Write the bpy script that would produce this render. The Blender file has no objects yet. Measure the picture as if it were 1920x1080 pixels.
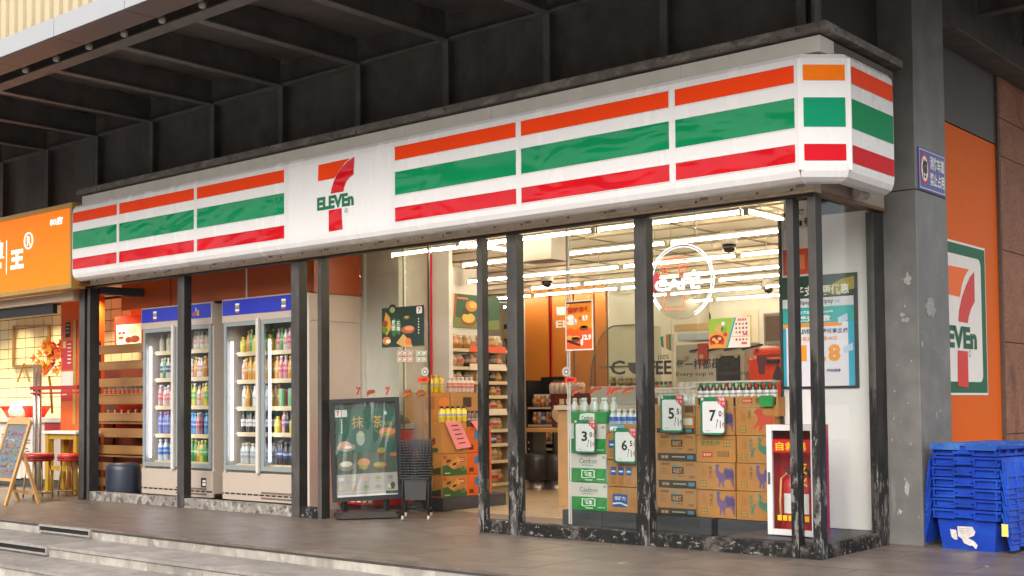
import bpy, bmesh, math, random
from mathutils import Vector, Matrix
import numpy as np
random.seed(7)
scene = bpy.context.scene
COL = scene.collection
R_ = math.radians
# ------------------------------------------------------------------ camera
CAM = (3.8647, -7.9404, 1.1172, -0.7009, 0.0402, -0.0088, 2267.09, 666.8)   # x y z yaw pitch roll focal(px of 1920) principal row
def cam_basis():
    yaw, pitch, roll = CAM[3:6]
    f = Vector((math.sin(yaw)*math.cos(pitch), math.cos(yaw)*math.cos(pitch), math.sin(pitch)))
    r = Vector((math.cos(yaw), -math.sin(yaw), 0)); u = r.cross(f)
    c, s = math.cos(roll), math.sin(roll)
    return f, r*c + u*s, u*c - r*s
CF, CR, CU = cam_basis()
cd = bpy.data.cameras.new('camera'); cam = bpy.data.objects.new('camera', cd); COL.objects.link(cam)
m = Matrix((CR, CU, -CF)).transposed().to_4x4(); m.translation = Vector(CAM[:3]); cam.matrix_world = m
cd.sensor_width = 36; cd.lens = 36*CAM[6]/1920; cd.shift_y = (CAM[7]-540)/1920; cd.clip_start = .05; cd.clip_end = 2000
scene.camera = cam
def at(px, py, **k):
    """point where the photo pixel's ray meets the plane X=, Y= or Z="""
    d = CF + CR*((px-960)/CAM[6]) - CU*((py-CAM[7])/CAM[6]); o = Vector(CAM[:3])
    a, v = list(k.items())[0]; i = 'XYZ'.index(a); t = (v-o[i])/d[i]
    return o + d*t
# ------------------------------------------------------------------ light
SUN_EL, SUN_AZ = 34, 158      # azimuth: direction the light comes from, clockwise from +Y
world = bpy.data.worlds.new('World'); scene.world = world; world.use_nodes = True
wn = world.node_tree.nodes; wl = world.node_tree.links
bg = wn['Background']; sky = wn.new('ShaderNodeTexSky'); sky.sky_type = 'NISHITA'; sky.sun_disc = False
sky.sun_elevation = R_(SUN_EL); sky.sun_rotation = R_(SUN_AZ); sky.air_density = 1.2; sky.dust_density = 4.0
hs = wn.new('ShaderNodeHueSaturation'); hs.inputs['Saturation'].default_value = .28; hs.inputs['Value'].default_value = 1.0
wl.new(sky.outputs[0], hs.inputs['Color']); wl.new(hs.outputs[0], bg.inputs[0]); bg.inputs[1].default_value = .15
sd = bpy.data.lights.new('sun', 'SUN'); sd.energy = 1.2; sd.angle = R_(50); sd.color = (1, .96, .9)
so = bpy.data.objects.new('sun', sd); COL.objects.link(so)
sdir = Vector((math.sin(R_(SUN_AZ))*math.cos(R_(SUN_EL)), math.cos(R_(SUN_AZ))*math.cos(R_(SUN_EL)), math.sin(R_(SUN_EL))))
so.rotation_euler = sdir.to_track_quat('Z', 'Y').to_euler(); so.location = (0, -12, 9)
vs = scene.view_settings; vs.view_transform = 'Standard'; vs.look = 'None'; vs.gamma = 1; vs.use_curve_mapping = False; vs.exposure = .88
scene.cycles.max_bounces = 8; scene.cycles.transparent_max_bounces = 24; scene.cycles.caustics_reflective = False; scene.cycles.caustics_refractive = False
scene.cycles.sample_clamp_indirect = 3.0; scene.cycles.use_denoising = True; scene.cycles.use_light_tree = True
# ------------------------------------------------------------------ materials
MATS = {}
def lin(c):
    if isinstance(c, str):
        c = [int(c[i:i+2], 16)/255 for i in (0, 2, 4)]
        c = [x/12.92 if x <= .04045 else ((x+.055)/1.055)**2.4 for x in c]
    return tuple(c)
def N(nt, t, **k):
    n = nt.nodes.new(t)
    for a, v in k.items():
        setattr(n, a, v)
    return n
def M(name, col=(.5, .5, .5), rough=.5, metal=0., var=0., scale=6., bump=0., bscale=30., spec=.5, emis=None, estr=0., stretch=None, detail=4., trans=0., coat=0.):
    if name in MATS: return MATS[name]
    mt = bpy.data.materials.new(name); mt.use_nodes = True; nt = mt.node_tree; b = nt.nodes['Principled BSDF']
    col = lin(col)
    b.inputs['Base Color'].default_value = (*col, 1); b.inputs['Roughness'].default_value = rough; b.inputs['Metallic'].default_value = metal
    b.inputs['Specular IOR Level'].default_value = spec; b.inputs['Transmission Weight'].default_value = trans; b.inputs['Coat Weight'].default_value = coat
    if emis: b.inputs['Emission Color'].default_value = (*lin(emis), 1); b.inputs['Emission Strength'].default_value = estr
    if var or bump:
        tc = N(nt, 'ShaderNodeTexCoord'); v = tc.outputs['Object']
        if stretch:
            mp = N(nt, 'ShaderNodeMapping'); mp.inputs['Scale'].default_value = stretch; nt.links.new(v, mp.inputs[0]); v = mp.outputs[0]
    if var:
        no = N(nt, 'ShaderNodeTexNoise'); no.inputs['Scale'].default_value = scale; no.inputs['Detail'].default_value = detail + 3; no.inputs['Roughness'].default_value = .65
        nt.links.new(v, no.inputs['Vector'])
        mr = N(nt, 'ShaderNodeMapRange'); mr.inputs[1].default_value = .28; mr.inputs[2].default_value = .72; mr.inputs[3].default_value = 1-var; mr.inputs[4].default_value = 1+var
        nt.links.new(no.outputs['Fac'], mr.inputs[0])
        vm = N(nt, 'ShaderNodeVectorMath', operation='SCALE'); vm.inputs[0].default_value = col; nt.links.new(mr.outputs[0], vm.inputs['Scale'])
        nt.links.new(vm.outputs[0], b.inputs['Base Color'])
        mr2 = N(nt, 'ShaderNodeMapRange'); mr2.inputs[3].default_value = max(.03, rough-.12); mr2.inputs[4].default_value = min(1, rough+.12)
        nt.links.new(no.outputs['Fac'], mr2.inputs[0]); nt.links.new(mr2.outputs[0], b.inputs['Roughness'])
    if bump:
        n2 = N(nt, 'ShaderNodeTexNoise'); n2.inputs['Scale'].default_value = bscale; n2.inputs['Detail'].default_value = detail
        nt.links.new(v, n2.inputs['Vector']); bp = N(nt, 'ShaderNodeBump'); bp.inputs['Strength'].default_value = bump; bp.inputs['Distance'].default_value = .02
        nt.links.new(n2.outputs['Fac'], bp.inputs['Height']); nt.links.new(bp.outputs[0], b.inputs['Normal'])
    MATS[name] = mt; return mt
def mix_mat(name, layers, rough=.6, bump=0., metal=0., spec=.4, objvar=0.):
    """base colour plus layers of (colour, noise scale, threshold, softness, stretch, z0, z1): patches whose share rises from z0 to z1"""
    if name in MATS: return MATS[name]
    mt = bpy.data.materials.new(name); mt.use_nodes = True; nt = mt.node_tree; b = nt.nodes['Principled BSDF']; L = nt.links.new
    tc = N(nt, 'ShaderNodeTexCoord'); geo = N(nt, 'ShaderNodeNewGeometry'); sep = N(nt, 'ShaderNodeSeparateXYZ'); L(geo.outputs['Position'], sep.inputs[0])
    base = layers[0]; n0 = N(nt, 'ShaderNodeTexNoise'); n0.inputs['Scale'].default_value = 5; n0.inputs['Detail'].default_value = 8; L(geo.outputs['Position'], n0.inputs['Vector'])
    mr = N(nt, 'ShaderNodeMapRange'); mr.inputs[1].default_value = .3; mr.inputs[2].default_value = .7; mr.inputs[3].default_value = .78; mr.inputs[4].default_value = 1.22; L(n0.outputs['Fac'], mr.inputs[0])
    vm = N(nt, 'ShaderNodeVectorMath', operation='SCALE'); vm.inputs[0].default_value = lin(base); L(mr.outputs[0], vm.inputs['Scale'])
    cur = vm.outputs[0]; hts = []
    for (col, sc, th, soft, st, z0, z1) in layers[1:]:
        mp = N(nt, 'ShaderNodeMapping'); mp.inputs['Scale'].default_value = st; mp.inputs['Location'].default_value = (random.random()*9, random.random()*9, 0); L(geo.outputs['Position'], mp.inputs[0])
        no = N(nt, 'ShaderNodeTexNoise'); no.inputs['Scale'].default_value = sc; no.inputs['Detail'].default_value = 9; no.inputs['Roughness'].default_value = .68; L(mp.outputs[0], no.inputs['Vector'])
        f = no.outputs['Fac']
        if z0 is not None:
            zr = N(nt, 'ShaderNodeMapRange'); zr.inputs[1].default_value = z0; zr.inputs[2].default_value = z1; zr.inputs[3].default_value = -.3; zr.inputs[4].default_value = .0; L(sep.outputs['Z'], zr.inputs[0])
            ad = N(nt, 'ShaderNodeMath', operation='ADD'); L(f, ad.inputs[0]); L(zr.outputs[0], ad.inputs[1]); f = ad.outputs[0]
        ss = N(nt, 'ShaderNodeMapRange', interpolation_type='SMOOTHSTEP'); ss.inputs[1].default_value = th-soft; ss.inputs[2].default_value = th+soft; L(f, ss.inputs[0])
        mx = N(nt, 'ShaderNodeMix', data_type='RGBA'); L(ss.outputs[0], mx.inputs[0]); L(cur, mx.inputs[6]); mx.inputs[7].default_value = (*lin(col), 1); cur = mx.outputs[2]; hts.append(ss.outputs[0])
    if objvar:     # stones differ a little from one to the next
        oi = N(nt, 'ShaderNodeObjectInfo'); r = N(nt, 'ShaderNodeMapRange'); r.inputs[3].default_value = 1-objvar; r.inputs[4].default_value = 1+objvar; L(oi.outputs['Random'], r.inputs[0]); v2 = N(nt, 'ShaderNodeVectorMath', operation='SCALE'); L(cur, v2.inputs[0]); L(r.outputs[0], v2.inputs['Scale']); cur = v2.outputs[0]
    L(cur, b.inputs['Base Color']); b.inputs['Roughness'].default_value = rough; b.inputs['Metallic'].default_value = metal; b.inputs['Specular IOR Level'].default_value = spec
    if bump and hts:
        bp = N(nt, 'ShaderNodeBump'); bp.inputs['Strength'].default_value = bump; bp.inputs['Distance'].default_value = .004; L(hts[-1], bp.inputs['Height']); L(bp.outputs[0], b.inputs['Normal'])
    MATS[name] = mt; return mt
def glass_mat(name, tint=(.96, .975, .965), refl=1., rough=.0, haze=0.):
    mt = bpy.data.materials.new(name); mt.use_nodes = True; nt = mt.node_tree; nt.nodes.clear(); L = nt.links.new
    o = N(nt, 'ShaderNodeOutputMaterial'); mx = N(nt, 'ShaderNodeMixShader'); t = N(nt, 'ShaderNodeBsdfTransparent'); gl = N(nt, 'ShaderNodeBsdfGlossy'); fr = N(nt, 'ShaderNodeLayerWeight'); fr.inputs[0].default_value = .5
    t.inputs[0].default_value = (*tint, 1); gl.inputs['Roughness'].default_value = rough
    pw = N(nt, 'ShaderNodeMath', operation='POWER'); pw.inputs[1].default_value = 5; L(fr.outputs['Facing'], pw.inputs[0]); ma = N(nt, 'ShaderNodeMath', operation='MULTIPLY_ADD'); ma.inputs[1].default_value = .96; ma.inputs[2].default_value = .035; L(pw.outputs[0], ma.inputs[0])
    mu = N(nt, 'ShaderNodeMath', operation='MULTIPLY', use_clamp=True); mu.inputs[1].default_value = refl; L(ma.outputs[0], mu.inputs[0])
    L(mu.outputs[0], mx.inputs[0]); L(t.outputs[0], mx.inputs[1]); L(gl.outputs[0], mx.inputs[2]); last = mx.outputs[0]
    if haze:      # dirt smears, also a pale haze painted in for soft reflections on the pane
        tc = N(nt, 'ShaderNodeTexCoord'); mp = N(nt, 'ShaderNodeMapping'); mp.inputs['Scale'].default_value = (1.6, 1, .7); mp.inputs['Rotation'].default_value = (0, .5, 0); L(tc.outputs['Object'], mp.inputs[0]); no = N(nt, 'ShaderNodeTexNoise'); no.inputs['Scale'].default_value = 2.2; no.inputs['Detail'].default_value = 7; no.inputs['Roughness'].default_value = .62; L(mp.outputs[0], no.inputs['Vector'])
        r = N(nt, 'ShaderNodeMapRange'); r.inputs[1].default_value = .35; r.inputs[2].default_value = .75; r.inputs[3].default_value = haze*.15; r.inputs[4].default_value = haze; L(no.outputs['Fac'], r.inputs[0])
        df = N(nt, 'ShaderNodeBsdfDiffuse'); df.inputs[0].default_value = (.6, .6, .58, 1); m2 = N(nt, 'ShaderNodeMixShader'); L(r.outputs[0], m2.inputs[0]); L(last, m2.inputs[1]); L(df.outputs[0], m2.inputs[2]); last = m2.outputs[0]
    L(last, o.inputs[0]); MATS[name] = mt; return mt
GLASS = glass_mat('glass', refl=.8, haze=.009); GLASS_TINT = glass_mat('glass_tinted', (.86, .87, .82), 1., haze=.12)
def flat(col, rough=.5, **k):
    n = 'plain_%s_%d' % (col if isinstance(col, str) else '_'.join('%.2f' % c for c in col), int(rough*100))
    return M(n, col, rough, var=.05, scale=3, **k)
def emit(col, s): return M('lit_%s_%g' % (col, s), col, .5, emis=col, estr=s)
# ------------------------------------------------------------------ objects
ORIG = {}
def thing(name, label, cat, loc=(0, 0, 0), group=None, rz=0, local=False):
    o = bpy.data.objects.new(name, None); COL.objects.link(o); o.empty_display_size = .1
    o.location = loc; o.rotation_euler = (0, 0, rz); o['label'] = label; o['category'] = cat
    if group: o['group'] = group
    ORIG[o] = Vector((0, 0, 0)) if local else Vector(loc)
    return o
def tag(o, label=None, cat=None, group=None, kind=None):
    for k, v in (('label', label), ('category', cat), ('group', group), ('kind', kind)):
        if v: o[k] = v
    return o
def link(name, me, parent=None, loc=None, rz=0):
    o = bpy.data.objects.new(name, me); COL.objects.link(o); o.parent = parent
    if loc is not None: o.location = loc
    if rz: o.rotation_euler = (0, 0, rz)
    ORIG[o] = ORIG.get(parent, Vector((0, 0, 0)))
    return o
class B:
    """collects shapes; build() makes them one mesh object"""
    def __init__(s): s.v = []; s.f = []; s.mi = []; s.sm = []; s.cur = 0
    def add(s, vs, fs, smooth=False):
        n = len(s.v); s.v += [tuple(v) for v in vs]
        for f in fs: s.f.append(tuple(i+n for i in f)); s.mi.append(s.cur); s.sm.append(smooth)
        return s
    def box(s, x0, x1, y0, y1, z0, z1, bev=0):
        if x1 < x0: x0, x1 = x1, x0
        if y1 < y0: y0, y1 = y1, y0
        if z1 < z0: z0, z1 = z1, z0
        if bev:
            bm = bmesh.new(); bmesh.ops.create_cube(bm, size=1)
            for v in bm.verts: v.co = Vector(((x0+x1)/2+v.co.x*(x1-x0), (y0+y1)/2+v.co.y*(y1-y0), (z0+z1)/2+v.co.z*(z1-z0)))
            bmesh.ops.bevel(bm, geom=bm.edges[:], offset=bev, segments=2, affect='EDGES', profile=.6)
            bm.verts.index_update(); s.add([v.co[:] for v in bm.verts], [[v.index for v in f.verts] for f in bm.faces]); bm.free(); return s
        return s.add([(x0,y0,z0),(x1,y0,z0),(x1,y1,z0),(x0,y1,z0),(x0,y0,z1),(x1,y0,z1),(x1,y1,z1),(x0,y1,z1)],
                     [(0,3,2,1),(4,5,6,7),(0,1,5,4),(1,2,6,5),(2,3,7,6),(3,0,4,7)])
    def quad(s, a, b, c, d): return s.add([a, b, c, d], [(0, 1, 2, 3)])
    def poly(s, pts): return s.add(pts, [tuple(range(len(pts)))])
    def prism(s, pts, vec):
        n = len(pts); vec = Vector(vec); P = [Vector(p) for p in pts]
        return s.add(P+[p+vec for p in P], [tuple(range(n))[::-1], tuple(range(n, 2*n))]+[(i, (i+1) % n, n+(i+1) % n, n+i) for i in range(n)])
    def bar(s, a, b, w, h=None, up=(0, 0, 1)):
        a, b = Vector(a), Vector(b); d = (b-a).normalized(); up = Vector(up)
        if abs(d.dot(up)) > .98: up = Vector((1, 0, 0))
        r = d.cross(up).normalized(); u = r.cross(d); h = h or w
        q = [r*(-w/2)+u*(-h/2), r*(w/2)+u*(-h/2), r*(w/2)+u*(h/2), r*(-w/2)+u*(h/2)]
        return s.add([a+x for x in q]+[b+x for x in q], [(3,2,1,0),(4,5,6,7)]+[(i, (i+1) % 4, 4+(i+1) % 4, 4+i) for i in range(4)])
    def tube(s, pts, r, n=8, close=False):
        P = [Vector(p) for p in pts]; m_ = len(P); rings = []
        for i, p in enumerate(P):
            a = P[(i-1) % m_] if (close or i) else p; c = P[(i+1) % m_] if (close or i < m_-1) else p
            d = (c-a).normalized(); u = Vector((0, 0, 1)) if abs(d.z) < .9 else Vector((1, 0, 0)); x = d.cross(u).normalized(); y = x.cross(d)
            rr = r[i] if isinstance(r, (list, tuple)) else r
            rings.append([p+x*(rr*math.cos(2*math.pi*k/n))+y*(rr*math.sin(2*math.pi*k/n)) for k in range(n)])
        base = len(s.v); vs = [v for g in rings for v in g]; fs = []
        for i in range(m_ if close else m_-1):
            j = (i+1) % m_
            for k in range(n): fs.append((i*n+k, i*n+(k+1) % n, j*n+(k+1) % n, j*n+k))
        s.add(vs, fs, True)
        if not close: s.add([], []); s.f.append(tuple(base+k for k in range(n))[::-1]); s.f.append(tuple(base+(m_-1)*n+k for k in range(n))); s.mi += [s.cur]*2; s.sm += [False]*2
        return s
    def lathe(s, prof, c=(0, 0, 0), n=14, smooth=True, mats=None, axis='Z', sx=1, sy=1):
        c = Vector(c); base = len(s.v); vs = []
        for r, z in prof:
            for k in range(n):
                a = 2*math.pi*k/n; p = (r*math.cos(a)*sx, r*math.sin(a)*sy, z)
                if axis == 'Y': p = (p[0], p[2], p[1])
                if axis == 'X': p = (p[2], p[0], p[1])
                vs.append(c+Vector(p))
        s.v += [tuple(v) for v in vs]
        for i in range(len(prof)-1):
            for k in range(n):
                s.f.append((base+i*n+k, base+i*n+(k+1) % n, base+(i+1)*n+(k+1) % n, base+(i+1)*n+k)); s.mi.append(mats[i] if mats else s.cur); s.sm.append(smooth)
        for i, q in ((0, -1), (len(prof)-1, 1)):
            if prof[i][0] > 1e-5:
                t = tuple(base+i*n+k for k in range(n)); s.f.append(t if q > 0 else t[::-1]); s.mi.append(mats[min(i, len(mats)-1)] if mats else s.cur); s.sm.append(False)
        return s
    def cyl(s, c, r, h, n=16, axis='Z'): return s.lathe([(r, 0), (r, h)], c, n, True, axis=axis)
    def mesh(s, name, mats, off=Vector((0, 0, 0))):
        me = bpy.data.meshes.new(name); me.from_pydata([Vector(v)-off for v in s.v], [], s.f)
        for mt in (mats if isinstance(mats, (list, tuple)) else [mats]): me.materials.append(mt)
        me.polygons.foreach_set('material_index', s.mi); me.polygons.foreach_set('use_smooth', s.sm); me.update()
        bm = bmesh.new(); bm.from_mesh(me); bmesh.ops.recalc_face_normals(bm, faces=bm.faces[:]); bm.to_mesh(me); bm.free()
        return me
    def build(s, name, mats, parent=None):
        return link(name, s.mesh(name, mats, ORIG.get(parent, Vector((0, 0, 0)))), parent)
def single(name, b, mats, label, cat, group=None, loc=None):
    """a thing that is one mesh; its origin at the middle of its base"""
    xs = np.array(b.v); lo = xs.min(0); hi = xs.max(0); off = Vector(((lo[0]+hi[0])/2, (lo[1]+hi[1])/2, lo[2]))
    o = link(name, b.mesh(name, mats, off), None, off); ORIG[o] = off; return tag(o, label, cat, group)
def struct(name, b, mats, parent=None):
    o = b.build(name, mats, parent)
    if not parent: o['kind'] = 'structure'
    return o
def copy_tree(o, parent=None):
    c = o.copy(); COL.objects.link(c); c.parent = parent
    for ch in list(o.children): copy_tree(ch, c)
    return c
# a flat frame: origin + axes, for everything printed, painted or mounted on a face
class Face:
    def __init__(s, o, u, v, n): s.o = Vector(o); s.u = Vector(u); s.v = Vector(v); s.n = Vector(n)
    def p(s, a, b, e=0.): return s.o + s.u*a + s.v*b + s.n*e
def front(x0, y, z0): return Face((x0, y, z0), (1, 0, 0), (0, 0, 1), (0, -1, 0))
def side(x, y0, z0): return Face((x, y0, z0), (0, 1, 0), (0, 0, 1), (1, 0, 0))
def plate(name, F, a0, b0, a1, b1, e, mat, parent, t=.0, rad=0.):
    """rectangle (round corners if rad) lying on a face, e proud of it"""
    if rad:
        pts = []
        for cx, cy, s0 in ((a1-rad, b1-rad, 0), (a0+rad, b1-rad, 90), (a0+rad, b0+rad, 180), (a1-rad, b0+rad, 270)):
            pts += [(cx+rad*math.cos(R_(s0+k*22.5)), cy+rad*math.sin(R_(s0+k*22.5))) for k in range(5)]
    else: pts = [(a0, b0), (a1, b0), (a1, b1), (a0, b1)]
    return shape(name, F, pts, e, mat, parent, t)
def shape(name, F, pts, e, mat, parent, t=0.):
    b = B(); P = [F.p(x, y, e) for x, y in pts]
    if t: b.prism([q-F.n*t for q in P], F.n*t)
    else: b.poly(P)
    return b.build(name, mat, parent)
FCACHE = {}
def glyphs(s, bold):
    if (s, bold) in FCACHE: return FCACHE[(s, bold)]
    c = bpy.data.curves.new('t', 'FONT'); c.body = s; c.offset = bold; c.resolution_u = 2; o = bpy.data.objects.new('t', c)
    me = bpy.data.meshes.new_from_object(o); v = np.array([p.co[:2] for p in me.vertices]); f = [tuple(p.vertices) for p in me.polygons]
    bpy.data.objects.remove(o); bpy.data.curves.remove(c); bpy.data.meshes.remove(me)
    FCACHE[(s, bold)] = (v, f); return v, f
def text(s, F, a0, b0, a1, b1, e, mat, parent, bold=.02, name='lettering', keep=False):
    """lettering stretched into the rectangle (a0,b0)-(a1,b1) of a face"""
    v, f = glyphs(s, bold); lo = v.min(0); sz = np.maximum(v.max(0)-lo, 1e-6)
    sx, sy = (a1-a0)/sz[0], (b1-b0)/sz[1]
    if keep: sx = sy = min(sx, sy)
    b = B(); b.add([F.p(a0+(x-lo[0])*sx, b0+(y-lo[1])*sy, e) for x, y in v], f); return b.build(name, mat, parent)
def ell(cx, cy, rx, ry, n=16, a0=0): return [(cx+rx*math.cos(a0+2*math.pi*k/n), cy+ry*math.sin(a0+2*math.pi*k/n)) for k in range(n)]
def plane_pts(pts, F, key, val):
    """photo pixels -> (a,b) on a face"""
    out = []
    for x, y in pts:
        q = at(x, y, **{key: val})-F.o; out.append((q.dot(F.u), q.dot(F.v)))
    return out
WHITE = M('white_gloss_paint', (.72, .70, .68), .3, var=.04, scale=2, bump=.02, bscale=6); BLACK = M('black_paint', (.012, .012, .013), .45, var=.15)
def ink(c): return flat(c, .55)
# ================================================================== ground, pavement, steps
ASPHALT = M('street_paving', (.34, .32, .295), .9, var=.15, scale=3, bump=.2, bscale=120)
STONE_TOP = mix_mat('granite_pavers_worn', [(.135, .106, .088), ((.175, .142, .12), 2.2, .56, .14, (1, 1.6, 1), None, 0), ((.098, .077, .064), 3.5, .58, .10, (1, 2.5, 1), None, 0), ((.24, .21, .185), 22, .665, .03, (.3, 1.8, 1), None, 0), ((.05, .04, .035), 14, .71, .015, (1, 1, 1), None, 0)], .4, bump=.05, spec=.5, objvar=.09)
STONE_EDGE = mix_mat('granite_step_face', [(.33, .30, .26), ((.22, .20, .175), 3, .55, .10, (1, 1, .5), None, 0), ((.46, .43, .38), 6, .60, .06, (1, 1, 1), None, 0), ((.10, .085, .07), 22, .67, .03, (1, 1, 1), None, 0)], .8, bump=.1, objvar=.14)
STONE_TREAD = mix_mat('granite_step_tread', [(.285, .258, .235), ((.21, .19, .172), 2.5, .55, .12, (1, 2, 1), None, 0), ((.14, .125, .11), 9, .66, .05, (1, 2.5, 1), None, 0), ((.38, .35, .32), 30, .70, .04, (.4, 2, 1), None, 0), ((.11, .095, .08), 16, .72, .02, (1, 1, 1), None, 0)], .75, bump=.06, objvar=.08)
NOSE = M('dark_step_nosing', (.05, .042, .036), .7, var=.4, scale=20)
b = B(); b.quad((-600, -600, -.75), (600, -600, -.75), (600, 600, -.75), (-600, 600, -.75)); struct('ground', b, ASPHALT)
b = B(); b.box(-22, 9, -1.70, 14, -.5, -.008); pav = struct('pavement', b, M('mortar_joint', (.07, .06, .055), .9, var=.2))
# paving slabs: one mesh per size shared between the copies
def slab(x0, x1, y0, y1, z0, z1, name, mats, parent, bev=.003):
    b = B(); b.box(x0, x1, y0, y1, z0, z1); return b.build(name, mats, parent)
sw, sl = 1.2, .62
bm_ = B(); bm_.box(.0035, sw-.0035, .0035, sl-.0035, -.02, 0); SLAB = bm_.mesh('paving_slab', STONE_TOP)
x = -13.4; ix = 0
ys = [-1.53+sl*i for i in range(6)]
for i in range(14):
    for j, y in enumerate(ys):
        x0 = -13.4+sw*i+(.6 if j % 2 else 0)
        link('paving_slab', SLAB, pav, (x0, y, 0))
bm_ = B(); bm_.box(.0015, sw-.0015, .0015, .296, -.02, 0); SLAB2 = bm_.mesh('edge_slab', STONE_TOP)
for i in range(16): link('edge_slab', SLAB2, pav, (-13.1+sw*i, -1.83, 0))
b = B(); b.box(-22, 9, -1.826, -1.704, -.5, -.022); b.build('slab_bed', MATS['mortar_joint'], pav)
# three shallow steps, each of long stones: riser stones and tread stones
steps = [(-1.83, -.10), (-2.31, -.21), (-2.80, -.32)]
def stair(i, ytop, ztop, ynext, znext, lab):
    t = thing('stone_step', lab, 'step', (-4, ynext, znext-.02), 'stone steps up to the shop')
    L = [.9, 1.25, .75, 1.5, 1.05, 1.3, .85]; x = -14.0+.37*i; k = i
    while x < 8:
        l = L[k % 7]; k += 1
        b = B(); b.box(x+.002, x+l-.002, ytop, ytop+.035, znext, ztop-.035-.002*(k % 2)); b.build('riser_stone', STONE_EDGE, t)
        x += l
    x = -14.0+.6*i; k = i+3
    while x < 8:
        l = L[k % 7]; k += 1
        b = B(); b.box(x+.002, x+l-.002, ynext-.012, ytop-.002, znext-.03, znext-.001*(k % 2)); b.build('tread_stone', STONE_TREAD, t)
        x += l
    b = B(); b.box(-14, 8, ytop-.005, ytop+.03, ztop-.034, ztop-.0215); b.build('dark_joint', NOSE, t)
    return t
stair(0, -1.83, 0., -2.31, -.105, 'upper stone step below the paved landing')
stair(1, -2.31, -.105, -2.80, -.21, 'middle stone step with one long drain slot')
stair(2, -2.80, -.21, -3.4, -.32, 'lower stone step under the middle one')
b = B(); b.box(-14, 8, -2.27, -1.85, -.6, -.14); b.box(-14, 8, -2.76, -2.27, -.6, -.245); b.box(-14, 8, -3.36, -2.76, -.6, -.355); b.box(-14, 8, -3.4, -3.36, -.75, -.355); struct('step_base', b, MATS['mortar_joint'])
# drain slots set in the first two risers
def drain(x0, x1, y, z0, z1, lab):
    t = thing('drain_slot', lab, 'drain', ((x0+x1)/2, y, z0), 'drain slots in the steps')
    MT = M('drain_metal', (.34, .31, .28), .6, metal=.2, var=.2, scale=14)
    b = B(); b.box(x0, x1, y-.012, y+.02, z1-.018, z1, ); b.box(x0, x1, y-.012, y+.02, z0, z0+.016); b.box(x0, x0+.02, y-.012, y+.02, z0+.016, z1-.018); b.box(x1-.02, x1, y-.012, y+.02, z0+.016, z1-.018); b.build('frame', MT, t)
    b = B(); b.box(x0+.02, x1-.02, y-.004, y+.012, z0+.016, z1-.018); b.build('slot', M('slot_dark', (.006, .005, .005), .9), t)
drain(-7.35, -6.42, -1.845, -.085, -.012, 'metal drain slot in the top riser near the chalkboard')
drain(-7.75, -6.32, -2.325, -.192, -.118, 'metal drain slot in the second riser')
# litter: a few leaves and stubs on the paving
LEAF = M('dry_litter', (.42, .30, .13), .9, var=.3); LIT = M('pale_litter', (.55, .5, .45), .9, var=.3)
for k, (px, py) in enumerate(((1166, 1056), (1150, 1022), (700, 985), (240, 953), (80, 950), (1085, 1003), (470, 1000), (150, 955), (1850, 1062))):
    p = at(px, py, Z=.002); b = B(); w = .028 if k == 0 else .012; a = random.random()*3
    pts = [(p.x+w*math.cos(a+t)*(1 if i % 2 else .35), p.y+w*math.sin(a+t)*(1 if i % 2 else .35), .0015) for i, t in enumerate((0, 1.6, 3.1, 4.7))]
    b.prism(pts, (0, 0, .004)); single('litter_scrap', b, LEAF if k % 2 == 0 else LIT, ['tiny yellow scrap of litter lying on the paving', 'tiny pale scrap of litter lying on the paving'][k % 2], 'litter', 'scraps of litter on the paving')
# ================================================================== canopy (dark steel) over the pavement
STEEL = mix_mat('dark_painted_steel', [(.078, .070, .066), ((.11, .10, .095), 3, .58, .12, (1, 1, .4), None, 0), ((.10, .094, .09), 9, .74, .03, (2.5, 2.5, .35), None, 0)], .5)
STEEL_L = mix_mat('steel_edge_grey', [(.11, .104, .10), ((.17, .16, .155), 8, .62, .08, (1, 1, 1), None, 0)], .5)
SOFF = M('dark_soffit_membrane', (.12, .105, .098), .5, var=.2, scale=2.5, bump=.6, bscale=2.2, detail=3)
RIBX = [-4.83-1.18*k for k in range(-5, 9)]
cv = thing('canopy', 'dark steel canopy soffit with cross beams above the shop', 'canopy', (-4, -1.2, 4.3))
for k in range(len(RIBX)-1):
    b = B(); x1, x0 = RIBX[k]-.01, RIBX[k+1]+.01
    nx, ny = 10, 14
    vs = [(x0+(x1-x0)*i/nx, -1.80+(1.98)*j/ny, 4.72+.016*math.sin(i*1.9+j*.7+k*2)*math.sin(j*1.3+k)) for j in range(ny+1) for i in range(nx+1)]
    b.add(vs, [(j*(nx+1)+i, j*(nx+1)+i+1, (j+1)*(nx+1)+i+1, (j+1)*(nx+1)+i) for j in range(ny) for i in range(nx)], True)
    b.build('soffit_panel', SOFF, cv)
for k, x in enumerate(RIBX):
    if x > .25: continue
    b = B(); b.box(x-.008, x+.008, -1.80, .05, 4.458, 4.72); b.build('cross_beam', STEEL, cv)
    b = B(); b.box(x-.05, x+.05, -1.795, .06, 4.446, 4.458); b.build('beam_flange', STEEL_L, cv)
b = B(); b.box(-15, 2.7, -1.87, -1.80, 4.46, 4.80); b.build('edge_beam', STEEL, cv)
b = B(); b.box(-15, 2.7, -1.93, -1.78, 4.445, 4.460); b.build('edge_flange', STEEL_L, cv)
b = B(); b.box(-15, 2.7, -2.26, -1.87, 4.62, 4.66); b.build('gutter_recess', BLACK, cv)
b = B(); b.box(-15, 2.7, -1.88, .12, 4.80, 4.86); b.box(-15, 2.7, .12, 9, 4.80, 4.86); b.build('roof_deck', BLACK, cv)
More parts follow.
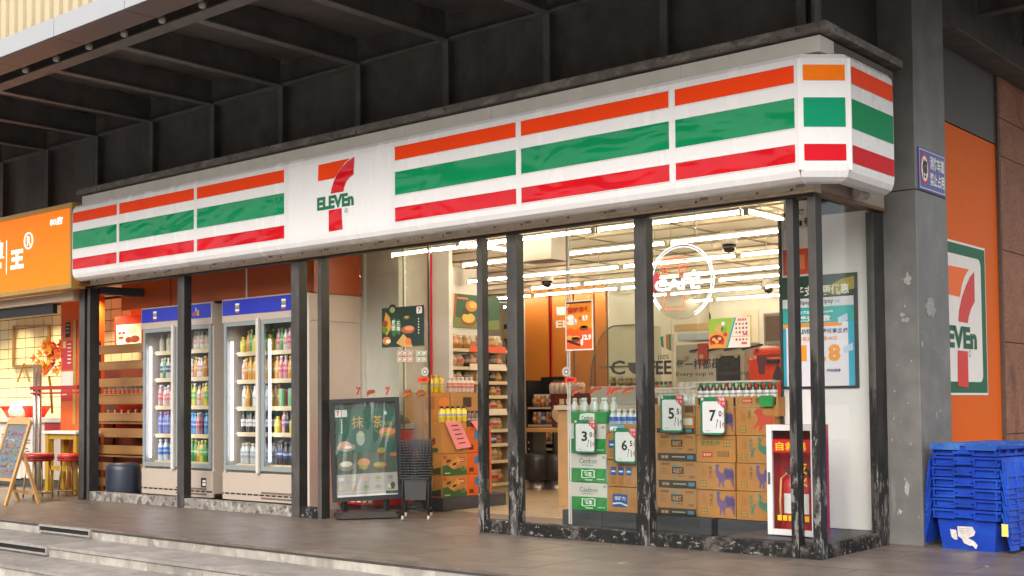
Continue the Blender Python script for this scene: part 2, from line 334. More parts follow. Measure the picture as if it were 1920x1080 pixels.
# light grey fascia panels, brown soffit panels below
FASC = M('grey_aluminium_panel', (.33, .33, .345), .45, var=.05, scale=1.5); FUND = M('brown_soffit_panel', (.105, .075, .065), .5, var=.15, scale=3)
fx = [-13.55+1.10*k for k in range(15)]
for k in range(14):
    b = B(); b.box(fx[k]+.004, fx[k+1]-.004, -2.56, -2.545, 4.345, 4.51); b.build('fascia_panel', FASC, cv)
    b = B(); b.box(fx[k]+.004, fx[k+1]-.004, -2.545, -2.275, 4.335, 4.35); b.build('underside_panel', FUND, cv)
b = B(); b.box(-15, 2.7, -2.545, -2.28, 4.355, 4.50); b.build('fascia_core', BLACK, cv)
for k, x in enumerate([-7.395+.583*i for i in range(-2, 14)]):
    t = thing('canopy_spotlight', 'small spotlight on a short stem in the canopy gutter', 'spotlight', (x, -2.0, 4.42), 'spotlights along the canopy gutter')
    b = B(); b.lathe([(.018, .03), (.03, .035), (.034, .075), (.02, .085)], (x, -2.0, 4.40), 12); b.build('head', M('spot_head', (.42, .38, .34), .4, metal=.4), t)
    b = B(); b.lathe([(.0, .028), (.026, .03)], (x, -2.0, 4.40), 12); b.build('lens', M('spot_lens', (.7, .66, .6), .3), t)
    b = B(); b.cyl((x, -2.0, 4.485), .012, .14, 8); b.build('stem', M('spot_brass', (.20, .13, .07), .5, metal=.5), t)
# cream vertical louvre cladding on the storey above
lc = thing('louvre_cladding', 'cream vertical louvre cladding above the canopy edge', 'cladding', (-5, -2.4, 4.52))
CREAM = M('cream_enamel', (.46, .38, .24), .4, var=.05, scale=2); CREAM_D = M('cream_backing', (.45, .33, .17), .5, var=.1)
b = B(); b.box(-15, 2.7, -2.40, -2.36, 4.515, 7.5); b.build('backing', CREAM_D, lc)
bm_ = B(); bm_.prism([(0, 0, 0), (.085, 0, 0), (.105, .06, 0), (-.02, .06, 0)], (0, 0, 3.0)); LV = bm_.mesh('louvre_slat', CREAM)
for k in range(52): link('louvre_slat', LV, lc, Vector((-9.5+.158*k, -2.465, 4.515))-ORIG[lc])
# upper building mass (storeys above the cladding)
um = thing('building_above', 'cream clad upper storeys of the building over the shop', 'building', (-4, 3, 4.86))
b = B(); b.box(-15, 2.7, -2.3, 14, 4.87, 12); b.build('wall', CREAM, um)
# dark wall of panels and ribs between canopy and sign
uw = thing('panelled_upper_wall', 'dark steel panelled wall with ribs above the shop sign', 'wall', (-4.8, .15, 3.6))
for k in range(len(RIBX)):
    x = RIBX[k]
    if x > .05: continue
    xa = x; xb = min(x+1.18, .0)
    if xb-xa > .1:
        b = B(); b.box(xa+.004, xb-.004, .14, .17, 3.6, 4.46); b.build('wall_panel', STEEL, uw)
    b = B(); b.box(x-.008, x+.008, .065, .14, 3.6, 4.452); b.build('rib', STEEL, uw)
    b = B(); b.box(x-.035, x+.035, .055, .065, 3.6, 4.452); b.build('rib_flange', STEEL_L, uw)
b = B(); b.box(-13.5, .02, .05, .20, 4.452, 4.475); b.build('top_angle', STEEL_L, uw)
b = B(); b.box(-13.5, .02, .135, .205, 4.475, 4.72); b.build('top_panel', STEEL, uw)
b = B(); b.box(-.03, .0, .06, .135, 3.6, 4.452); b.build('end_rib', STEEL_L, uw)
for k, pts in enumerate((((869, 85), (876, 78), (880, 130), (872, 150), (868, 175), (866, 130)), ((905, 82), (907, 80), (909, 150), (912, 172), (905, 170)), ((951, 68), (955, 66), (962, 110), (975, 155), (972, 158), (962, 130), (961, 160), (944, 165), (950, 120)), ((505, 250), (512, 248), (510, 275), (516, 262), (515, 276), (503, 280)), ((612, 170), (618, 160), (622, 240), (616, 246)))):
    F = front(0, .137, 0); shape('paint_run', F, plane_pts(pts, F, 'Y', .137), 0, M('grey_paint_run', (.085, .08, .078), .7, var=.4, scale=30), uw)
# recess to the right of that wall, under the side canopy
b = B(); b.box(-1.0, .2, 1.22, 1.26, 3.4, 4.9); b.box(-.05, -.02, .2, 1.22, 3.6, 4.9); single('side_recess_panel', b, M('brown_black_panel', (.026, .021, .018), .5, var=.15), 'brown black panel behind the end of the upper wall', 'panel')
# side canopy (right of the column): beams run along X
sc = thing('side_canopy', 'dark side canopy soffit over the blue crates', 'canopy', (2, 3, 4.2))
b = B(); b.box(.2, 2.6, -1.8, 9, 4.78, 4.80); b.build('soffit_panel', SOFF, sc)
for y in (2.66, 3.85, 5.1, 6.3, 1.45):
    b = B(); b.box(.28, 2.6, y-.01, y+.01, 4.47, 4.78); b.build('cross_beam', STEEL, sc)
    b = B(); b.box(.28, 2.6, y-.05, y+.05, 4.455, 4.47); b.build('beam_flange', STEEL_L, sc)
b = B(); b.box(.10, .20, 1.9, 9, 4.17, 4.80); b.build('wall_beam', STEEL, sc)
b = B(); b.box(.10, .36, 1.9, 9, 4.155, 4.17); b.build('wall_flange', STEEL_L, sc)
# ================================================================== column and side wall
COLM = mix_mat('grey_column_paint', [(.150, .143, .136), ((.115, .11, .105), 2.0, .55, .15, (1, 1, .4), None, 0), ((.20, .195, .19), 5, .62, .08, (3, 3, .3), 1.9, .5), ((.42, .40, .37), 13, .645, .015, (1.6, 1.6, .7), 2.1, 1.0), ((.07, .06, .05), 24, .70, .02, (1, 1, 1), 1.9, .9)], .42, bump=.15, spec=.5)
c = thing('column', 'scuffed grey clad column carrying a blue fire lane sign', 'column', (0, 1.5, 0))
b = B(); b.box(-.35, .266, 1.185, 1.83, 0, 2.752, .006); b.build('lower_cladding', COLM, c)
b = B(); b.box(-.35, .266, 1.185, 1.83, 2.758, 4.9, .006); b.build('upper_cladding', COLM, c)
b = B(); b.box(-.33, .255, 1.195, 1.82, 2.74, 2.77); b.build('joint', BLACK, c)
def scrap(cx, cy, rx, ry, face, cl, k):
    """a torn sticker remnant with a ragged outline"""
    rnd = random.Random(k); pts = [(cx+rx*(.55+.6*rnd.random())*math.cos(a), cy+ry*(.55+.6*rnd.random())*math.sin(a)) for a in [2*math.pi*i/17 for i in range(17)]]
    b = B(); b.poly([at(x, y, X=.2685) if face == 'X' else at(x, y, Y=1.1825) for x, y in pts]); b.build('torn_sticker', M('sticker_residue', (.30, .285, .265), .8, var=.3, scale=30), c)
scrap(1745, 576, 11, 24, 'X', 0, 1); scrap(1702, 523, 7, 14, 'Y', 0, 2); scrap(1698, 600, 9, 5, 'Y', 0, 3); scrap(1692, 590, 5, 4, 'Y', 0, 6); scrap(1701, 916, 5, 18, 'Y', 0, 4); scrap(1729, 645, 3, 8, 'X', 0, 5)
rn = random.Random(3)
for k in range(26):
    f_ = 'Y' if rn.random() < .55 else 'X'; scrap(rn.uniform(1676, 1714) if f_ == 'Y' else rn.uniform(1728, 1770), rn.choice((rn.uniform(500, 700), rn.uniform(640, 1000))), rn.uniform(.7, 2.2), rn.uniform(.8, 3.5), f_, 0, 20+k)
# fire lane sign
F = side(.268, 1.235, 2.765); t = thing('fire_lane_sign', 'blue enamel fire lane no parking sign on the grey column', 'sign', (.27, 1.5, 2.765))
w, h = .55, .33
plate('sign_plate', F, 0, 0, w, h, .006, M('blue_enamel', (.045, .055, .30), .35, var=.05), t, .006, .012)
for a0, b0, a1, b1 in ((.012, .012, w-.012, .018), (.012, h-.018, w-.012, h-.012), (.012, .018, .018, h-.018), (w-.018, .018, w-.012, h-.018)): plate('border_line', F, a0, b0, a1, b1, .0075, ink('e8e4e0'), t)
shape('prohibition_ring', F, ell(.115, .17, .085, .125, 24), .0075, ink('c23a35'), t); shape('ring_centre', F, ell(.115, .17, .068, .10, 24), .0085, ink('eeeae6'), t)
text('停', F, .065, .095, .165, .245, .0095, ink('1c1a1a'), t, .03)
text('消防车道', F, .225, .18, .525, .29, .008, ink('eeeae6'), t, .03); text('禁止占用', F, .225, .05, .525, .16, .008, ink('eeeae6'), t, .03)
# side wall: orange panel, logo, granite tiles, grey header
ORANGE_W = M('orange_acrylic_panel', (.72, .125, .008), .5, var=.06, scale=1.2, spec=.12)
sw_ = thing('side_wall', 'side wall with orange acrylic panel under a grey header', 'wall', (.05, 2.7, 0))
b = B(); b.box(-.2, .06, 1.8, 3.58, -.05, 4.16); b.build('wall_core', MATS['brown_black_panel'], sw_)
b = B(); b.box(.06, .10, 1.83, 3.535, .35, 3.495); b.build('orange_panel', ORANGE_W, sw_)
b = B(); b.box(.06, .105, 1.83, 3.56, 3.505, 4.15); b.build('header_panel', M('grey_header_paint', (.075, .066, .06), .5, var=.15, scale=2), sw_)
b = B(); b.box(.06, .10, 1.83, 3.535, .0, .345); b.build('base_panel', STEEL, sw_)
b = B(); b.box(.06, .13, 3.54, 3.575, 0, 4.15); b.build('edge_trim', M('rusty_trim', (.10, .055, .04), .6, var=.3, scale=12), sw_)
def zz(pts): return [(1660+x*.519, 200+y*.519) for x, y in pts]
F = side(.10, 0, 0); lg = thing('wall_logo_sign', 'convenience store logo sign with 7 and ELEVEN on orange side wall', 'sign', (.1, 2.5, 1.2))
def lp(pts, e, col, nm='logo_piece'): return shape(nm, F, plane_pts(zz(pts), F, 'X', .1), e, ink(col), lg)
y0 = 1.835; pR = plane_pts(zz([(357, 513), (372, 1042), (350, 540), (345, 985)]), F, 'X', .1)
plate('outer_border', F, y0, pR[1][1], pR[0][0], pR[0][1], .004, ink('e9e2da'), lg)
plate('green_frame', F, y0, pR[1][1]+.02, pR[0][0]-.015, pR[0][1]-.02, .006, ink('14603f'), lg)
plate('white_field', F, y0-.1, pR[1][1]+.115, pR[0][0]-.13, pR[0][1]-.115, .008, ink('e6dfd8'), lg, 0, .07)
lp([(200, 568), (298, 588), (282, 615), (272, 650), (266, 688), (200, 672)], .0095, 'ef6a1e')
lp([(317, 596), (319, 705), (306, 730), (297, 760), (294, 782), (260, 776), (262, 740), (272, 690), (288, 645), (302, 615)], .0105, 'd23b36')
lp([(257, 880), (294, 884), (297, 1015), (258, 1010)], .0105, 'd23b36')
q = plane_pts(zz([(226, 870), (325, 792), (302, 893)]), F, 'X', .1)
text('ELEVEn', F, q[0][0]-.38, q[0][1]-.0, q[1][0], q[1][1]-.02, .0115, ink('10583a'), lg, .05)
shape('registered_mark', F, ell(q[2][0], q[2][1], .03, .03, 10), .0105, ink('5a8f74'), lg); shape('registered_mark', F, ell(q[2][0], q[2][1], .022, .022, 10), .0115, ink('e6dfd8'), lg)
GRAN = mix_mat('red_granite', [(.27, .115, .07), ((.36, .19, .13), 40, .55, .06, (1, 1, 1), None, 0), ((.09, .045, .035), 60, .60, .05, (1, 1, 1), None, 0), ((.11, .055, .04), 2.5, .60, .1, (1, 1, .4), None, 0)], .6, spec=.15)
gw = thing('granite_wall', 'red brown granite tile wall beside the orange panel', 'wall', (.1, 5, 0))
b = B(); b.box(-.2, .10, 3.58, 9, -.05, 4.16); b.build('wall_core', MATS['slot_dark'], gw)
zs = [0, .80, 1.656, 2.515, 3.40, 3.76, 4.155]
for j in range(6):
    y = 3.585
    while y < 8.5:
        l = .9 if y > 3.6 else (.75 if j in (4, 5) else 1.05)
        b = B(); b.box(.10, .13, y+.004, y+l-.004, zs[j]+.004, zs[j+1]-.004); b.build('granite_tile', GRAN, gw); y += l
# ================================================================== shop sign box
WS = M('sign_white_plastic', (.80, .775, .765), .26, var=.025, scale=1.2, stretch=(3, 1, .5))
def film(name, col):
    """loose printed film: sharp flowing wrinkles that catch the street and sky"""
    mt = M(name, col, .10, var=.10, scale=2.5, spec=.32, stretch=(1, 1, 2)); nt = mt.node_tree; L = nt.links.new
    tc = N(nt, 'ShaderNodeTexCoord'); mp = N(nt, 'ShaderNodeMapping'); mp.inputs['Scale'].default_value = (1, 1, 2.4); L(tc.outputs['Object'], mp.inputs[0])
    no = N(nt, 'ShaderNodeTexNoise'); no.inputs['Scale'].default_value = 1.5; no.inputs['Detail'].default_value = 1.2; no.inputs['Distortion'].default_value = .9; L(mp.outputs[0], no.inputs['Vector'])
    bp = N(nt, 'ShaderNodeBump'); bp.inputs['Strength'].default_value = .55; bp.inputs['Distance'].default_value = .07; L(no.outputs['Fac'], bp.inputs['Height']); L(bp.outputs[0], nt.nodes['Principled BSDF'].inputs['Normal']); return mt
F_OR = M('orange_film', 'ef4208', .45, var=.05, scale=2, spec=.15); F_GR = film('green_film', '0a8a55'); F_RD = film('red_film', 'cf1420')
TRIM = M('cream_white_trim', (.60, .56, .51), .45, var=.08, scale=5); SEAM = M('seam_shadow', (.12, .11, .10), .8)  # cream trim, and a dark grey for the core behind the panel seams
PROF = [(-.02, 3.56), (-.20, 3.56), (-.265, 3.54), (-.292, 3.505), (-.300, 3.46), (-.302, 3.10), (-.300, 2.76), (-.294, 2.715), (-.275, 2.675), (-.235, 2.65), (-.20, 2.64), (-.188, 2.652), (-.065, 2.735)]
# path round the corner: front, 45 degree corner panel, side
T = .30; CH = .235; SX0 = -9.47; YEND = .70
def prof_at(p0, p1, nrm, x0=None):
    """sign section swept between two plan points; offset of -y becomes offset along nrm"""
    pass
sg = thing('shop_sign', 'long white shop sign with orange green and red stripes and 7 ELEVEN logo', 'shop sign', (-4.6, -.15, 2.64))
def panel_sweep(a, b_, na, nb, name='sign_panel', cap0=False, cap1=False):
    """a,b_: plan points on the back line (offset 0) at both ends; na, nb: outward plan directions (mitred)"""
    bb = B(); n = len(PROF); vs = []
    for P, nn in ((a, na), (b_, nb)):
        for o, z in PROF: vs.append((P[0]+nn[0]*-o, P[1]+nn[1]*-o, z))
    fs = [(i, i+1, n+i+1, n+i) for i in range(n-1)]; bb.add(vs, fs, False)
    for i in (2, 3, 4, 6, 7, 8, 9): pass
    if cap0: bb.f.append(tuple(range(n))); bb.mi.append(0); bb.sm.append(False)
    if cap1: bb.f.append(tuple(range(n, 2*n))); bb.mi.append(0); bb.sm.append(False)
    return bb.build(name, WS, sg)
XD = [SX0, -8.477, -6.983, -5.483, -3.976, -2.491, -.994, .035]
g = .004
for i in range(len(XD)-1):
    panel_sweep((XD[i]+g, 0), (XD[i+1]-g, 0), (0, -1), (0, -1), cap0=True, cap1=True)
# corner panel and side panel (plan: front line y=-T at x=.065 -> side line x=T at y=-T+CH)
pf = (.065, 0.); k = T/.302
def corner_sweep():
    bb = B(); n = len(PROF); vs = []
    A = (.045, -T); C = (T, -T+.235)                       # the flat of the corner panel
    nA = (math.sin(R_(22.5))*.0+.414, -1.0); nC = (1.0, -.414)
    for P, nn in ((A, nA), (C, nC)):
        for o, z in PROF:
            d = -(o+.302); vs.append((P[0]+nn[0]*d, P[1]+nn[1]*d, z))
    bb.add(vs, [(i, i+1, n+i+1, n+i) for i in range(n-1)])
    bb.build('sign_corner_panel', WS, sg)
    return A, C
A, C = corner_sweep()
bb = B(); n = len(PROF); vs = []
for y in (C[1]+.012, YEND):
    for o, z in PROF: vs.append((T+(-(o+.302)), y, z))
bb.add(vs, [(i, i+1, n+i+1, n+i) for i in range(n-1)]); bb.f.append(tuple(range(n, 2*n))); bb.mi.append(0); bb.sm.append(False); bb.build('sign_side_panel', WS, sg)
b = B(); b.box(SX0+.02, .03, -.19, -.066, 2.76, 3.55); b.box(.04, .2, -.06, YEND-.02, 2.76, 3.55); b.build('sign_core', SEAM, sg)
# raised frames between stripe bays, and the stripes
ST = [(3.333, 3.455, F_OR, 'orange_stripe'), (3.018, 3.225, F_GR, 'green_stripe'), (2.775, 2.900, F_RD, 'red_stripe')]
F = front(0, -.302, 0)
for i in (0, 1, 2, 4, 5, 6):
    x0 = XD[i]+(.018 if i == 0 else .028); x1 = XD[i+1]-.028
    for z0, z1, mt, nm in ST:
        nx = 14; b = B()
        ph = i*1.7+z0
        vs = [(x0+(x1-x0)*u/nx, -.304, z) for z in (z0, z1) for u in range(nx+1)]
        b.add(vs, [(u, u+1, nx+2+u, nx+1+u) for u in range(nx)]); b.build(nm, mt, sg)
    for z in (3.46, 3.328, 3.23, 3.013, 2.905, 2.770):
        b = B(); b.box(x0-.006, x1+.006, -.3065, -.3015, z-.003, z+.003); b.build('stripe_bead', WS, sg)
for i in range(1, len(XD)-1):
    b = B(); x = XD[i]
    for o, z in PROF[1:-1]: pass
    pts = [(x-.014, -(.0)+o-.004, z) for o, z in PROF[1:-1]]
    n = len(pts); b.add(pts+[(p[0]+.028, p[1], p[2]) for p in pts], [(j, j+1, n+j+1, n+j) for j in range(n-1)]); b.build('bay_rib', WS, sg)
# corner panel and side stripes
dx, dy = C[0]-A[0], C[1]-A[1]; L_ = math.hypot(dx, dy); ux, uy = dx/L_, dy/L_
FC = Face((A[0], A[1], 0), (ux, uy, 0), (0, 0, 1), (uy, -ux, 0))
for z0, z1, mt, nm in ((3.345, 3.455, M('amber_film', 'f57a10', .5, var=.08, scale=8, spec=.1), 'orange_stripe'), (3.02, 3.225, M('corner_green_film', '0c9068', .5, var=.05, spec=.1), 'green_stripe'), (2.785, 2.90, M('corner_red_film', 'd01626', .5, var=.05, spec=.1), 'red_stripe')):
    plate(nm, FC, .026, z0, L_-.026, z1, .003, mt, sg); 
for a in (0., L_-.0):
    plate('bay_rib', FC, a-.014, 2.72, a+.014, 3.50, .004, WS, sg, .004)
FS_ = side(T, C[1], 0)
for z0, z1, mt, nm in [(a_, b_, {F_OR: F_OR, F_GR: M('side_green_film', '0a8a55', .45, var=.06, spec=.12), F_RD: M('side_red_film', 'cf1420', .45, var=.06, spec=.12)}[m_], n_) for a_, b_, m_, n_ in ST]: plate(nm, FS_, .045, z0, YEND-C[1]-.012, z1, .003, mt, sg)
# logo panel pieces
def zl(pts): return [(560+x/5.686, 270+y/5.686) for x, y in pts]
FL = front(0, -.302, 0)
def lgp(pts, e, mt, nm): return shape(nm, FL, plane_pts(zl(pts), FL, 'Y', -.302), e, mt, sg)
lgp([(212, 225), (548, 152), (490, 205), (440, 270), (400, 340), (385, 362), (207, 398)], .002, F_OR, 'logo_seven_bar')
lgp([(596, 133), (586, 325), (545, 355), (510, 400), (490, 450), (478, 507), (343, 531), (350, 480), (375, 400), (410, 330), (460, 250), (520, 190)], .003, F_RD, 'logo_seven_swoosh')
lgp([(322, 708), (460, 682), (463, 790), (470, 908), (322, 935)], .003, F_RD, 'logo_seven_stem')
q = plane_pts(zl([(199, 716), (588, 508), (508, 708)]), FL, 'Y', -.302)
text('ELEVEn', FL, q[0][0], q[0][1], q[1][0], q[1][1], .004, M('logo_green', '0a6b41', .35), sg, .05)
shape('registered_mark', FL, ell(q[2][0], q[2][1], .022, .022, 14), .003, ink('4c8b70'), sg); shape('registered_mark', FL, ell(q[2][0], q[2][1], .015, .015, 14), .004, WS, sg)
text('R', FL, q[2][0]-.007, q[2][1]-.01, q[2][0]+.008, q[2][1]+.01, .005, ink('4c8b70'), sg)
# flashing box over the sign, weathered cap ledge
fl = thing('sign_flashing', 'cream white flashing strip on top of the striped sign', 'flashing', (-4.6, -.12, 3.56))
xs_ = [-9.48, -7.9, -5.35, -3.95, -2.9, -1.0, .145]
for i in range(len(xs_)-1):
    b = B(); b.box(xs_[i]+.002, xs_[i+1]-.002, -.17, .05, 3.562, 3.675); b.build('flashing_strip', TRIM, fl)
b = B(); b.box(.02, .14, .06, 1.1, 3.562, 3.675); b.build('side_strip', M('brown_shadow_board', (.10, .088, .08), .6), fl)  # the side strip is a plain dark brown
CAPM = mix_mat('weathered_cap_metal', [(.125, .11, .098), ((.22, .20, .175), 5, .56, .08, (1, 1, 2), None, 0), ((.06, .05, .042), 12, .60, .05, (1, 1, 1), None, 0), ((.36, .34, .30), 24, .70, .03, (1, 1, 1), None, 0)], .7, bump=.1)
cl_ = thing('cap_ledge', 'weathered grey brown metal ledge capping the sign along the wall', 'ledge', (-4.6, -.1, 3.69))
xs_ = [-9.52, -7.5, -5.2, -3.4, -1.2, .215]
for i in range(len(xs_)-1):
    b = B(); b.box(xs_[i], xs_[i+1]-.002, -.22, .0, 3.69, 3.755+.002*(i % 2), .004); b.build('ledge_section', CAPM, cl_)
b = B(); b.box(-.12, .213, .002, 1.12, 3.692, 3.752, .004); b.build('ledge_return', CAPM, cl_)
b = B(); b.box(-9.5, .0, .0, .135, 3.66, 3.70); b.build('ledge_back', STEEL, cl_)
# ================================================================== shopfront frame: lintel, posts, sills
LINT = mix_mat('stained_lintel', [(.60, .555, .50), ((.66, .56, .42), 6, .55, .08, (.6, 1, 6), None, 0), ((.36, .32, .28), 18, .66, .04, (1, 1, 1), None, 0), ((.14, .11, .09), 30, .72, .03, (1, 1, 1), None, 0)], .5)
TAN = M('tan_lip', (.58, .44, .29), .55, var=.3, scale=14)
fr = thing('shopfront_frame', 'dark steel shopfront frame of worn posts with lintel and sills', 'shopfront', (-4.8, .05, 0))
b = B(); b.box(-9.84, .02, -.055, .06, 2.625, 2.74); b.build('lintel', LINT, fr)
b = B(); b.box(-9.84, .024, -.06, .065, 2.605, 2.624); b.build('lintel_lip', TAN, fr)
b = B(); b.box(-9.84, .0, -.02, .05, 2.585, 2.604); b.build('lintel_shadow_gap', BLACK, fr)  # solid black strip below the lintel lip
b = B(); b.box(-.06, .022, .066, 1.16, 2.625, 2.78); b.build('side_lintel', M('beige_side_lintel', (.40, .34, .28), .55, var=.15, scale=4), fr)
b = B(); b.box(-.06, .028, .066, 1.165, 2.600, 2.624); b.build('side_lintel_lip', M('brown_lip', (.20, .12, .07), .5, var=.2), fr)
for k in range(34):
    x = -9.6+k*.288+random.uniform(-.06, .06); b = B(); b.lathe([(.0, -.006), (.008, -.004), (.009, 0)], (x, -.061, 2.64+random.uniform(-.004, .012)), 8, axis='Y'); b.build('screw', M('screw', (.10, .085, .075), .5, metal=.4), fr)
    if k % 3 == 0:
        b = B(); b.box(x+.03, x+.03+.07, -.0565, -.055, 2.645, 2.70); b.build('label_tag', M('dusty_tag', (.30, .27, .26), .7, var=.4, scale=40), fr)
WORN_A = mix_mat('post_paint_clean', [(.078, .071, .065), ((.05, .046, .043), 4, .55, .12, (1, 1, .3), None, 0), ((.20, .19, .18), 14, .68, .05, (2, 2, .4), None, 0), ((.016, .015, .014), 3.5, .60, .02, (3, 3, .4), 2.4, 1.0), ((.25, .24, .22), 22, .72, .02, (1, 1, .5), None, 0)], .42, spec=.3)
WORN_B = mix_mat('post_paint_flaking', [(.075, .069, .064), ((.045, .042, .04), 4, .55, .12, (1, 1, .3), None, 0), ((.014, .013, .0125), 5, .46, .035, (2, 2, .35), 2.0, 1.1), ((.19, .18, .168), 17, .56, .04, (1.5, 1.5, .4), 1.7, .5), ((.34, .33, .31), 34, .65, .03, (1, 1, .5), 1.7, .6), ((.012, .012, .012), 55, .60, .03, (1, 1, .6), 1.9, .8)], .5, bump=.3, spec=.25)
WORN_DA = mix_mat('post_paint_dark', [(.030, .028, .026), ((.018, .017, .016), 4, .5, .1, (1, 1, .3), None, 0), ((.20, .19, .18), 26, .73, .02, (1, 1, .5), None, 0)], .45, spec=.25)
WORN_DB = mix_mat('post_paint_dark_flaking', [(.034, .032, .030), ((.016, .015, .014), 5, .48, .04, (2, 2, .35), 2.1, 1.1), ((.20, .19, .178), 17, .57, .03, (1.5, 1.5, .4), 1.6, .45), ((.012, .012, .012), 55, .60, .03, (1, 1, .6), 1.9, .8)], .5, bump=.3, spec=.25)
SILL_A = mix_mat('sill_grey_worn', [(.22, .20, .175), ((.36, .33, .29), 12, .55, .05, (1, 1, 1), None, 0), ((.08, .07, .06), 16, .56, .05, (1, 1, 1), None, 0)], .8, bump=.2)
SILL_B = mix_mat('sill_black_flaking', [(.014, .0135, .013), ((.10, .085, .075), 6, .55, .06, (1, 1, 1), None, 0), ((.26, .245, .225), 26, .60, .03, (.8, 1, 1.2), None, 0), ((.014, .013, .012), 60, .58, .03, (1, 1, 1), None, 0)], .7, bump=.3, spec=.2)
PAINT_RED = M('rust_spot', (.18, .06, .03), .8, var=.4)
def post(px, mt, w, d, x=None, y0=0., zt=2.585, nm='post'):
    X = x if x is not None else at(px, 700, Y=y0).x
    b = B(); b.box(X, X+w, y0, y0+d, 0, zt, .004)
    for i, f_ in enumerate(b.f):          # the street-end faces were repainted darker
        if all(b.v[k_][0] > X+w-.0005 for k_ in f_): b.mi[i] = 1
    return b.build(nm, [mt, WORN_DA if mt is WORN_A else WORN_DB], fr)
PX = {}
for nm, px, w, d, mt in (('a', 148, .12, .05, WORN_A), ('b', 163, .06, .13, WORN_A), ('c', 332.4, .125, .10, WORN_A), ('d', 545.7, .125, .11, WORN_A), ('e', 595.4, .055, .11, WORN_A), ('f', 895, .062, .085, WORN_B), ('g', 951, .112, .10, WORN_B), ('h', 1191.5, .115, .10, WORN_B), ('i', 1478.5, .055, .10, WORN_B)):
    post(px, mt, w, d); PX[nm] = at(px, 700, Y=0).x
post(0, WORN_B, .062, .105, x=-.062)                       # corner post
post(0, WORN_B, .06, .20, x=-.06, y0=.985)                   # rear post of the side window
def sill(x0, x1, mt, y0=.005, y1=.11, h=.105):
    b = B(); b.box(x0, x1, y0, y1, 0, h, .004); return b.build('sill', mt, fr)
sill(PX['b']+.065, PX['c']-.002, SILL_A); sill(PX['c']+.13, PX['d']-.002, SILL_A); sill(PX['d']+.13, PX['e']-.003, SILL_B)
sill(PX['f']+.066, PX['g']-.003, SILL_B, h=.115); sill(PX['g']+.116, PX['h']-.003, SILL_B); sill(PX['h']+.119, PX['i']-.002, SILL_B); sill(PX['i']+.06, -.065, SILL_B, h=.09)
b = B(); b.box(-.055, .0, .11, .98, 0, .105, .004); b.build('side_sill', SILL_B, fr)
# pipe stub under the sign end
b = B(); b.cyl((.09, .50, 2.66), .035, .16, 14, 'Y'); single('pipe_stub', b, M('cream_pipe', (.55, .48, .42), .4), 'short cream pipe stub under the sign end', 'pipe')
# ================================================================== store interior (setting)
CREAMW = M('cream_wall', (.55, .49, .42), .5, var=.05, scale=1.5); WWALL = M('white_wall_board', (.70, .66, .62), .45, var=.04, scale=1.2)
ORANGE_I = M('orange_interior_panel', (.60, .20, .03), .4, var=.06, scale=1.5); RED_OR = M('red_orange_bulkhead', (.42, .075, .012), .42, var=.06, scale=1.2)
VINYL = M('tan_vinyl_floor', (.42, .31, .20), .3, var=.1, scale=3, stretch=(1, 5, 1))
CEIL = M('beige_ceiling', (.62, .53, .41), .7, var=.08, scale=2)
b = B(); b.box(-10.0, -.0, 1.42, 9.4, -.03, .004); struct('interior_floor', b, VINYL)
b = B(); b.box(-9.8, -.06, .12, 9.4, 2.90, 2.93); ce = struct('interior_ceiling', b, CEIL)
for y in [.6+.62*i for i in range(14)]:
    b = B(); b.box(-9.2, -.8, y, y+.025, 2.885, 2.9); b.build('ceiling_joint', M('ceiling_joint_brown', (.20, .15, .10), .7), ce)
for x in [-7.6+1.24*i for i in range(6)]:
    b = B(); b.box(x, x+.02, .3, 9.3, 2.889, 2.9); b.build('ceiling_joint', MATS['ceiling_joint_brown'], ce)
b = B(); b.box(-10, -.06, 9.2, 9.3, 0, 2.9); struct('wall_back', b, CREAMW)
b = B(); b.box(-.84, -.78, 1.16, 9.2, 0, 2.9); struct('wall_right', b, CREAMW)
b = B(); b.box(-9.85, -6.16, 1.30, 1.36, 0, 2.9); b.box(-6.16, -6.10, .50, 1.30, 0, 2.33); b.box(-6.16, at(755, 600, Y=1.36).x, 1.30, 1.36, 0, 2.9); struct('wall_behind_fridges', b, WWALL)
xw = at(755, 600, Y=1.36).x
Y2 = at(804, 600, X=xw).y; xp = at(842, 600, Y=Y2).x
b = B(); b.box(xw-.06, xw-.002, 1.362, Y2, 0, 2.9); b.box(xw-.06, xp, Y2, Y2+.06, 0, 2.9); struct('wall_entrance', b, WWALL)
b = B(); q0 = at(803.5, 600, Y=Y2-.02).x; q1 = at(808.5, 600, Y=Y2-.02).x; b.box(q0, q1, Y2-.025, Y2-.002, .3, 2.8); single('red_light_strip', b, M('red_acrylic_strip', 'a8161a', .25, emis='a8161a', estr=.3), 'narrow red acrylic strip upright on the white entrance wall', 'light strip')
XB = -6.75
yb_end = at(903, 600, X=XB).y
b = B(); b.box(XB-.06, XB, 2.0, yb_end, 0, 2.9); struct('wall_bread_side', b, WWALL)
b = B(); b.box(-10.0, -9.9, 1.37, 9.2, 0, 2.9); struct('wall_left', b, CREAMW)
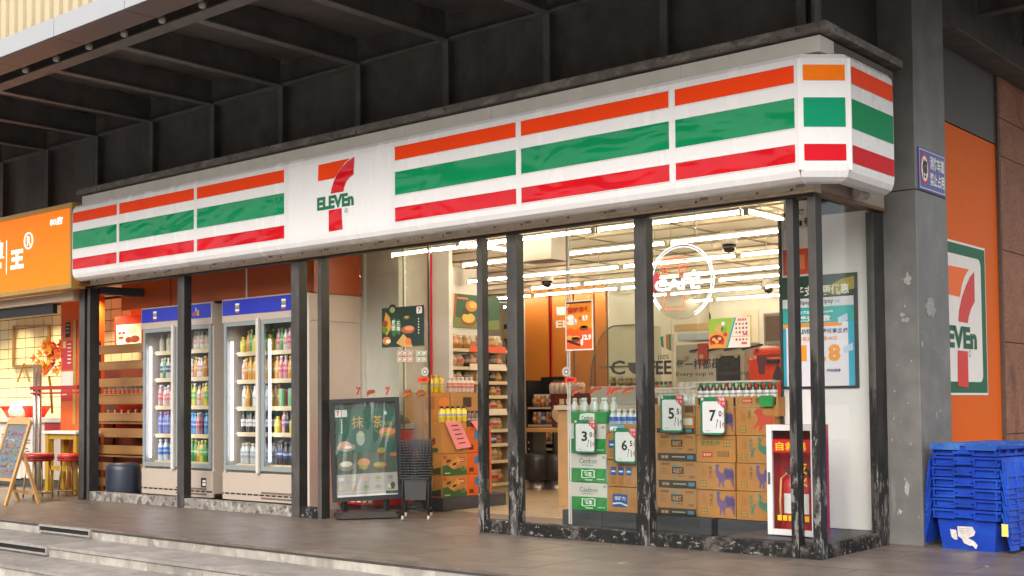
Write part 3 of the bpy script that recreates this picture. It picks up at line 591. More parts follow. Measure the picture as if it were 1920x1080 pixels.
# bulkhead above the fridges
bk = thing('bulkhead', 'red orange bulkhead panels above the drinks fridges', 'bulkhead', (-7.9, .9, 2.34))
for x0, x1 in ((-9.78, -8.72), (-8.70, -7.26), (-7.22, -6.10)):
    b = B(); b.box(x0, x1, .56, .58, 2.345, 2.88); b.build('bulkhead_panel', RED_OR, bk)
b = B(); b.box(-7.258, -7.222, .565, .58, 2.345, 2.88); b.build('joint_strip', WWALL, bk)
b = B(); b.box(-6.10, -6.08, .565, 1.30, 2.335, 2.88); b.build('side_panel', RED_OR, bk)
b = B(); b.box(-9.78, -6.11, .585, 1.29, 2.40, 2.88); b.build('core', BLACK, bk)
cw = thing('niche_side_panel', 'cream panel closing the side of the fridge niche', 'panel', (-6.08, .9, 0))
b = B(); b.box(-6.10, -6.08, .50, 1.30, 0, 2.03); b.box(-6.10, -6.08, .50, 1.30, 2.036, 2.325); b.build('cream_board', M('warm_cream_board', (.56, .46, .385), .5, var=.04), cw)
b = B(); b.box(-6.085, -6.05, 1.26, 1.30, 0, 2.9); b.build('corner_trim', WHITE, cw)
# dark transverse bar in the left bay
b = B(); b.bar(at(185, 545, Y=.16), at(345, 553, Y=.95), .08, .10); single('transverse_beam', b, BLACK, 'black steel bar crossing the left bay under the lintel', 'beam')
# orange back wall of three panels with dark seams
ow = thing('orange_wall', 'tall orange panel wall at the back of the store', 'wall', (-7.2, 6, 0))
o0 = at(985, 650, Y=6.).x; o1 = at(1145, 650, Y=6.).x; seams = [at(x, 650, Y=6.).x for x in (985, 1029, 1036, 1075, 1114, 1137)]
for i, (x0, x1) in enumerate(((seams[0], seams[1]), (seams[2], seams[3]), (seams[3]+.02, seams[4]), (seams[4]+.02, seams[5]))):
    b = B(); b.box(x0, x1-.01, 6.0, 6.03, 0, 2.80); b.build('orange_board', ORANGE_I, ow)
b = B(); b.box(seams[0]-.02, seams[5], 6.04, 6.07, 0, 2.80); b.build('dark_backing', M('maroon_seam', (.05, .02, .015), .5), ow)
b = B(); b.box(seams[1]+.05, seams[2]-.03, 6.0, 6.035, 0, 2.78); b.build('red_seam', MATS['red_acrylic_strip'], ow)
F = front(0, 6.0, 0); q = plane_pts([(1043, 615), (1062, 600), (1044, 592), (1060, 575)], F, 'Y', 6.)
text('EL', F, q[0][0], q[0][1], q[1][0]+.05, q[1][1], .008, ink('f0ece6'), ow, .03); plate('white_logo_tile', F, q[2][0], q[2][1], q[3][0], q[3][1], .006, ink('eee8e0'), ow)
b = B(); b.box(seams[0]-.55, seams[0]-.05, 6.3, 6.36, .0, 2.75); single('white_back_door', b, WHITE, 'white door left of the orange back panels', 'door')
b = B(); b.box(seams[5]+.02, -.9, 8.8, 8.85, 0, 2.9); b.box(seams[5]-.0, seams[5]+.02, 6.04, 8.8, 0, 2.9); struct('wall_kitchen', b, M('pale_kitchen_wall', (.60, .57, .50), .5, var=.04))
# ------------------------------------------------------------------ tube lights in rows
TUBE = emit('fff0d2', 32.); HOUS = M('tube_housing', (.6, .56, .5), .5)
def tube_light(a, b_, lab, grp='tube lights in rows under the ceiling'):
    a, b_ = Vector(a), Vector(b_); t = thing('tube_light', lab, 'tube light', (a+b_)/2, grp)
    b = B(); b.bar(a+Vector((0, 0, .034)), b_+Vector((0, 0, .034)), .022, .02); b.build('housing', HOUS, t)
    b = B(); b.tube([a, b_], .010, 8); b.build('tube', TUBE, t)
    d = (b_-a).normalized(); [B().bar(*e_, .04, .05).build('end_cap', HOUS, t) for e_ in ((a-d*.02, a), (b_, b_+d*.02))]
    b = B()
    for q in (a.lerp(b_, .2), a.lerp(b_, .8)): b.tube([q+Vector((0, 0, .04)), Vector((q.x, q.y, 2.9))], .004, 5)
    b.build('hanger', HOUS, t)
ROWS = [(.98, -5.3, 'first row behind the glass'), (2.2, -5.4, 'second row behind the glass'), (3.6, -6.6, 'third row behind the glass'), (4.9, -6.6, 'fourth row behind the glass'), (5.75, -8.9, 'row before the orange wall'), (7.0, -8.9, 'row over the orange wall'), (8.3, -8.9, 'row towards the back wall')]
for Y, xl, nm in ROWS:
    x = -1.15
    while x > xl:
        x0 = max(x-1.46, xl); tube_light((x0, Y, 2.70), (x, Y, 2.70), 'lit ceiling tube of the '+nm); x -= 1.54
p = at(1400, 397, Z=2.70); tube_light(p, (p.x, p.y+1.2, 2.70), 'lit ceiling tube running back at the corner beside the white panel', 'tubes along the walls')
tube_light((p.x, p.y+1.26, 2.70), (p.x, p.y+2.6, 2.70), 'lit ceiling tube farther back along the right wall', 'tubes along the walls')
p = at(860, 457, Z=2.70); tube_light(p, (p.x, p.y+1.35, 2.70), 'lit ceiling tube above the bread shelf near the entrance', 'tubes along the walls')
for i, (px, py, lab) in enumerate(((1045, 455, 'above the orange poster'), (1026, 530, 'near the orange wall'), (1367, 462, 'beside the round neon sign'), (1441, 541, 'above the grey appliance'))):
    z = 2.74; p = at(px, py, Z=z); t = thing('security_dome', 'dark dome camera on the ceiling '+lab, 'camera', (p.x, p.y, z), 'ceiling dome cameras')
    b = B(); b.lathe([(.09, .16), (.085, .05), (.08, .02)], (p.x, p.y, z), 14); b.build('housing', HOUS, t)
    b = B(); b.lathe([(.075, .02), (.066, -.03), (.04, -.06), (.0, -.07)], (p.x, p.y, z), 14); b.build('dome', M('smoked_dome', (.02, .02, .02), .1), t)
p = at(1000, 447, Y=1.2); b = B(); b.box(p.x-.2, p.x+.22, 1.2, 1.5, 2.52, 2.9); single('ceiling_unit', b, M('beige_unit', (.42, .38, .32), .5), 'beige boxy ceiling unit just inside the entrance', 'ceiling unit')
# ------------------------------------------------------------------ glazing of the entrance
G = .78
gl = thing('entrance_glazing', 'frameless glass wall with lettering and sliding door opening', 'glazing', (-3.5, G, 0))
X_ = lambda px: at(px, 600, Y=G).x
for a, c_, e, nm in ((675, 756, 0, 'fixed_pane'), (757, 800, .03, 'sliding_pane'), (1060, 1302, .03, 'sliding_pane'), (1066, 1474, 0, 'fixed_pane')):
    b = B(); b.box(X_(a), X_(c_), G+e, G+e+.010, .03, 2.84); b.build(nm, GLASS_TINT if c_ < 900 else GLASS, gl)
EDGE = M('glass_edge_green', (.10, .16, .13), .2)
b = B(); b.box(X_(799), X_(801), G+.025, G+.045, .03, 2.84); b.build('dark_edge', M('dark_gasket', (.03, .028, .025), .4), gl)
b = B(); b.box(X_(755.5), X_(756.7), G-.002, G+.012, .03, 2.84); b.build('pane_edge', EDGE, gl)
b = B(); b.box(X_(1058.5), X_(1060), G+.03, G+.04, .03, 2.84); b.build('pane_edge', M('pale_edge', (.62, .60, .55), .3), gl)
b = B(); b.box(X_(1066), X_(1067.2), G-.001, G+.011, .03, 2.84); b.build('pane_edge', M('pale_edge', (.62, .60, .55), .3), gl)
b = B(); b.box(X_(675), -.86, G-.02, G+.06, 2.84, 2.90); b.build('head_rail', M('bronze_rail', (.10, .08, .06), .4), gl)
FG = front(0, G-.002, 0)
def gp(pts): return plane_pts(pts, FG, 'Y', G-.002)
def gtext(s, px0, py0, px1, py1, col, bold=.02, pa=None):
    q = gp([(px0, (py0+py1)/2), (px1, (py0+py1)/2), ((px0+px1)/2, py1), ((px0+px1)/2, py0)])
    return text(s, FG, q[0][0], q[2][1], q[1][0], q[3][1], .001, ink(col), pa or gl, bold)
gtext('C', 1145, 676, 1172, 703, '2b2620', .02); gtext('FF', 1206, 676, 1229, 702, '231d19', .025); gtext('EE', 1230, 676, 1259, 702, '231d19', .025)
b = B(); b.poly([FG.p(x, y, .001) for x, y in gp([(1177, 680), (1204, 680), (1203, 690), (1198, 698), (1192, 701), (1186, 700), (1180, 694)])]); b.build('cup_motif', ink('3a332d'), gl)
b = B(); b.tube([FG.p(x, y, .001) for x, y in gp([(1204, 683), (1208, 684), (1207, 690), (1201, 694)])], .006, 6); b.build('cup_handle', ink('3a332d'), gl)
gtext('100%', 1234, 665, 1255, 674, '3a2d25', .01)
gtext('每一杯都是快乐', 1268, 672, 1385, 692, '2a231f', .02); gtext('Every cup is Happiness', 1268, 696, 1405, 706, '3a2a24', .01)
# cold drink cup and heart motif on the glass
for pts, col in ((((1418, 668), (1438, 668), (1434, 702), (1423, 702)), '4a1d18'), (((1415, 655), (1421, 652), (1425, 657), (1418, 664)), '5a1a16'), (((1448, 710), (1458, 680), (1470, 705), (1468, 712), (1455, 713)), '2c1a14')):
    b = B(); b.poly([FG.p(x, y, .001) for x, y in gp(pts)]); b.build('cup_motif', ink(col), gl)
# striped store stickers at hand height: three slanting bands each
def stripe_sticker(px, py, w=22, h=16):
    for k, col in enumerate(('d8541e', '1d7a4c', 'c03030')):
        o = k*3.4
        pts = [(px-w/2, py+h/2-o*.9), (px-w/4, py-o+1), (px+w/3, py-h/2-o*.6+4), (px+w/2, py-h/2-o*.5+4), (px+w/2, py-h/2-o*.5+6.6), (px+w/3, py-h/2-o*.6+7), (px-w/5, py-o+4.2), (px-w/2+3, py+h/2-o*.9+1)]
        b = B(); b.poly([FG.p(x, y, .001) for x, y in gp(pts)]); b.build('stripe_sticker', ink(col), gl)
for px in (1082, 1117, 1155, 1178): stripe_sticker(px, 733)
for px in (695, 763, 788): stripe_sticker(px, 737, 16, 12)
for px, w in ((672, 9), (727, 9), (1142, 14)): gtext('7', px-w/2, 726, px+w/2, 741, 'b8362e', .04)
for px in (1062, 797):
    q = gp([(px, 697)])[0]; shape('push_sign', FG, ell(q[0], q[1], .05, .045, 18), .001, ink('b9b2a6'), gl); shape('push_sign', FG, ell(q[0], q[1], .026, .024, 14), .002, ink('5c5550'), gl); shape('push_sign', FG, ell(q[0], q[1], .015, .014, 10), .003, ink('d9d2c6'), gl)
for px, s in ((1070, '»»›'), (794, '‹ OZ')):
    q = gp([(px-11, 717), (px+11, 707)]); plate('arrow_tag', FG, q[0][0], q[0][1], q[1][0], q[1][1], .001, ink('e0452a'), gl, 0, .022); gtext(s, px-7, 709.5, px+7, 714.5, 'f4ece6', .03)
# house rule icons on the left pane
for i in range(5):
    for j in range(2):
        px, py = 750+i*10+(6 if i > 2 else 0), 662+j*12
        q = gp([(px, py)])[0]; plate('notice_icon', FG, q[0]-.035, q[1]-.024, q[0]+.03, q[1]+.024, .001, ink('cfc0aa'), gl)
        shape('notice_icon', FG, ell(q[0], q[1], .026, .02, 12), .002, ink('b8433a' if i < 3 else ('3f8f95' if i == 3 else '3f9a58')), gl); shape('notice_icon', FG, ell(q[0], q[1], .018, .013, 10), .003, ink('d9cdb8'), gl)
# ------------------------------------------------------------------ posters on the glass (things of their own)
def poster(name, lab, px0, py0, px1, py1, bgc, border=None, Y=G-.004, cat='poster', bw=.012):
    c_ = at((px0+px1)/2, (py0+py1)/2, Y=Y); a = at(px0, (py0+py1)/2, Y=Y); d = at(px1, (py0+py1)/2, Y=Y); t_ = at((px0+px1)/2, py0, Y=Y); bt = at((px0+px1)/2, py1, Y=Y)
    t = thing(name, lab, cat, (c_.x, Y, bt.z)); F = front(a.x, Y, bt.z); W, H = d.x-a.x, t_.z-bt.z
    plate('sheet', F, 0, 0, W, H, .0, ink(border or bgc), t, .002)
    if border: plate('printed_field', F, bw, bw, W-bw, H-bw, .001, ink(bgc), t)
    return t, F, W, H
def pl(F, W, H, t, x0, y0, x1, y1, col, e=.002, rad=0, nm='print'): return plate(nm, F, x0*W, y0*H, x1*W, y1*H, e, ink(col), t, 0, rad*W)
def tx(s, F, W, H, t, x0, y0, x1, y1, col, e=.003, bold=.02): return text(s, F, x0*W, y0*H, x1*W, y1*H, e, ink(col), t, bold)
def bl(F, W, H, t, cx, cy, rx, ry, col, e=.003, n=14, jit=0., nm='food_picture'):
    pts = [(x*W+random.uniform(-jit, jit)*W, y*H+random.uniform(-jit, jit)*H) for x, y in ell(cx, cy, rx, ry, n)]; return shape(nm, F, pts, e, ink(col), t)
t, F, W, H = poster('breakfast_poster', 'orange breakfast poster with burgers and red lettering on the glass', 1060, 563, 1112, 657, 'e58a10', 'eadfd2')
pl(F, W, H, t, .04, .03, .96, .42, 'e2591a', .002); 
shape('print', F, [(W*x, H*y) for x, y in ((.04, .42), (.2, .46), (.35, .40), (.5, .47), (.65, .40), (.8, .46), (.96, .41), (.96, .38), (.04, .38))], .0025, ink('e2591a'), t)
pl(F, W, H, t, .04, .94, .96, .975, '5a2014', .002); tx('营养早餐', F, W, H, t, .1, .74, .9, .87, 'c02a1a', .003, .05); tx('7', F, W, H, t, .06, .86, .16, .94, 'e8e2da')
tx('9.9', F, W, H, t, .62, .58, .82, .70, 'f2ece6', .004, .06); tx('¥', F, W, H, t, .5, .6, .58, .68, 'd02a3a', .004, .03); tx('12.9', F, W, H, t, .62, .2, .94, .31, 'f2ece6', .004, .06); tx('¥', F, W, H, t, .54, .22, .61, .3, 'd02a3a', .004)
for cx, cy, rx, ry, c1 in ((.68, .44, .16, .05, '8a4212'), (.68, .47, .13, .03, 'd98b3a'), (.38, .22, .16, .05, '7a3a14'), (.38, .26, .15, .035, 'e0a050'), (.16, .26, .11, .045, 'e2a84c'), (.6, .16, .05, .07, 'e9e1d6'), (.2, .66, .13, .06, 'efe6da'), (.22, .56, .16, .05, 'e8dfd2'), (.38, .58, .05, .06, 'ece6de')): bl(F, W, H, t, cx, cy, rx, ry, c1)
shape('print', F, [(.05*W, .18*H), (.52*W, .08*H), (.55*W, .12*H), (.08*W, .23*H)], .0025, ink('3a1a10'), t)
t, F, W, H = poster('noodle_poster', 'menu poster with a bowl picture and small dish rows on the glass', 1329, 596, 1406, 652, 'ead0c0')
shape('print', F, [(0, 0), (.42*W, 0), (.62*W, H), (0, H)], .001, ink('8fae3a'), t); shape('print', F, [(0, 0), (.42*W, 0), (.5*W, .55*H), (0, .5*H)], .0015, ink('d98a3a'), t)
shape('print', F, [(.42*W, 0), (.47*W, 0), (.68*W, H), (.63*W, H)], .002, ink('3a9a8c'), t)
bl(F, W, H, t, .2, .24, .19, .22, 'b8401c', .0025); bl(F, W, H, t, .2, .3, .16, .14, '7a1e10', .003); bl(F, W, H, t, .2, .08, .17, .06, 'e08a2a', .003)
for cx, cy in ((.13, .3), (.27, .32), (.2, .22)): bl(F, W, H, t, cx, cy, .05, .06, 'e0a060', .0035)
bl(F, W, H, t, .25, .66, .1, .14, 'c89a5a', .003); bl(F, W, H, t, .38, .62, .07, .1, '7aa02e', .003); bl(F, W, H, t, .36, .82, .05, .07, 'd8d0d8', .003); bl(F, W, H, t, .41, .45, .05, .07, 'b03a2a', .003)
[pl(F, W, H, t, .72+.055*k, .88, .76+.055*k, .96, 'c8503a', .003) for k in range(4)]
for r, y in enumerate((.78, .64, .5, .26)):
    for k in range(4): bl(F, W, H, t, .68+.082*k, y, .026, .04, ('a0603a', '8a5a44', 'b0803a', '704038')[(r+k) % 4], .003, 8)
pl(F, W, H, t, .56, .36, .99, .375, 'd8603a', .003); pl(F, W, H, t, .84, .4, .95, .46, 'd04a3a', .003); pl(F, W, H, t, .8, .1, .93, .17, 'd04a3a', .003)
# dark die-cut food poster on the left pane
t, F, W, H = poster('dark_food_poster', 'dark green die cut poster of rice balls on the left glass', 716, 575, 795, 650, '23352c')
bl(F, W, H, t, .26, .98, .09, .1, '1a2320', .001, 16); bl(F, W, H, t, .26, .94, .065, .075, '8fa05a', .002, 16); pl(F, W, H, t, .83, .8, .96, .97, 'ece4da', .002, .02); tx('7', F, W, H, t, .86, .83, .93, .94, 'b83030', .003)
shape('print', F, [(W*x, H*y) for x, y in ((.02, .5), (.1, .9), (.2, .75), (.24, .5), (.12, .3))], .002, ink('c8902a'), t); bl(F, W, H, t, .08, .6, .07, .09, '8a3a20', .003); bl(F, W, H, t, .08, .44, .07, .08, '4a7a2a', .003)
bl(F, W, H, t, .63, .42, .16, .1, 'a85a34', .002); bl(F, W, H, t, .66, .45, .11, .06, 'd88a5a', .003); bl(F, W, H, t, .6, .72, .09, .06, '5a4a2a', .002); bl(F, W, H, t, .6, .73, .05, .03, 'b8a04a', .003)
shape('print', F, [(W*x, H*y) for x, y in ((.35, .1), (.52, .32), (.7, .1), (.74, -.03), (.5, .0))], .002, ink('c89a58'), t); bl(F, W, H, t, .64, .12, .07, .09, 'd8703a', .003); bl(F, W, H, t, .12, .17, .1, .1, 'c8783a', .003); bl(F, W, H, t, .16, .15, .06, .05, 'e8d2b0', .004)
tx('饭', F, W, H, t, .25, .56, .33, .68, 'e8e4d8', .003); tx('团', F, W, H, t, .25, .42, .33, .54, 'e8e4d8', .003); tx('三', F, W, H, t, .36, .54, .44, .64, 'e8e4d8', .003); tx('角', F, W, H, t, .36, .4, .44, .52, 'e8e4d8', .003); bl(F, W, H, t, .3, .5, .07, .24, '3a6a3a', .0025); bl(F, W, H, t, .41, .5, .06, .2, '3f7040', .0025)
for k in range(6): bl(F, W, H, t, .88, .32+.07*k, .016, .02, 'd8d0c0', .003, 8)
# ------------------------------------------------------------------ neon sign
NW = emit('f4f6ff', 1.5); NR = emit('ff3a1e', 1.8); NY = G+.07
ns = thing('neon_cafe_sign', 'round white neon CAFE sign with red cup hung behind the glass', 'neon sign', at(1278, 600, Y=NY))
def npt(x, y): return at(1000+x/4, 380+y/4, Y=NY)
cen = at(1277.5, 527.5, Y=NY); rad = (at(1277, 457, Y=NY)-cen).length*.99
for r_, k in ((rad, 'outer'), (rad*.93, 'inner')):
    b = B(); a0, a1 = (-1.15, 3.95); b.tube([cen+Vector((r_*math.cos(a0+(a1-a0)*i/60), .0, r_*math.sin(a0+(a1-a0)*i/60))) for i in range(61)], .0045 if k == 'outer' else .003, 6); b.build('ring_tube', NW, ns)
b = B(); b.tube([cen+Vector((rad*math.cos(a), .0, rad*math.sin(a))) for a in [3.95+1.18*i/16 for i in range(17)]], .0045, 6); b.build('unlit_ring', M('unlit_neon', (.6, .55, .5), .2), ns)
b = B(); b.lathe([(rad*1.02, 0), (rad*1.02, .006)], cen+Vector((0, .012, 0)), 40, axis='Y'); b.build('acrylic_disc', glass_mat('acrylic_back', (.93, .92, .90), .6), ns)
def loops(s, bold=0.):
    v, f = glyphs(s, bold); cnt = {}
    for p_ in f:
        for i in range(len(p_)):
            e = (p_[i], p_[(i+1) % len(p_)]); cnt[e] = cnt.get(e, 0)+1
    nxt = {}
    key = lambda i: (round(v[i][0], 4), round(v[i][1], 4))
    E_ = {}
    for a, c_ in cnt: E_[(key(a), key(c_))] = 1
    bd = [e for e in E_ if (e[1], e[0]) not in E_]
    for a, c_ in bd: nxt.setdefault(a, []).append(c_)
    out = []
    while nxt:
        s0 = next(iter(nxt)); cur = s0; lp_ = []
        while cur in nxt:
            lp_.append(cur); n_ = nxt[cur].pop()
            if not nxt[cur]: del nxt[cur]
            cur = n_
            if cur == s0: break
        if len(lp_) > 2: out.append(lp_)
    return out
lps = loops('CAFE', .0) if True else []; allp = np.array([p for l in lps for p in l]); lo, hi = allp.min(0), allp.max(0)
p0, p1 = npt(918, 668), npt(1255, 555)
b = B()
for l in lps:
    b.tube([(p0.x+(x-lo[0])/(hi[0]-lo[0])*(p1.x-p0.x), NY-.012, p0.z+(y-lo[1])/(hi[1]-lo[1])*(p1.z-p0.z)) for x, y in l], .0034, 6, True)
b.build('letter_tube', NW, ns)
text('CAFE', front(0, NY-.02, 0), p0.x, p0.z, p1.x, p1.z, 0, emit('e8ecf4', 1.1), ns, .03, 'letter_face')
b = B(); b.tube([npt(x, y)-Vector((0, .012, 0)) for x, y in ((1198, 532), (1198, 516), (1212, 506), (1224, 514), (1214, 530), (1256, 520))], .0042, 6); b.build('accent_tube', NW, ns)
for pl_ in ([(970, 440), (975, 430), (1125, 402), (1135, 405), (1142, 442)], [(950, 458), (954, 448), (1160, 432), (1166, 440), (1162, 468), (955, 485), (950, 476), (950, 458)], [(970, 485), (980, 549), (1140, 547), (1145, 470)], [(1002, 490), (1006, 545)], [(1100, 480), (1098, 545)], [(978, 692), (985, 682), (1132, 675), (1138, 685), (1128, 790), (1120, 797), (998, 798), (990, 790), (978, 692)]):
    b = B(); b.tube([npt(x, y)-Vector((0, .008, 0)) for x, y in pl_], .0036, 6); b.build('cup_tube', NR, ns)
b = B()
for px in (1258, 1303): b.tube([at(px, 460, Y=NY), (at(px, 460, Y=NY).x, NY, 2.88)], .003, 5)
b.build('hanging_wire', M('wire_tan', (.35, .3, .22), .4), ns)
b = B(); b.tube([at(1259, 600, Y=NY), (at(1259, 600, Y=NY).x, NY, 1.25)], .003, 5); b.build('power_cord', MATS['wire_tan'], ns)
# ------------------------------------------------------------------ white panel on the right with posters and fire cabinet
wp = thing('white_display_panel', 'white end panel behind the corner posts carrying posters', 'panel', (-.45, 1.1, .1))
b = B(); b.box(-.84, -.07, 1.10, 1.16, .11, 2.62); b.build('board', M('white_panel_paint', (.82, .79, .77), .4, var=.03, scale=1.5), wp)
b = B(); b.box(-.86, -.842, 1.08, 1.17, .11, 2.62); b.build('dark_edge', M('dark_edge_strip', (.05, .05, .05), .4), wp)
b = B(); b.box(-.84, -.065, .14, 1.095, .0, .105); single('display_floor', b, M('slate_floor', (.055, .05, .058), .5, var=.15), 'dark slate plinth floor behind the corner posts', 'plinth')
F = front(-.84, 1.10, 0)
def wq(x, y): q = at(x, y, Y=1.098)-F.o; return q.x, q.z
ad = thing('address_plate', 'white address plate with black characters at the top of the panel', 'plate', at(1490, 420, Y=1.095))
a, c_ = wq(1468, 432), wq(1514, 375); plate('sheet', F, a[0]+.01, a[1], c_[0], c_[1], .004, ink('cfc8c4'), ad, .003)
for s, x0, y0, x1, y1 in (('3', 1467, 408, 1473, 399), ('路', 1498, 404, 1509, 391), ('1', 1499, 424, 1504, 413), ('号', 1508, 424, 1515, 408)):
    a, c_ = wq(x0, y0), wq(x1, y1); text(s, F, a[0], a[1], c_[0], c_[1], .006, ink('141212'), ad, .03)
rp = thing('red_notice', 'red and orange notice above the payment poster', 'poster', at(1492, 515, Y=1.09)); a, c_ = wq(1469, 517), wq(1515, 465)
plate('sheet', F, a[0], a[1], c_[0], c_[1], .004, ink('d84a26'), rp, .003)
for k in range(3): plate('print', F, a[0]+.03+.06*k, a[1]+.04, a[0]+.075+.06*k, c_[1]-.05, .005, ink('e2855c'), rp)
ap = thing('payment_poster', 'payment offer poster in turquoise and white with big orange price digits', 'poster', at(1540, 730, Y=1.09))
P_ = [wq(1468, 735), wq(1612, 727), wq(1610, 510), wq(1468, 526)]
x0, x1 = P_[0][0]+.0, P_[1][0]; z0, z1 = P_[1][1], P_[2][1]; W, H = x1-x0, z1-z0; F2 = Face(F.p(x0, z0), (1, 0, 0), (0, 0, 1), (0, -1, 0))
plate('frame', F2, 0, 0, W, H, .014, M('black_frame', (.02, .025, .022), .4), ap, .012)
plate('green_field', F2, .0, .03*H, W*.97, H, .0155, ink('1d3d2a'), ap)
shape('brush_stroke', F2, [(W*x, H*y) for x, y in ((.55, .85), (.65, .9), (.8, .95), (.965, .97), (.965, .86), (.85, .85), (.78, .81))], .0165, ink('a8961e'), ap)
text('电子支付更优惠', F2, .1*W, .82*H, .9*W, .91*H, .018, ink('e9e4da'), ap, .02)
plate('card', F2, .03*W, .02*H, .955*W, .80*H, .017, ink('e6e0e8'), ap, 0, .02)
plate('card_head', F2, .03*W, .72*H, .955*W, .80*H, .018, ink('dcd8da'), ap); text('Alipay', F2, .22*W, .735*H, .40*W, .785*H, .019, ink('26262e'), ap, .015); text('Alipay', F2, .50*W, .735*H, .70*W, .79*H, .019, ink('26262e'), ap, .015); text('HK', F2, .72*W, .745*H, .79*W, .775*H, .019, ink('58a8d8'), ap, .01)
plate('teal_band', F2, .03*W, .58*H, .955*W, .72*H, .018, ink('22aaa8'), ap); plate('teal_side', F2, .88*W, .02*H, .955*W, .58*H, .018, ink('2aa6c8'), ap); plate('teal_side', F2, .03*W, .02*H, .07*W, .58*H, .018, ink('2aa6c8'), ap)
plate('orange_band', F2, .03*W, .545*H, .80*W, .58*H, .0185, ink('ef9226'), ap); text('港元付款', F2, .24*W, .59*H, .66*W, .645*H, .02, ink('f0ece8'), ap, .03); text('香港版', F2, .24*W, .66*H, .40*W, .69*H, .02, ink('e8f0ee'), ap, .02); text('AlipayHK', F2, .52*W, .66*H, .70*W, .685*H, .02, ink('e8f0ee'), ap, .02)
text('7-ELEVEN', F2, .18*W, .485*H, .42*W, .525*H, .02, ink('1e6e4a'), ap, .04); text('更可享立减', F2, .54*W, .48*H, .88*W, .525*H, .02, ink('3a3a72'), ap, .02); text('每笔减', F2, .24*W, .42*H, .40*W, .46*H, .02, ink('e08a30'), ap, .01); text('减HKD', F2, .54*W, .42*H, .74*W, .46*H, .02, ink('e08a30'), ap, .01)
text('1', F2, .25*W, .245*H, .34*W, .385*H, .02, ink('ef9a22'), ap, .05); text('8', F2, .62*W, .235*H, .78*W, .385*H, .02, ink('ef9a22'), ap, .05); plate('decimal_point', F2, .545*W, .24*H, .59*W, .275*H, .02, ink('ef9a22'), ap)
plate('yellow_tag', F2, .50*W, .09*H, .57*W, .22*H, .02, ink('ecd43a'), ap); plate('yellow_tag', F2, .515*W, .10*H, .56*W, .20*H, .021, ink('c9c2d6'), ap); text('扫码领券', F2, .60*W, .14*H, .78*W, .17*H, .02, ink('3a3a82'), ap, .02)
for k, (x, y) in enumerate(((.76, .56), (.82, .3))): shape('coupon', F2, [(W*(x+.0), H*y), (W*(x+.12), H*(y+.03)), (W*(x+.115), H*(y+.09)), (W*(x-.005), H*(y+.055))], .0205, ink('b8cfe8'), ap)
# fire extinguisher cabinet
fc = thing('fire_cabinet', 'white framed red fire extinguisher cabinet behind the corner posts', 'fire cabinet', (-.43, .35, .105))
cx0, cx1, cy0, cy1, cz0, cz1 = -.608, -.20, .35, .56, .115, .945
RED = M('fire_red', (.50, .012, .015), .35, var=.06); CABW = M('cabinet_white', (.66, .63, .62), .35, var=.03)
b = B(); b.box(cx0, cx0+.012, cy0+.03, cy1, cz0, cz1); b.box(cx1-.012, cx1, cy0+.03, cy1, cz0, cz1); b.box(cx0+.012, cx1-.012, cy1-.012, cy1, cz0, cz1); b.box(cx0+.012, cx1-.012, cy0+.03, cy1-.012, cz0, cz0+.012); b.box(cx0+.012, cx1-.012, cy0+.03, cy1-.012, cz1-.012, cz1); b.build('case', RED, fc)
dr = B(); f_ = .045
dr.box(cx0, cx0+f_, cy0, cy0+.028, cz0, cz1, .004); dr.box(cx1-f_, cx1, cy0, cy0+.028, cz0, cz1, .004); dr.box(cx0+f_+.001, cx1-f_-.001, cy0, cy0+.028, cz0, cz0+f_, .004); dr.box(cx0+f_+.001, cx1-f_-.001, cy0, cy0+.028, cz1-f_, cz1, .004); d_ = dr.build('door', CABW, fc)
b = B(); b.box(cx0+f_, cx1-f_, cy0+.01, cy0+.014, cz0+f_, cz1-f_); b.build('pane', GLASS, d_)
b = B(); b.box(cx0+.012, cx0+.03, cy0-.008, cy0, cz0+.38, cz0+.47); b.build('latch', M('latch_grey', (.08, .1, .1), .4), d_)
FF = front(cx0, cy0+.009, cz0)
plate('red_band', FF, .05, .62, .36, .72, 0, RED, d_); text('自救器', FF, .075, .635, .33, .70, .002, ink('e8b81e'), d_, .02); text('灭', FF, .24, .46, .33, .54, .0, ink('e8b81e'), d_, .02); text('火', FF, .24, .37, .33, .45, .0, ink('e8b81e'), d_, .02); [plate('small_print', FF, .08+.045*k, .11, .115+.045*k, .15, 0, ink('e8b81e'), d_) for k in range(6)]
for x in (cx0+.02, cx1-.08): 
    b = B(); b.box(x, x+.05, cy0+.02, cy0+.08, .105, .115); b.build('foot', M('blue_foot', (.02, .12, .5), .4), fc)
for k, x in enumerate((cx0+.14, cx0+.27)):
    e = thing('fire_extinguisher', ['red fire extinguisher with a white label at the cabinet latch side', 'red fire extinguisher at the hinge side of the cabinet'][k], 'extinguisher', (x, .47, cz0+.013), 'extinguishers in the cabinet')
    b = B(); b.lathe([(.05, 0), (.056, .02), (.056, .34), (.045, .39), (.02, .415), (.02, .44)], (x, .47, cz0+.013), 16); b.build('cylinder', RED, e)
    b = B(); b.lathe([(.024, .44), (.024, .47)], (x, .47, cz0+.013), 10); b.bar((x-.05, .47, cz0+.50), (x+.04, .47, cz0+.485), .018, .012); b.bar((x-.05, .47, cz0+.47), (x+.02, .47, cz0+.475), .016, .01); b.build('valve', M('valve_black', (.03, .03, .03), .4), e)
    b = B(); b.tube([(x-.02, .45, cz0+.46), (x-.07, .44, cz0+.42), (x-.072, .43, cz0+.25), (x-.068, .43, cz0+.1)], .009, 6); b.build('hose', flat((.75, .35, .1), .5), e)
    b = B(); ng = 8; b.add([(x+.0575*math.sin(a), .47-.0575*math.cos(a), cz0+z) for z in (.16, .31) for a in [(-.7+1.4*i/ng) for i in range(ng+1)]], [(i, i+1, ng+2+i, ng+1+i) for i in range(ng)]); b.build('label_sheet', ink('dcd8d4'), e)
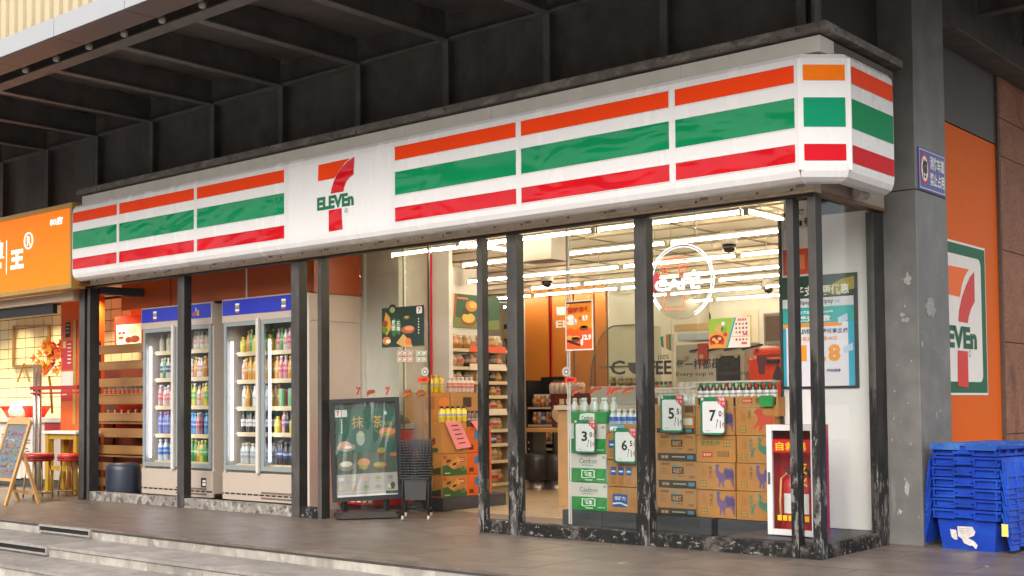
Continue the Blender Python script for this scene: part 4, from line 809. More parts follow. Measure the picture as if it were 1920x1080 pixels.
# glass of the side window
b = B(); b.box(-.035, -.025, .11, .98, .11, 2.60); single('side_window_pane', b, GLASS, 'glass pane of the side window round the corner', 'window')
# ================================================================== cartons and bottles behind the right glass
KRAFT = M('kraft_cardboard', (.44, .185, .042), .8, var=.07, scale=5, bump=.03, bscale=60); KRAFT2 = M('kraft_cardboard_pale', (.42, .205, .065), .8, var=.07, scale=5); GREENC = M('green_print_card', (.02, .26, .055), .5, var=.05); WHITEC = M('white_print_card', (.66, .60, .56), .55, var=.04)
PL = M('slate_plinth', (.045, .043, .05), .55, var=.12)
YB = .95
cX = lambda px: at(px, 900, Y=YB).x
def plinth(a, c_, lab, z=.145, y0=.90, y1=1.35):
    b = B(); b.box(a, c_, y0, y1, .005, z, .004); single('display_plinth', b, PL, lab, 'plinth', 'dark plinths under the cartons')
plinth(cX(1060)-.0, cX(1133), 'dark plinth under the green and white water cartons'); plinth(cX(1134.5), cX(1198), 'dark plinth under the blue fist-logo cartons'.replace('fist-logo', 'label drink'))
plinth(cX(1236), cX(1338), 'dark plinth under the black band tea cartons'); plinth(cX(1350), cX(1455), 'dark plinth behind the fire cabinet')
def carton(x0, x1, z0, z1, lab, mat=KRAFT, y0=YB, d=.25, grp='drink cartons stacked behind the right glass', jit=.006, sideface=False):
    j = random.uniform(-jit, jit); y0 += random.uniform(0, .03)
    t = thing('carton', lab, 'carton', ((x0+x1)/2, y0+d/2, z0), grp, random.uniform(-.03, .03))
    ORIG[t] = Vector(((x0+x1)/2, y0+d/2, z0))
    W, H = x1-x0-.006, z1-z0-.004
    b = B(); b.box(x0+.003+j, x1-.003+j, y0, y0+d, z0+.001, z1-.003, .003); b.build('box', mat, t)
    b = B(); b.box(x0+.01+j, x1-.01+j, y0+d/2-.002, y0+d/2+.002, z1-.0035, z1-.0022); b.build('lid_seam', M('kraft_seam', (.22, .11, .04), .9), t)
    if mat is KRAFT: b = B(); xm = (x0+x1)/2+random.uniform(-.01, .01)+j; b.box(xm-.024, xm+.024, y0-.0008, y0+.0002, z1-.055-random.random()*.02, z1-.006); b.build('packing_tape', M('tan_tape', (.45, .26, .10), .25, var=.1), t)
    return t, front(x0+.003+j, y0, z0+.001), W, H
def P(F, W, H, t, x0, y0, x1, y1, c, e=.0012, rad=0, nm='print'): return plate(nm, F, x0*W, y0*H, x1*W, y1*H, e, ink(c), t, 0, rad*W)
def X(s, F, W, H, t, x0, y0, x1, y1, c, e=.002, bold=.02): return text(s, F, x0*W, y0*H, x1*W, y1*H, e, ink(c), t, bold)
def S(F, W, H, t, pts, c, e=.0015, nm='print'): return shape(nm, F, [(x*W, y*H) for x, y in pts], e, ink(c), t)
PUR, TEA, REDP = '6a4f78', '3f7a62', 'c2432a'
CAMEL = [(.50, .92), (.56, .95), (.62, .93), (.60, .86), (.58, .80), (.60, .70), (.66, .62), (.72, .66), (.74, .80), (.80, .84), (.84, .78), (.92, .82), (.98, .72), (.99, .5), (.97, .3), (.99, .12), (.95, .12), (.91, .32), (.86, .40), (.76, .38), (.72, .30), (.74, .10), (.70, .10), (.66, .32), (.63, .12), (.59, .12), (.60, .36), (.55, .46), (.51, .62), (.52, .78)]
CRANE = [(.60, .98), (.64, .9), (.66, .8), (.62, .72), (.70, .62), (.82, .66), (.99, .80), (.99, .5), (.88, .46), (.99, .36), (.98, .2), (.84, .28), (.7, .36), (.62, .44), (.56, .54), (.57, .68), (.6, .8), (.57, .9)]
HORSE = [(.5, .86), (.58, .95), (.66, .96), (.72, .88), (.72, .76), (.82, .70), (.96, .72), (.99, .58), (.98, .3), (.96, .06), (.9, .06), (.9, .34), (.82, .42), (.74, .38), (.7, .22), (.62, .14), (.6, .2), (.64, .36), (.56, .32), (.5, .22), (.46, .26), (.54, .42), (.58, .52), (.58, .68), (.54, .76), (.48, .78)]
def tea(x0, x1, z0, z1, animal, lab):
    t, F, W, H = carton(x0, x1, z0, z1, lab)
    pts, c, nm = {'camel': (CAMEL, PUR, '乌龙茶'), 'crane': (CRANE, TEA, '茉莉花茶'), 'horse': (HORSE, REDP, '红茶')}[animal]
    S(F, W, H, t, pts, c, nm='animal_print')
    if animal == 'camel': S(F, W, H, t, [(.74, .74), (.84, .74), (.95, .72), (.97, .46), (.78, .44)], '4b3a66', .002)
    if animal == 'crane': S(F, W, H, t, [(.36, .25), (.44, .55), (.52, .62), (.46, .45), (.42, .2)], TEA, .002)
    for k, ch in enumerate(nm[:3]): X(ch, F, W, H, t, .33, .74-.17*k, .42, .88-.17*k, '5c4430' if animal != 'crane' else TEA, bold=.02)
    P(F, W, H, t, .12, .10, .27, .33, '2f6a3a'); P(F, W, H, t, .135, .12, .19, .20, 'b8853f', .002); P(F, W, H, t, .2, .12, .255, .20, 'b8853f', .002); P(F, W, H, t, .135, .22, .19, .31, 'b8853f', .002); P(F, W, H, t, .2, .22, .255, .31, 'b8853f', .002)
    for k in range(3): P(F, W, H, t, .15+.045*k, .5, .165+.045*k, .86-.06*k, '8a6238', .0015)
    return t
xa0, xa1, xb0, xb1, xc0, xc1 = cX(1231), cX(1303), cX(1304), cX(1378), cX(1379), cX(1452)
Z = [.146, .383, .613, .842, 1.078]
tea(xb0, xb1, Z[0], Z[1], 'camel', 'kraft carton with purple camel at the bottom of its stack'); tea(xb0, xb1, Z[1], Z[2], 'camel', 'kraft carton with purple camel under the four character carton')
tea(xb0, xb1, Z[3], Z[4], 'camel', 'kraft carton with purple camel behind the 7.0 price card')
t, F, W, H = carton(xb0, xb1, Z[2], Z[3], 'kraft carton with green four character name in the middle stack')
X('东方树叶', F, W, H, t, .12, .60, .62, .82, '2f6a3a', bold=.02); P(F, W, H, t, .70, .58, .86, .84, '2f6a3a')
for a, c_ in ((.715, .61), (.79, .61), (.715, .73), (.79, .73)): P(F, W, H, t, a, c_, a+.06, c_+.09, 'b8853f', .002)
P(F, W, H, t, .16, .18, .42, .38, 'b8321f'); X('东方树叶', F, W, H, t, .19, .22, .39, .34, 'e2c9a0', .003); P(F, W, H, t, .54, .2, .84, .42, '5a3a22')
for k in range(9): P(F, W, H, t, .555+.031*k, .2, .567+.031*k, .42, 'c08a48', .002)
P(F, W, H, t, .0, .845, 1, .86, '7a4a1e', .0015)
tea(xc0, xc1, Z[0], Z[1], 'crane', 'kraft carton with green crane at the bottom of its stack'); tea(xc0, xc1, Z[1], Z[2], 'camel', 'kraft carton with purple camel between two crane cartons'); tea(xc0, xc1, Z[2], Z[3], 'crane', 'kraft carton with green crane under the red horse carton'); tea(xc0, xc1, Z[3], Z[4], 'horse', 'kraft carton with red prancing horse print')
def plum(z0, z1, lab):
    t, F, W, H = carton(xa0, xa1, z0, z1, lab)
    P(F, W, H, t, 0, .0, 1, .27, '1e1a18'); P(F, W, H, t, .08, .06, .3, .2, '6a4a2a', .002); P(F, W, H, t, .11, .08, .17, .17, 'b89060', .003); P(F, W, H, t, .2, .08, .27, .17, 'b89060', .003); P(F, W, H, t, .38, .11, .72, .16, 'a89878', .002); P(F, W, H, t, .78, .06, .94, .2, '4a7a8c', .002)
    P(F, W, H, t, .36, .52, .66, .78, '2a1e18'); X('乌龙茶', F, W, H, t, .39, .55, .63, .74, 'c9944e', .002, .03); P(F, W, H, t, .36, .80, .52, .87, '4a8098'); P(F, W, H, t, .38, .40, .46, .47, '4a8098'); P(F, W, H, t, .5, .42, .66, .46, '7a5426'); P(F, W, H, t, .8, .36, .95, .46, '8a5a2a'); P(F, W, H, t, .08, .84, .3, .93, '7a4a20'); P(F, W, H, t, .72, .84, .93, .93, '8a5a2a')
    for k in range(4): P(F, W, H, t, .06, .5+.07*k, .24, .53+.07*k, '8f5f2c')
plum(Z[0], .383, 'kraft carton with black band at the bottom of its stack'); plum(.387, .617, 'kraft carton with black band in the middle of its stack'); plum(.62, .852, 'kraft carton with black band under the 5.5 price card')
t, F, W, H = carton(xa0, xa1, .856, 1.0, 'half open kraft tray of small drinks with black band', d=.25); P(F, W, H, t, 0, 0, 1, .3, '1e1a18'); P(F, W, H, t, .78, .05, .94, .25, '4a7a8c', .002); P(F, W, H, t, .7, .5, .96, .9, 'd8cdb8', .002)
# open trays with bottles on top of the stacks
def tray(x0, x1, z0, z1, lab): 
    t, F, W, H = carton(x0, x1, z0, z1, lab, KRAFT2); return t, F, W, H
t, F, W, H = tray(xb0, xb1, Z[4]+.002, 1.17, 'open kraft tray of dark tea bottles with green caps, middle stack'); X('东方', F, W, H, t, .7, .3, .85, .7, '8a4a2a')
t, F, W, H = tray(xc0, xc1, Z[4]+.002, 1.175, 'open kraft tray of dark tea bottles above the horse carton'); P(F, W, H, t, .18, .3, .44, .75, 'b8321f'); X('东方树叶', F, W, H, t, .2, .4, .42, .65, 'e2c9a0', .002); P(F, W, H, t, .52, .3, .8, .8, '4a3018')
for k in range(8): P(F, W, H, t, .53+.034*k, .3, .543+.034*k, .8, 'c08a48', .002)
t, F, W, H = tray(xa0, xa1, 1.004, 1.10, 'open kraft tray of white cups behind the 5.5 price card'); P(F, W, H, t, .76, .3, .97, .9, '5a3a22')
BT = {}
def bottle_mesh(key, body, label, cap, h=.21, r=.032, shape_=0, lab0=.28, lab1=.62, glassy=False):
    if key in BT: return BT[key]
    n = 12
    if shape_ == 0: pr_ = [(r*.9, 0), (r, .012), (r, lab0*h), (r*1.015, lab0*h+.001), (r*1.015, (lab0*.6+lab1*.4)*h), (r*1.015, (lab0*.35+lab1*.65)*h), (r*1.015, lab1*h), (r, lab1*h+.001), (r*.98, .70*h), (r*.5, .85*h), (r*.5, .88*h), (r*.58, .881*h), (r*.58, .985*h), (r*.5, h)]; mi = [0, 0, 0, 1, 3, 1, 0, 0, 0, 0, 2, 2, 2]
    elif shape_ == 1: pr_ = [(r, 0), (r, .004), (r, .03*h), (r, .031*h), (r, .93*h), (r*.9, .97*h), (r*.88, h)]; mi = [2, 2, 2, 1, 1, 2]      # can
    else: pr_ = [(r*.8, 0), (r*.85, .02*h), (r, .5*h), (r*1.02, .6*h), (r*1.0, .62*h), (r*.98, .8*h), (r*.6, .9*h), (r*.55, .901*h), (r*.55, h)]; mi = [0, 1, 1, 0, 0, 0, 2, 2]   # cup / small bottle
    b = B(); b.lathe(pr_, (0, 0, 0), n, True, mi)
    me = b.mesh('bottle', [M('bottle_body_'+key, body, .18 if glassy else .3, spec=.6, coat=.3), M('bottle_label_'+key, label, .4, var=.25, scale=60), M('bottle_cap_'+key, cap, .35), M('bottle_band_'+key, [.62-.5*c if sum(lin(label)) > 1.2 else .35+.4*c for c in lin(label)], .4, var=.35, scale=90)]); BT[key] = (me, h, r); return BT[key]
def put(key, x, y, z, lab, grp, name='bottle', cat='bottle', s=1.):
    me, h, r = BT[key]; o = link(name, me, None, (x, y, z), random.random()*6); o.scale = (s, s, s); return tag(o, lab, cat, grp)
bottle_mesh('dark_tea', (.035, .012, .006), (.7, .66, .62), (.02, .33, .17), .19, .031, 0, .35, .66)
bottle_mesh('red_cap', (.035, .012, .006), (.7, .66, .62), (.45, .05, .04), .19, .031, 0, .35, .66)
bottle_mesh('white_cup', (.62, .58, .54), (.62, .58, .54), (.7, .68, .65), .13, .036, 2)
for k in range(12):
    x = xb0+.04+k*.0625; put('dark_tea' if k != 4 else 'red_cap', x, YB+.045, 1.092, 'dark tea bottle with green cap in the open trays' if k != 4 else 'the one tea bottle with a red cap among green caps', 'tea bottles in the open trays')
for k in range(9): put('white_cup', xa0+.035+k*.041, YB+.05+.015*(k % 2), 1.062, 'white printed drink cup in the tray beside the worn post', 'white cups in the open tray', 'drink_cup', 'cup')
b = B(); b.box(xa0, xa1-.01, YB-.02, YB+.2, 1.235, 1.25); single('shelf_strip', b, M('white_shelf_strip', (.66, .62, .58), .4), 'white plastic strip lying over the drink cups', 'strip')
b = B(); b.box(xb0-.0, xc1-.02, YB+.02, YB+.2, 1.283, 1.297); single('shelf_strip', b, MATS['white_shelf_strip'], 'pale plastic strip lying over the green capped bottles', 'strip')
b = B(); b.box(xc1-.1, xc1+.03, YB+.03, YB+.2, 1.0, 1.16); single('small_box', b, KRAFT, 'small brown box at the end of the horse stack', 'box')
b = B(); b.box(xc1-.12, xc1-.0, YB-.01, YB+.02, 1.08, 1.17); single('green_carton_tag', b, GREENC, 'green printed tag on the tray beside the white panel', 'tag')
# water cartons (green and white)
wx0, wx1 = cX(1064), cX(1136)
def water(z0, z1, lab, full=True):
    t, F, W, H = carton(wx0, wx1, z0, z1, lab, WHITEC)
    P(F, W, H, t, 0, 0, 1, .49, '158a34', .001)
    for k in range(5): S(F, W, H, t, [(.02+.2*k, .02), (.08+.2*k, .02), (.2+.2*k, .47), (.16+.2*k, .47)], '0f7a2b', .0013)
    if full: X('Cestbon', F, W, H, t, .3, .66, .76, .84, '1d4a2c', bold=.0); P(F, W, H, t, .36, .59, .66, .61, '50604e')
    S(F, W, H, t, [(.34, .16), (.42, .13), (.6, .17), (.7, .15), (.7, .42), (.62, .45), (.45, .41), (.35, .44)], 'dfe8da', .0015); S(F, W, H, t, [(.37, .19), (.42, .165), (.6, .2), (.67, .185), (.67, .395), (.62, .415), (.45, .38), (.38, .405)], '158a34', .002); X('怡宝', F, W, H, t, .42, .22, .62, .37, 'eef2ea', .0025, .04)
    P(F, W, H, t, .44, .06, .64, .10, 'cfe0c8', .0015); P(F, W, H, t, .76, .1, .95, .13, 'b8d8b4', .0015); P(F, W, H, t, .9, .84, .98, .93, '98a090', .0015)
water(.146, .397, 'green and white water carton at the bottom of its stack'); water(.40, .662, 'green and white water carton in the middle of its stack'); water(.665, .935, 'green and white water carton behind the 3.0 price card')
t, F, W, H = carton(wx0, wx1, .938, 1.045, 'green open water tray holding clear bottles', GREENC); S(F, W, H, t, [(.3, .1), (.7, .15), (.7, .85), (.5, .9), (.32, .8)], 'e0e8dc', .0015); X('Cestbon', F, W, H, t, .36, .3, .66, .65, '1d4a2c', .002)
bottle_mesh('clear', (.62, .66, .64), (.52, .60, .55), (.72, .72, .70), .21, .031, 0, .3, .55, True)
for k in range(8): put('clear', wx0+.05+k*.058, YB+.06+.05*(k % 2), .96, 'clear water bottle with white cap on the green tray', 'water bottles on the green tray')
# brown cartons with blue labels
bx0, bx1 = cX(1137), cX(1199)
for i, (z0, z1, lab) in enumerate(((.146, .370, 'kraft carton with one big blue square at the bottom'), (.373, .612, 'kraft carton with three small blue bottles printed'), (.615, .85, 'kraft carton behind the 6.5 price card'))):
    t, F, W, H = carton(bx0, bx1, z0, z1, lab, KRAFT, jit=.003)
    if i == 0:
        P(F, W, H, t, .16, .2, .62, .72, '1d4e9a'); S(F, W, H, t, [(.16, .3), (.4, .34), (.62, .24), (.62, .3), (.4, .4), (.16, .36)], 'dfe2e6', .002); X('宝矿力', F, W, H, t, .22, .48, .56, .64, 'dfe2e6', .002, .02); P(F, W, H, t, .68, .2, .9, .6, 'a5682c')
    else:
        for k in range(3): P(F, W, H, t, .08+.24*k, .42, .26+.24*k, .74, '1d4e9a', .0012, .02); P(F, W, H, t, .11+.24*k, .54, .23+.24*k, .6, 'dfe2e6', .002); P(F, W, H, t, .1+.24*k, .08, .24+.24*k, .36, 'a5672a', .0012)
t, F, W, H = carton(bx0, bx1, .853, .935, 'open kraft tray of blue labelled bottles', KRAFT2); P(F, W, H, t, .05, .2, .5, .9, '5aa8c8'); P(F, W, H, t, .08, .3, .3, .7, 'e8ecec', .002)
bottle_mesh('blue_sport', (.55, .58, .6), (.02, .10, .40), (.72, .72, .74), .20, .035, 0, .12, .66)
for k in range(5): put('blue_sport', bx0+.04+k*.066, YB+.06, .865, 'blue labelled drink bottle with white cap in the open tray', 'blue drink bottles in the open tray')
# price cards hanging in front of the stacks
def price(px0, py0, px1, py1, big, small, unit, lab, Y=.90, curl=False):
    a = at(px0, (py0+py1)/2, Y=Y); c_ = at(px1, (py0+py1)/2, Y=Y); z1 = at((px0+px1)/2, py0, Y=Y).z; z0 = at((px0+px1)/2, py1, Y=Y).z
    t = thing('price_card', lab, 'price card', ((a.x+c_.x)/2, Y, z0), 'green price cards on the cartons'); F = front(a.x, Y, z0); W, H = c_.x-a.x, z1-z0
    S(F, W, H, t, [(0, .02), (.78, .0), (.98, .10 if curl else .03), (1, 1), (0, .99)], '147a52', .0, 'card'); 
    plate('card_field', F, .09*W, .06*H, .93*W, .88*H, .0012, ink('ece6e8'), t, 0, .08*W)
    S(F, W, H, t, [(.66, 1.0), (1, 1), (1, .68), (.92, .70), (.70, .84)], 'd23a44', .002, 'corner_tag'); X('精选', F, W, H, t, .72, .9, .96, .98, 'f0e4e2', .003, .03); X('推介', F, W, H, t, .74, .78, .98, .87, 'f0e4e2', .003, .03)
    P(F, W, H, t, .04, .91, .14, .98, 'd8cfc8', .002); X(big, F, W, H, t, .36, .36, .62, .66, '16161a', .002, .03); X('.', F, W, H, t, .65, .36, .70, .41, '16161a', .002, .05); X(small, F, W, H, t, .72, .48, .84, .64, '16161a', .002, .03); X('元', F, W, H, t, .86, .46, .98, .60, 'cc3440', .002, .02); X('/1', F, W, H, t, .60, .18, .80, .38, '4a4a50', .002, .0); X(unit, F, W, H, t, .84, .2, .97, .34, 'cc3440', .002, .02); P(F, W, H, t, .2, .11, .36, .13, 'b8a8ac', .002)
price(1076, 787, 1117, 850, '3', '0', '件', 'green price card reading 3.0 on the water cartons'); price(1150, 802, 1193, 869, '6', '5', '件', 'green price card reading 6.5 on the blue label cartons')
price(1238, 741, 1281, 811, '5', '5', '件', 'green price card reading 5.5 on the black band cartons'); price(1313, 744, 1361, 816, '7', '0', '件', 'green price card reading 7.0 on the camel cartons', curl=True)
# ================================================================== drinks fridges
FRB = M('fridge_warm_white', (.46, .38, .31), .35, var=.03); FRG = M('fridge_grey_frame', (.25, .28, .28), .4, var=.05); FRI = M('fridge_inner', (.55, .57, .58), .4); SHT = M('shelf_edge_tan', (.62, .47, .28), .5, var=.1); LED = emit('e6e8ff', 6.)
HDR = M('blue_header_film', (.02, .03, .30), .3, emis=(.03, .05, .55), estr=.12)
def fridge(x0, x1, top, shelves, lab, glyph):
    y0, y1 = .45, 1.10; t = thing('drinks_fridge', lab, 'fridge', ((x0+x1)/2, .8, 0), 'double door drinks fridges'); W = x1-x0
    dz0, dz1 = .41, 2.075; hz0, hz1 = 2.15, top-.012
    b = B(); b.box(x0, x0+.04, y0+.02, y1, .12, top-.02); b.box(x1-.04, x1, y0+.02, y1, .12, top-.02); b.box(x0+.04, x1-.04, y1-.04, y1, .12, top-.02); b.box(x0+.04, x1-.04, y0+.02, y1-.04, top-.06, top-.02); b.box(x0+.04, x1-.04, y0+.06, y1-.04, dz0-.05, dz0-.01); b.build('cabinet', FRB, t)
    b = B(); b.box(x0+.041, x1-.041, y1-.05, y1-.041, dz0, dz1); b.build('back_liner', FRI, t)
    b = B(); b.box(x0, x1, y0-.01, y0+.02, hz0-.08, top, .006); h = b.build('header_frame', FRB, t)
    b = B(); b.box(x0+.02, x1-.02, y0-.016, y0-.0105, hz0, hz1-.005); b.build('header_panel', HDR, h)
    Fh = front(x0, y0-.017, hz0); H = hz1-hz0
    for cx, kind in ((.21*W, 0), (.79*W, 1)):
        if glyph == 'cup' and kind == 1:
            for k, c in enumerate(('d03434', '2a8a5a', 'e08a2a')): plate('header_logo', Fh, cx-.06+.042*k, .03, cx-.022+.042*k, .07+.012*k, .001, ink(c), h)
            plate('header_logo', Fh, cx-.005, .08, cx+.008, .125, .001, ink('d8dce8'), h)
        else:
            for k, c in enumerate(('c83a3a', 'e8e8ee', '2fa08a', 'c89040', 'e8e8ee')): plate('header_logo', Fh, cx-.036+.004*(k == 0), .018+.022*k, cx+.036-.004*(k == 0), .04+.022*k, .001, ink(c), h, 0, .0)
    b = B(); b.box(x0+.001, x1-.001, y0, y0+.03, .075, dz0-.03, .005); kp = b.build('base_panel', FRB, t)
    b = B(); b.box(x0+.005, x1-.005, y0-.002, y0, .135, .152); b.build('vent_slot', MATS['slot_dark'], kp)
    for k in range(26): 
        xx = x0+.03+(W-.06)*k/26; b = B(); b.box(xx, xx+.022, y0-.004, y0-.0021, .137, .15); b.build('vent_fin', FRB, kp) if k % 2 == 0 else None
    for z_ in (.16, .10): b = B(); b.box(x0+.5*W, x0+.92*W, y0-.003, y0-.0005, z_, z_+.022); b.build('grille', M('grille_brown', (.16, .11, .085), .6), kp)
    b = B(); b.box(x0+.06, x0+.10, y0-.002, y0, .37, .376); b.build('maker_mark', MATS['grille_brown'], kp)
    if glyph == 'cup':
        b = B(); b.box(x1-.22, x1-.12, y0-.002, y0-.0005, .19, .30); e_ = b.build('energy_label', BLACK, kp); plate('energy_label', front(x1-.22, y0-.0035, .19), .03, .02, .095, .05, 0, ink('e8e4e0'), kp); plate('energy_label', front(x1-.22, y0-.0035, .19), .035, .06, .095, .085, 0, ink('e8e4e0'), kp)
    xm = (x0+x1)/2
    for s, (a, c_) in enumerate(((x0+.03, xm-.004), (xm+.004, x1-.03))):
        b = B(); f_ = .045
        b.box(a, a+f_, y0-.005, y0+.018, dz0, dz1); b.box(c_-f_, c_, y0-.005, y0+.018, dz0, dz1); b.box(a+f_, c_-f_, y0-.005, y0+.018, dz0, dz0+.05); b.box(a+f_, c_-f_, y0-.005, y0+.018, dz1-.05, dz1); d = b.build('door', FRG, t)
        b = B(); b.box(a+f_, c_-f_, y0+.004, y0+.008, dz0+.05, dz1-.05); b.build('door_pane', GLASS, d)
        hx = c_-.05 if s == 0 else a+.005
        b = B(); b.box(hx, hx+.045, y0-.04, y0-.006, dz0-.03, dz1+.02, .008); b.build('handle', M('handle_pale', (.60, .55, .50), .3), d) if s == 0 else None
        b = B(); b.box(a+.06, a+.074, y0+.05, y0+.07, dz0+.1, dz1-.22); b.build('led_strip', LED, t)
        b = B(); b.box(a+.1, a+.13, y1-.09, y1-.055, dz0+.02, dz1); b.box(c_-.1, c_-.07, y1-.09, y1-.055, dz0+.02, dz1); b.build('shelf_rail', M('rail_grey', (.2, .2, .2), .4), t)
    for z in shelves:
        b = B(); b.box(x0+.05, x1-.05, y0+.14, y1-.06, z-.02, z-.008); s_ = b.build('shelf', FRI, t)
        b = B(); b.box(x0+.10, x1-.05, y0+.128, y0+.139, z-.045, z+.004); b.build('price_rail', SHT, s_)
    return xm
SH1 = [1.80, 1.47, 1.135, .795, .47]; SH2 = [1.735, 1.42, 1.115, .825, .47]
fridge(-9.15, -7.715, 2.33, SH1, 'double door drinks fridge with blue header beside the wooden slats', 'cup'); fridge(-7.53, -6.13, 2.335, SH2, 'double door drinks fridge with blue header beside the red freezer', 'slush')
def BM(k, *a, **kw): bottle_mesh(k, *a, **kw)
BM('milk', (.55, .48, .38), (.50, .42, .30), (.62, .5, .3), .19, .034); BM('navyshirt', (.5, .45, .4), (.05, .06, .20), (.6, .58, .55), .22, .034); BM('pink', (.55, .30, .30), (.60, .12, .16), (.65, .6, .6), .22, .032); BM('bluep', (.15, .17, .42), (.10, .12, .42), (.5, .18, .4), .24, .034); BM('waterb', (.5, .55, .62), (.03, .12, .45), (.6, .62, .66), .23, .034, glassy=True)
BM('juice', (.60, .22, .05), (.62, .30, .04), (.62, .42, .04), .21, .033); BM('green', (.06, .22, .06), (.10, .30, .08), (.60, .62, .10), .23, .033); BM('cyan', (.10, .30, .50), (.04, .14, .45), (.08, .35, .55), .22, .034); BM('yellow', (.60, .52, .08), (.20, .45, .10), (.62, .6, .58), .23, .033); BM('orange', (.58, .26, .03), (.62, .36, .05), (.60, .44, .05), .22, .033); BM('cola', (.03, .012, .01), (.02, .05, .16), (.10, .10, .14), .23, .034); BM('tealbrown', (.03, .02, .02), (.60, .58, .52), (.02, .20, .17), .21, .033); BM('can_red', (.4, .05, .04), (.45, .06, .05), (.5, .5, .5), .17, .033, 1); BM('can_green', (.1, .3, .12), (.16, .36, .18), (.5, .5, .5), .17, .033, 1); BM('greyw', (.45, .45, .46), (.28, .28, .30), (.55, .45, .30), .20, .036); BM('white', (.62, .58, .55), (.62, .3, .25), (.64, .6, .56), .20, .033); BM('lemon', (.62, .50, .05), (.62, .50, .06), (.60, .44, .04), .16, .04)
def row(x0, x1, z, keys, desc, grp, y=.63, n=None):
    k = 0; x = x0
    while x < x1:
        key = keys[k % len(keys)] if n is None else keys[min(len(keys)-1, int(k/n))]
        if random.random() > .05:
            o = put(key, x+random.uniform(-.003, .003), y+random.uniform(-.012, .02), z, desc, grp, s=random.uniform(.98, 1.06)); o.scale.z *= 1.12
        if random.random() > .1:
            o = put(key, x+BT[key][2]+random.uniform(-.003, .003), y+.095, z, desc, grp, s=random.uniform(.98, 1.06)); o.scale.z *= 1.12; x += BT[key][2]*2.1+.003; k += 1
FL1 = 'bottles in the fridge by the wooden slats'; FL2 = 'bottles in the fridge by the red freezer'
L1, R1 = (-9.0, -8.47), (-8.37, -7.79); L2, R2 = (-7.38, -6.88), (-6.76, -6.18)
row(*L1, 1.80, ['milk'], 'pale drink bottle on the top shelf, fridge by the slats', FL1); row(*R1, 1.80, ['milk', 'white'], 'pale bottle on the top shelf right door, fridge by the slats', FL1)
row(*L1, 1.47, ['navyshirt', 'green', 'navyshirt'], 'dark labelled bottle on the second shelf, fridge by the slats', FL1); row(*R1, 1.47, ['white', 'juice', 'white'], 'white or amber bottle on the second shelf right door, fridge by the slats', FL1)
row(*L1, 1.135, ['pink', 'white'], 'pink labelled bottle on the third shelf, fridge by the slats', FL1); row(*R1, 1.135, ['yellow', 'yellow', 'white', 'orange'], 'yellow drink bottle on the third shelf, fridge by the slats', FL1)
row(*L1, .795, ['bluep'], 'violet blue bottle on the fourth shelf, fridge by the slats', FL1); row(*R1, .795, ['cyan', 'cyan', 'pink', 'bluep'], 'cyan or pink bottle on the fourth shelf, fridge by the slats', FL1)
row(*L1, .47, ['waterb'], 'blue label water bottle on the bottom shelf, fridge by the slats', FL1); row(*R1, .47, ['green', 'green', 'orange', 'yellow'], 'green or amber bottle on the bottom shelf, fridge by the slats', FL1)
row(*L2, 1.735, ['lemon', 'juice', 'green'], 'tall juice bottle on the top shelf, fridge by the freezer', FL2); row(*R2, 1.735, ['pink', 'green', 'white'], 'slim bottle on the top shelf right door, fridge by the freezer', FL2)
row(*L2, 1.42, ['white', 'juice', 'orange', 'orange'], 'orange juice bottle on the second shelf, fridge by the freezer', FL2); row(*R2, 1.42, ['orange', 'pink', 'pink'], 'pink bottle on the second shelf right door, fridge by the freezer', FL2)
row(*L2, 1.115, ['clear', 'orange', 'orange'], 'orange bottle with dark cap on the third shelf, fridge by the freezer', FL2); row(*R2, 1.115, ['can_red', 'can_green'], 'tall red or green can on the third shelf, fridge by the freezer', FL2)
row(*L2, .825, ['tealbrown'], 'brown bottle with teal cap on the fourth shelf, fridge by the freezer', FL2); row(*R2, .825, ['lemon', 'pink', 'cola'], 'squat yellow or dark bottle on the fourth shelf, fridge by the freezer', FL2)
row(*L2, .47, ['greyw'], 'grey labelled bottle on the bottom shelf, fridge by the freezer', FL2); row(*R2, .47, ['cola'], 'dark cola bottle with navy label on the bottom shelf', FL2)
row(*R2, .70, ['cola'], 'dark cola bottle hanging in the upper bottom row', FL2) if False else None
# ================================================================== red chest freezer
FZR = M('freezer_red', (.62, .018, .015), .3, var=.04); FZW = M('freezer_white', (.60, .56, .52), .35)
fz = thing('chest_freezer', 'red ice cream chest freezer with pale rim behind the menu stand', 'freezer', (-5.4, 1.1, 0))
fx0, fx1, fy0, fy1 = -6.06, at(776, 800, Y=1.28).x, .86, 1.28
b = B(); b.box(fx0, fx1, fy0, fy1, .06, .86, .02); b.build('body', FZR, fz)
b = B(); b.box(fx0-.01, fx1+.015, fy0-.012, fy1+.0, .862, .925, .012); b.build('rim', M('freezer_rim', (.42, .40, .36), .4), fz)
b = B(); b.lathe([(.52, 0), (.48, .05), (.36, .10), (.0, .13)], ((fx0+fx1)/2, (fy0+fy1)/2, .926), 20, sy=.36); b.build('curved_lid', glass_mat('freezer_lid', (.72, .74, .70), 1.), fz)
F = front(fx0, fy0-.001, 0)
plate('white_line', F, .02, .215, 1.1, .235, .001, ink('eee6e2'), fz); [plate('small_print', F, .05+.09*k, .09, .11+.09*k, .14, .001, ink('f0e8e4'), fz) for k in range(6)]; text('n', F, .30, .54, .42, .66, .001, ink('f4eeea'), fz, .06)
F = side(fx1+.001, fy0, 0); shape('side_print', F, ell(.12, .56, .05, .045, 14), .001, ink('f0e4e0'), fz); plate('side_print', F, .05, .36, .2, .46, .001, ink('f0e4e0'), fz)
b = B(); b.box(fx0+.03, fx1-.03, fy0+.03, fy1, .004, .06); b.build('base', BLACK, fz)
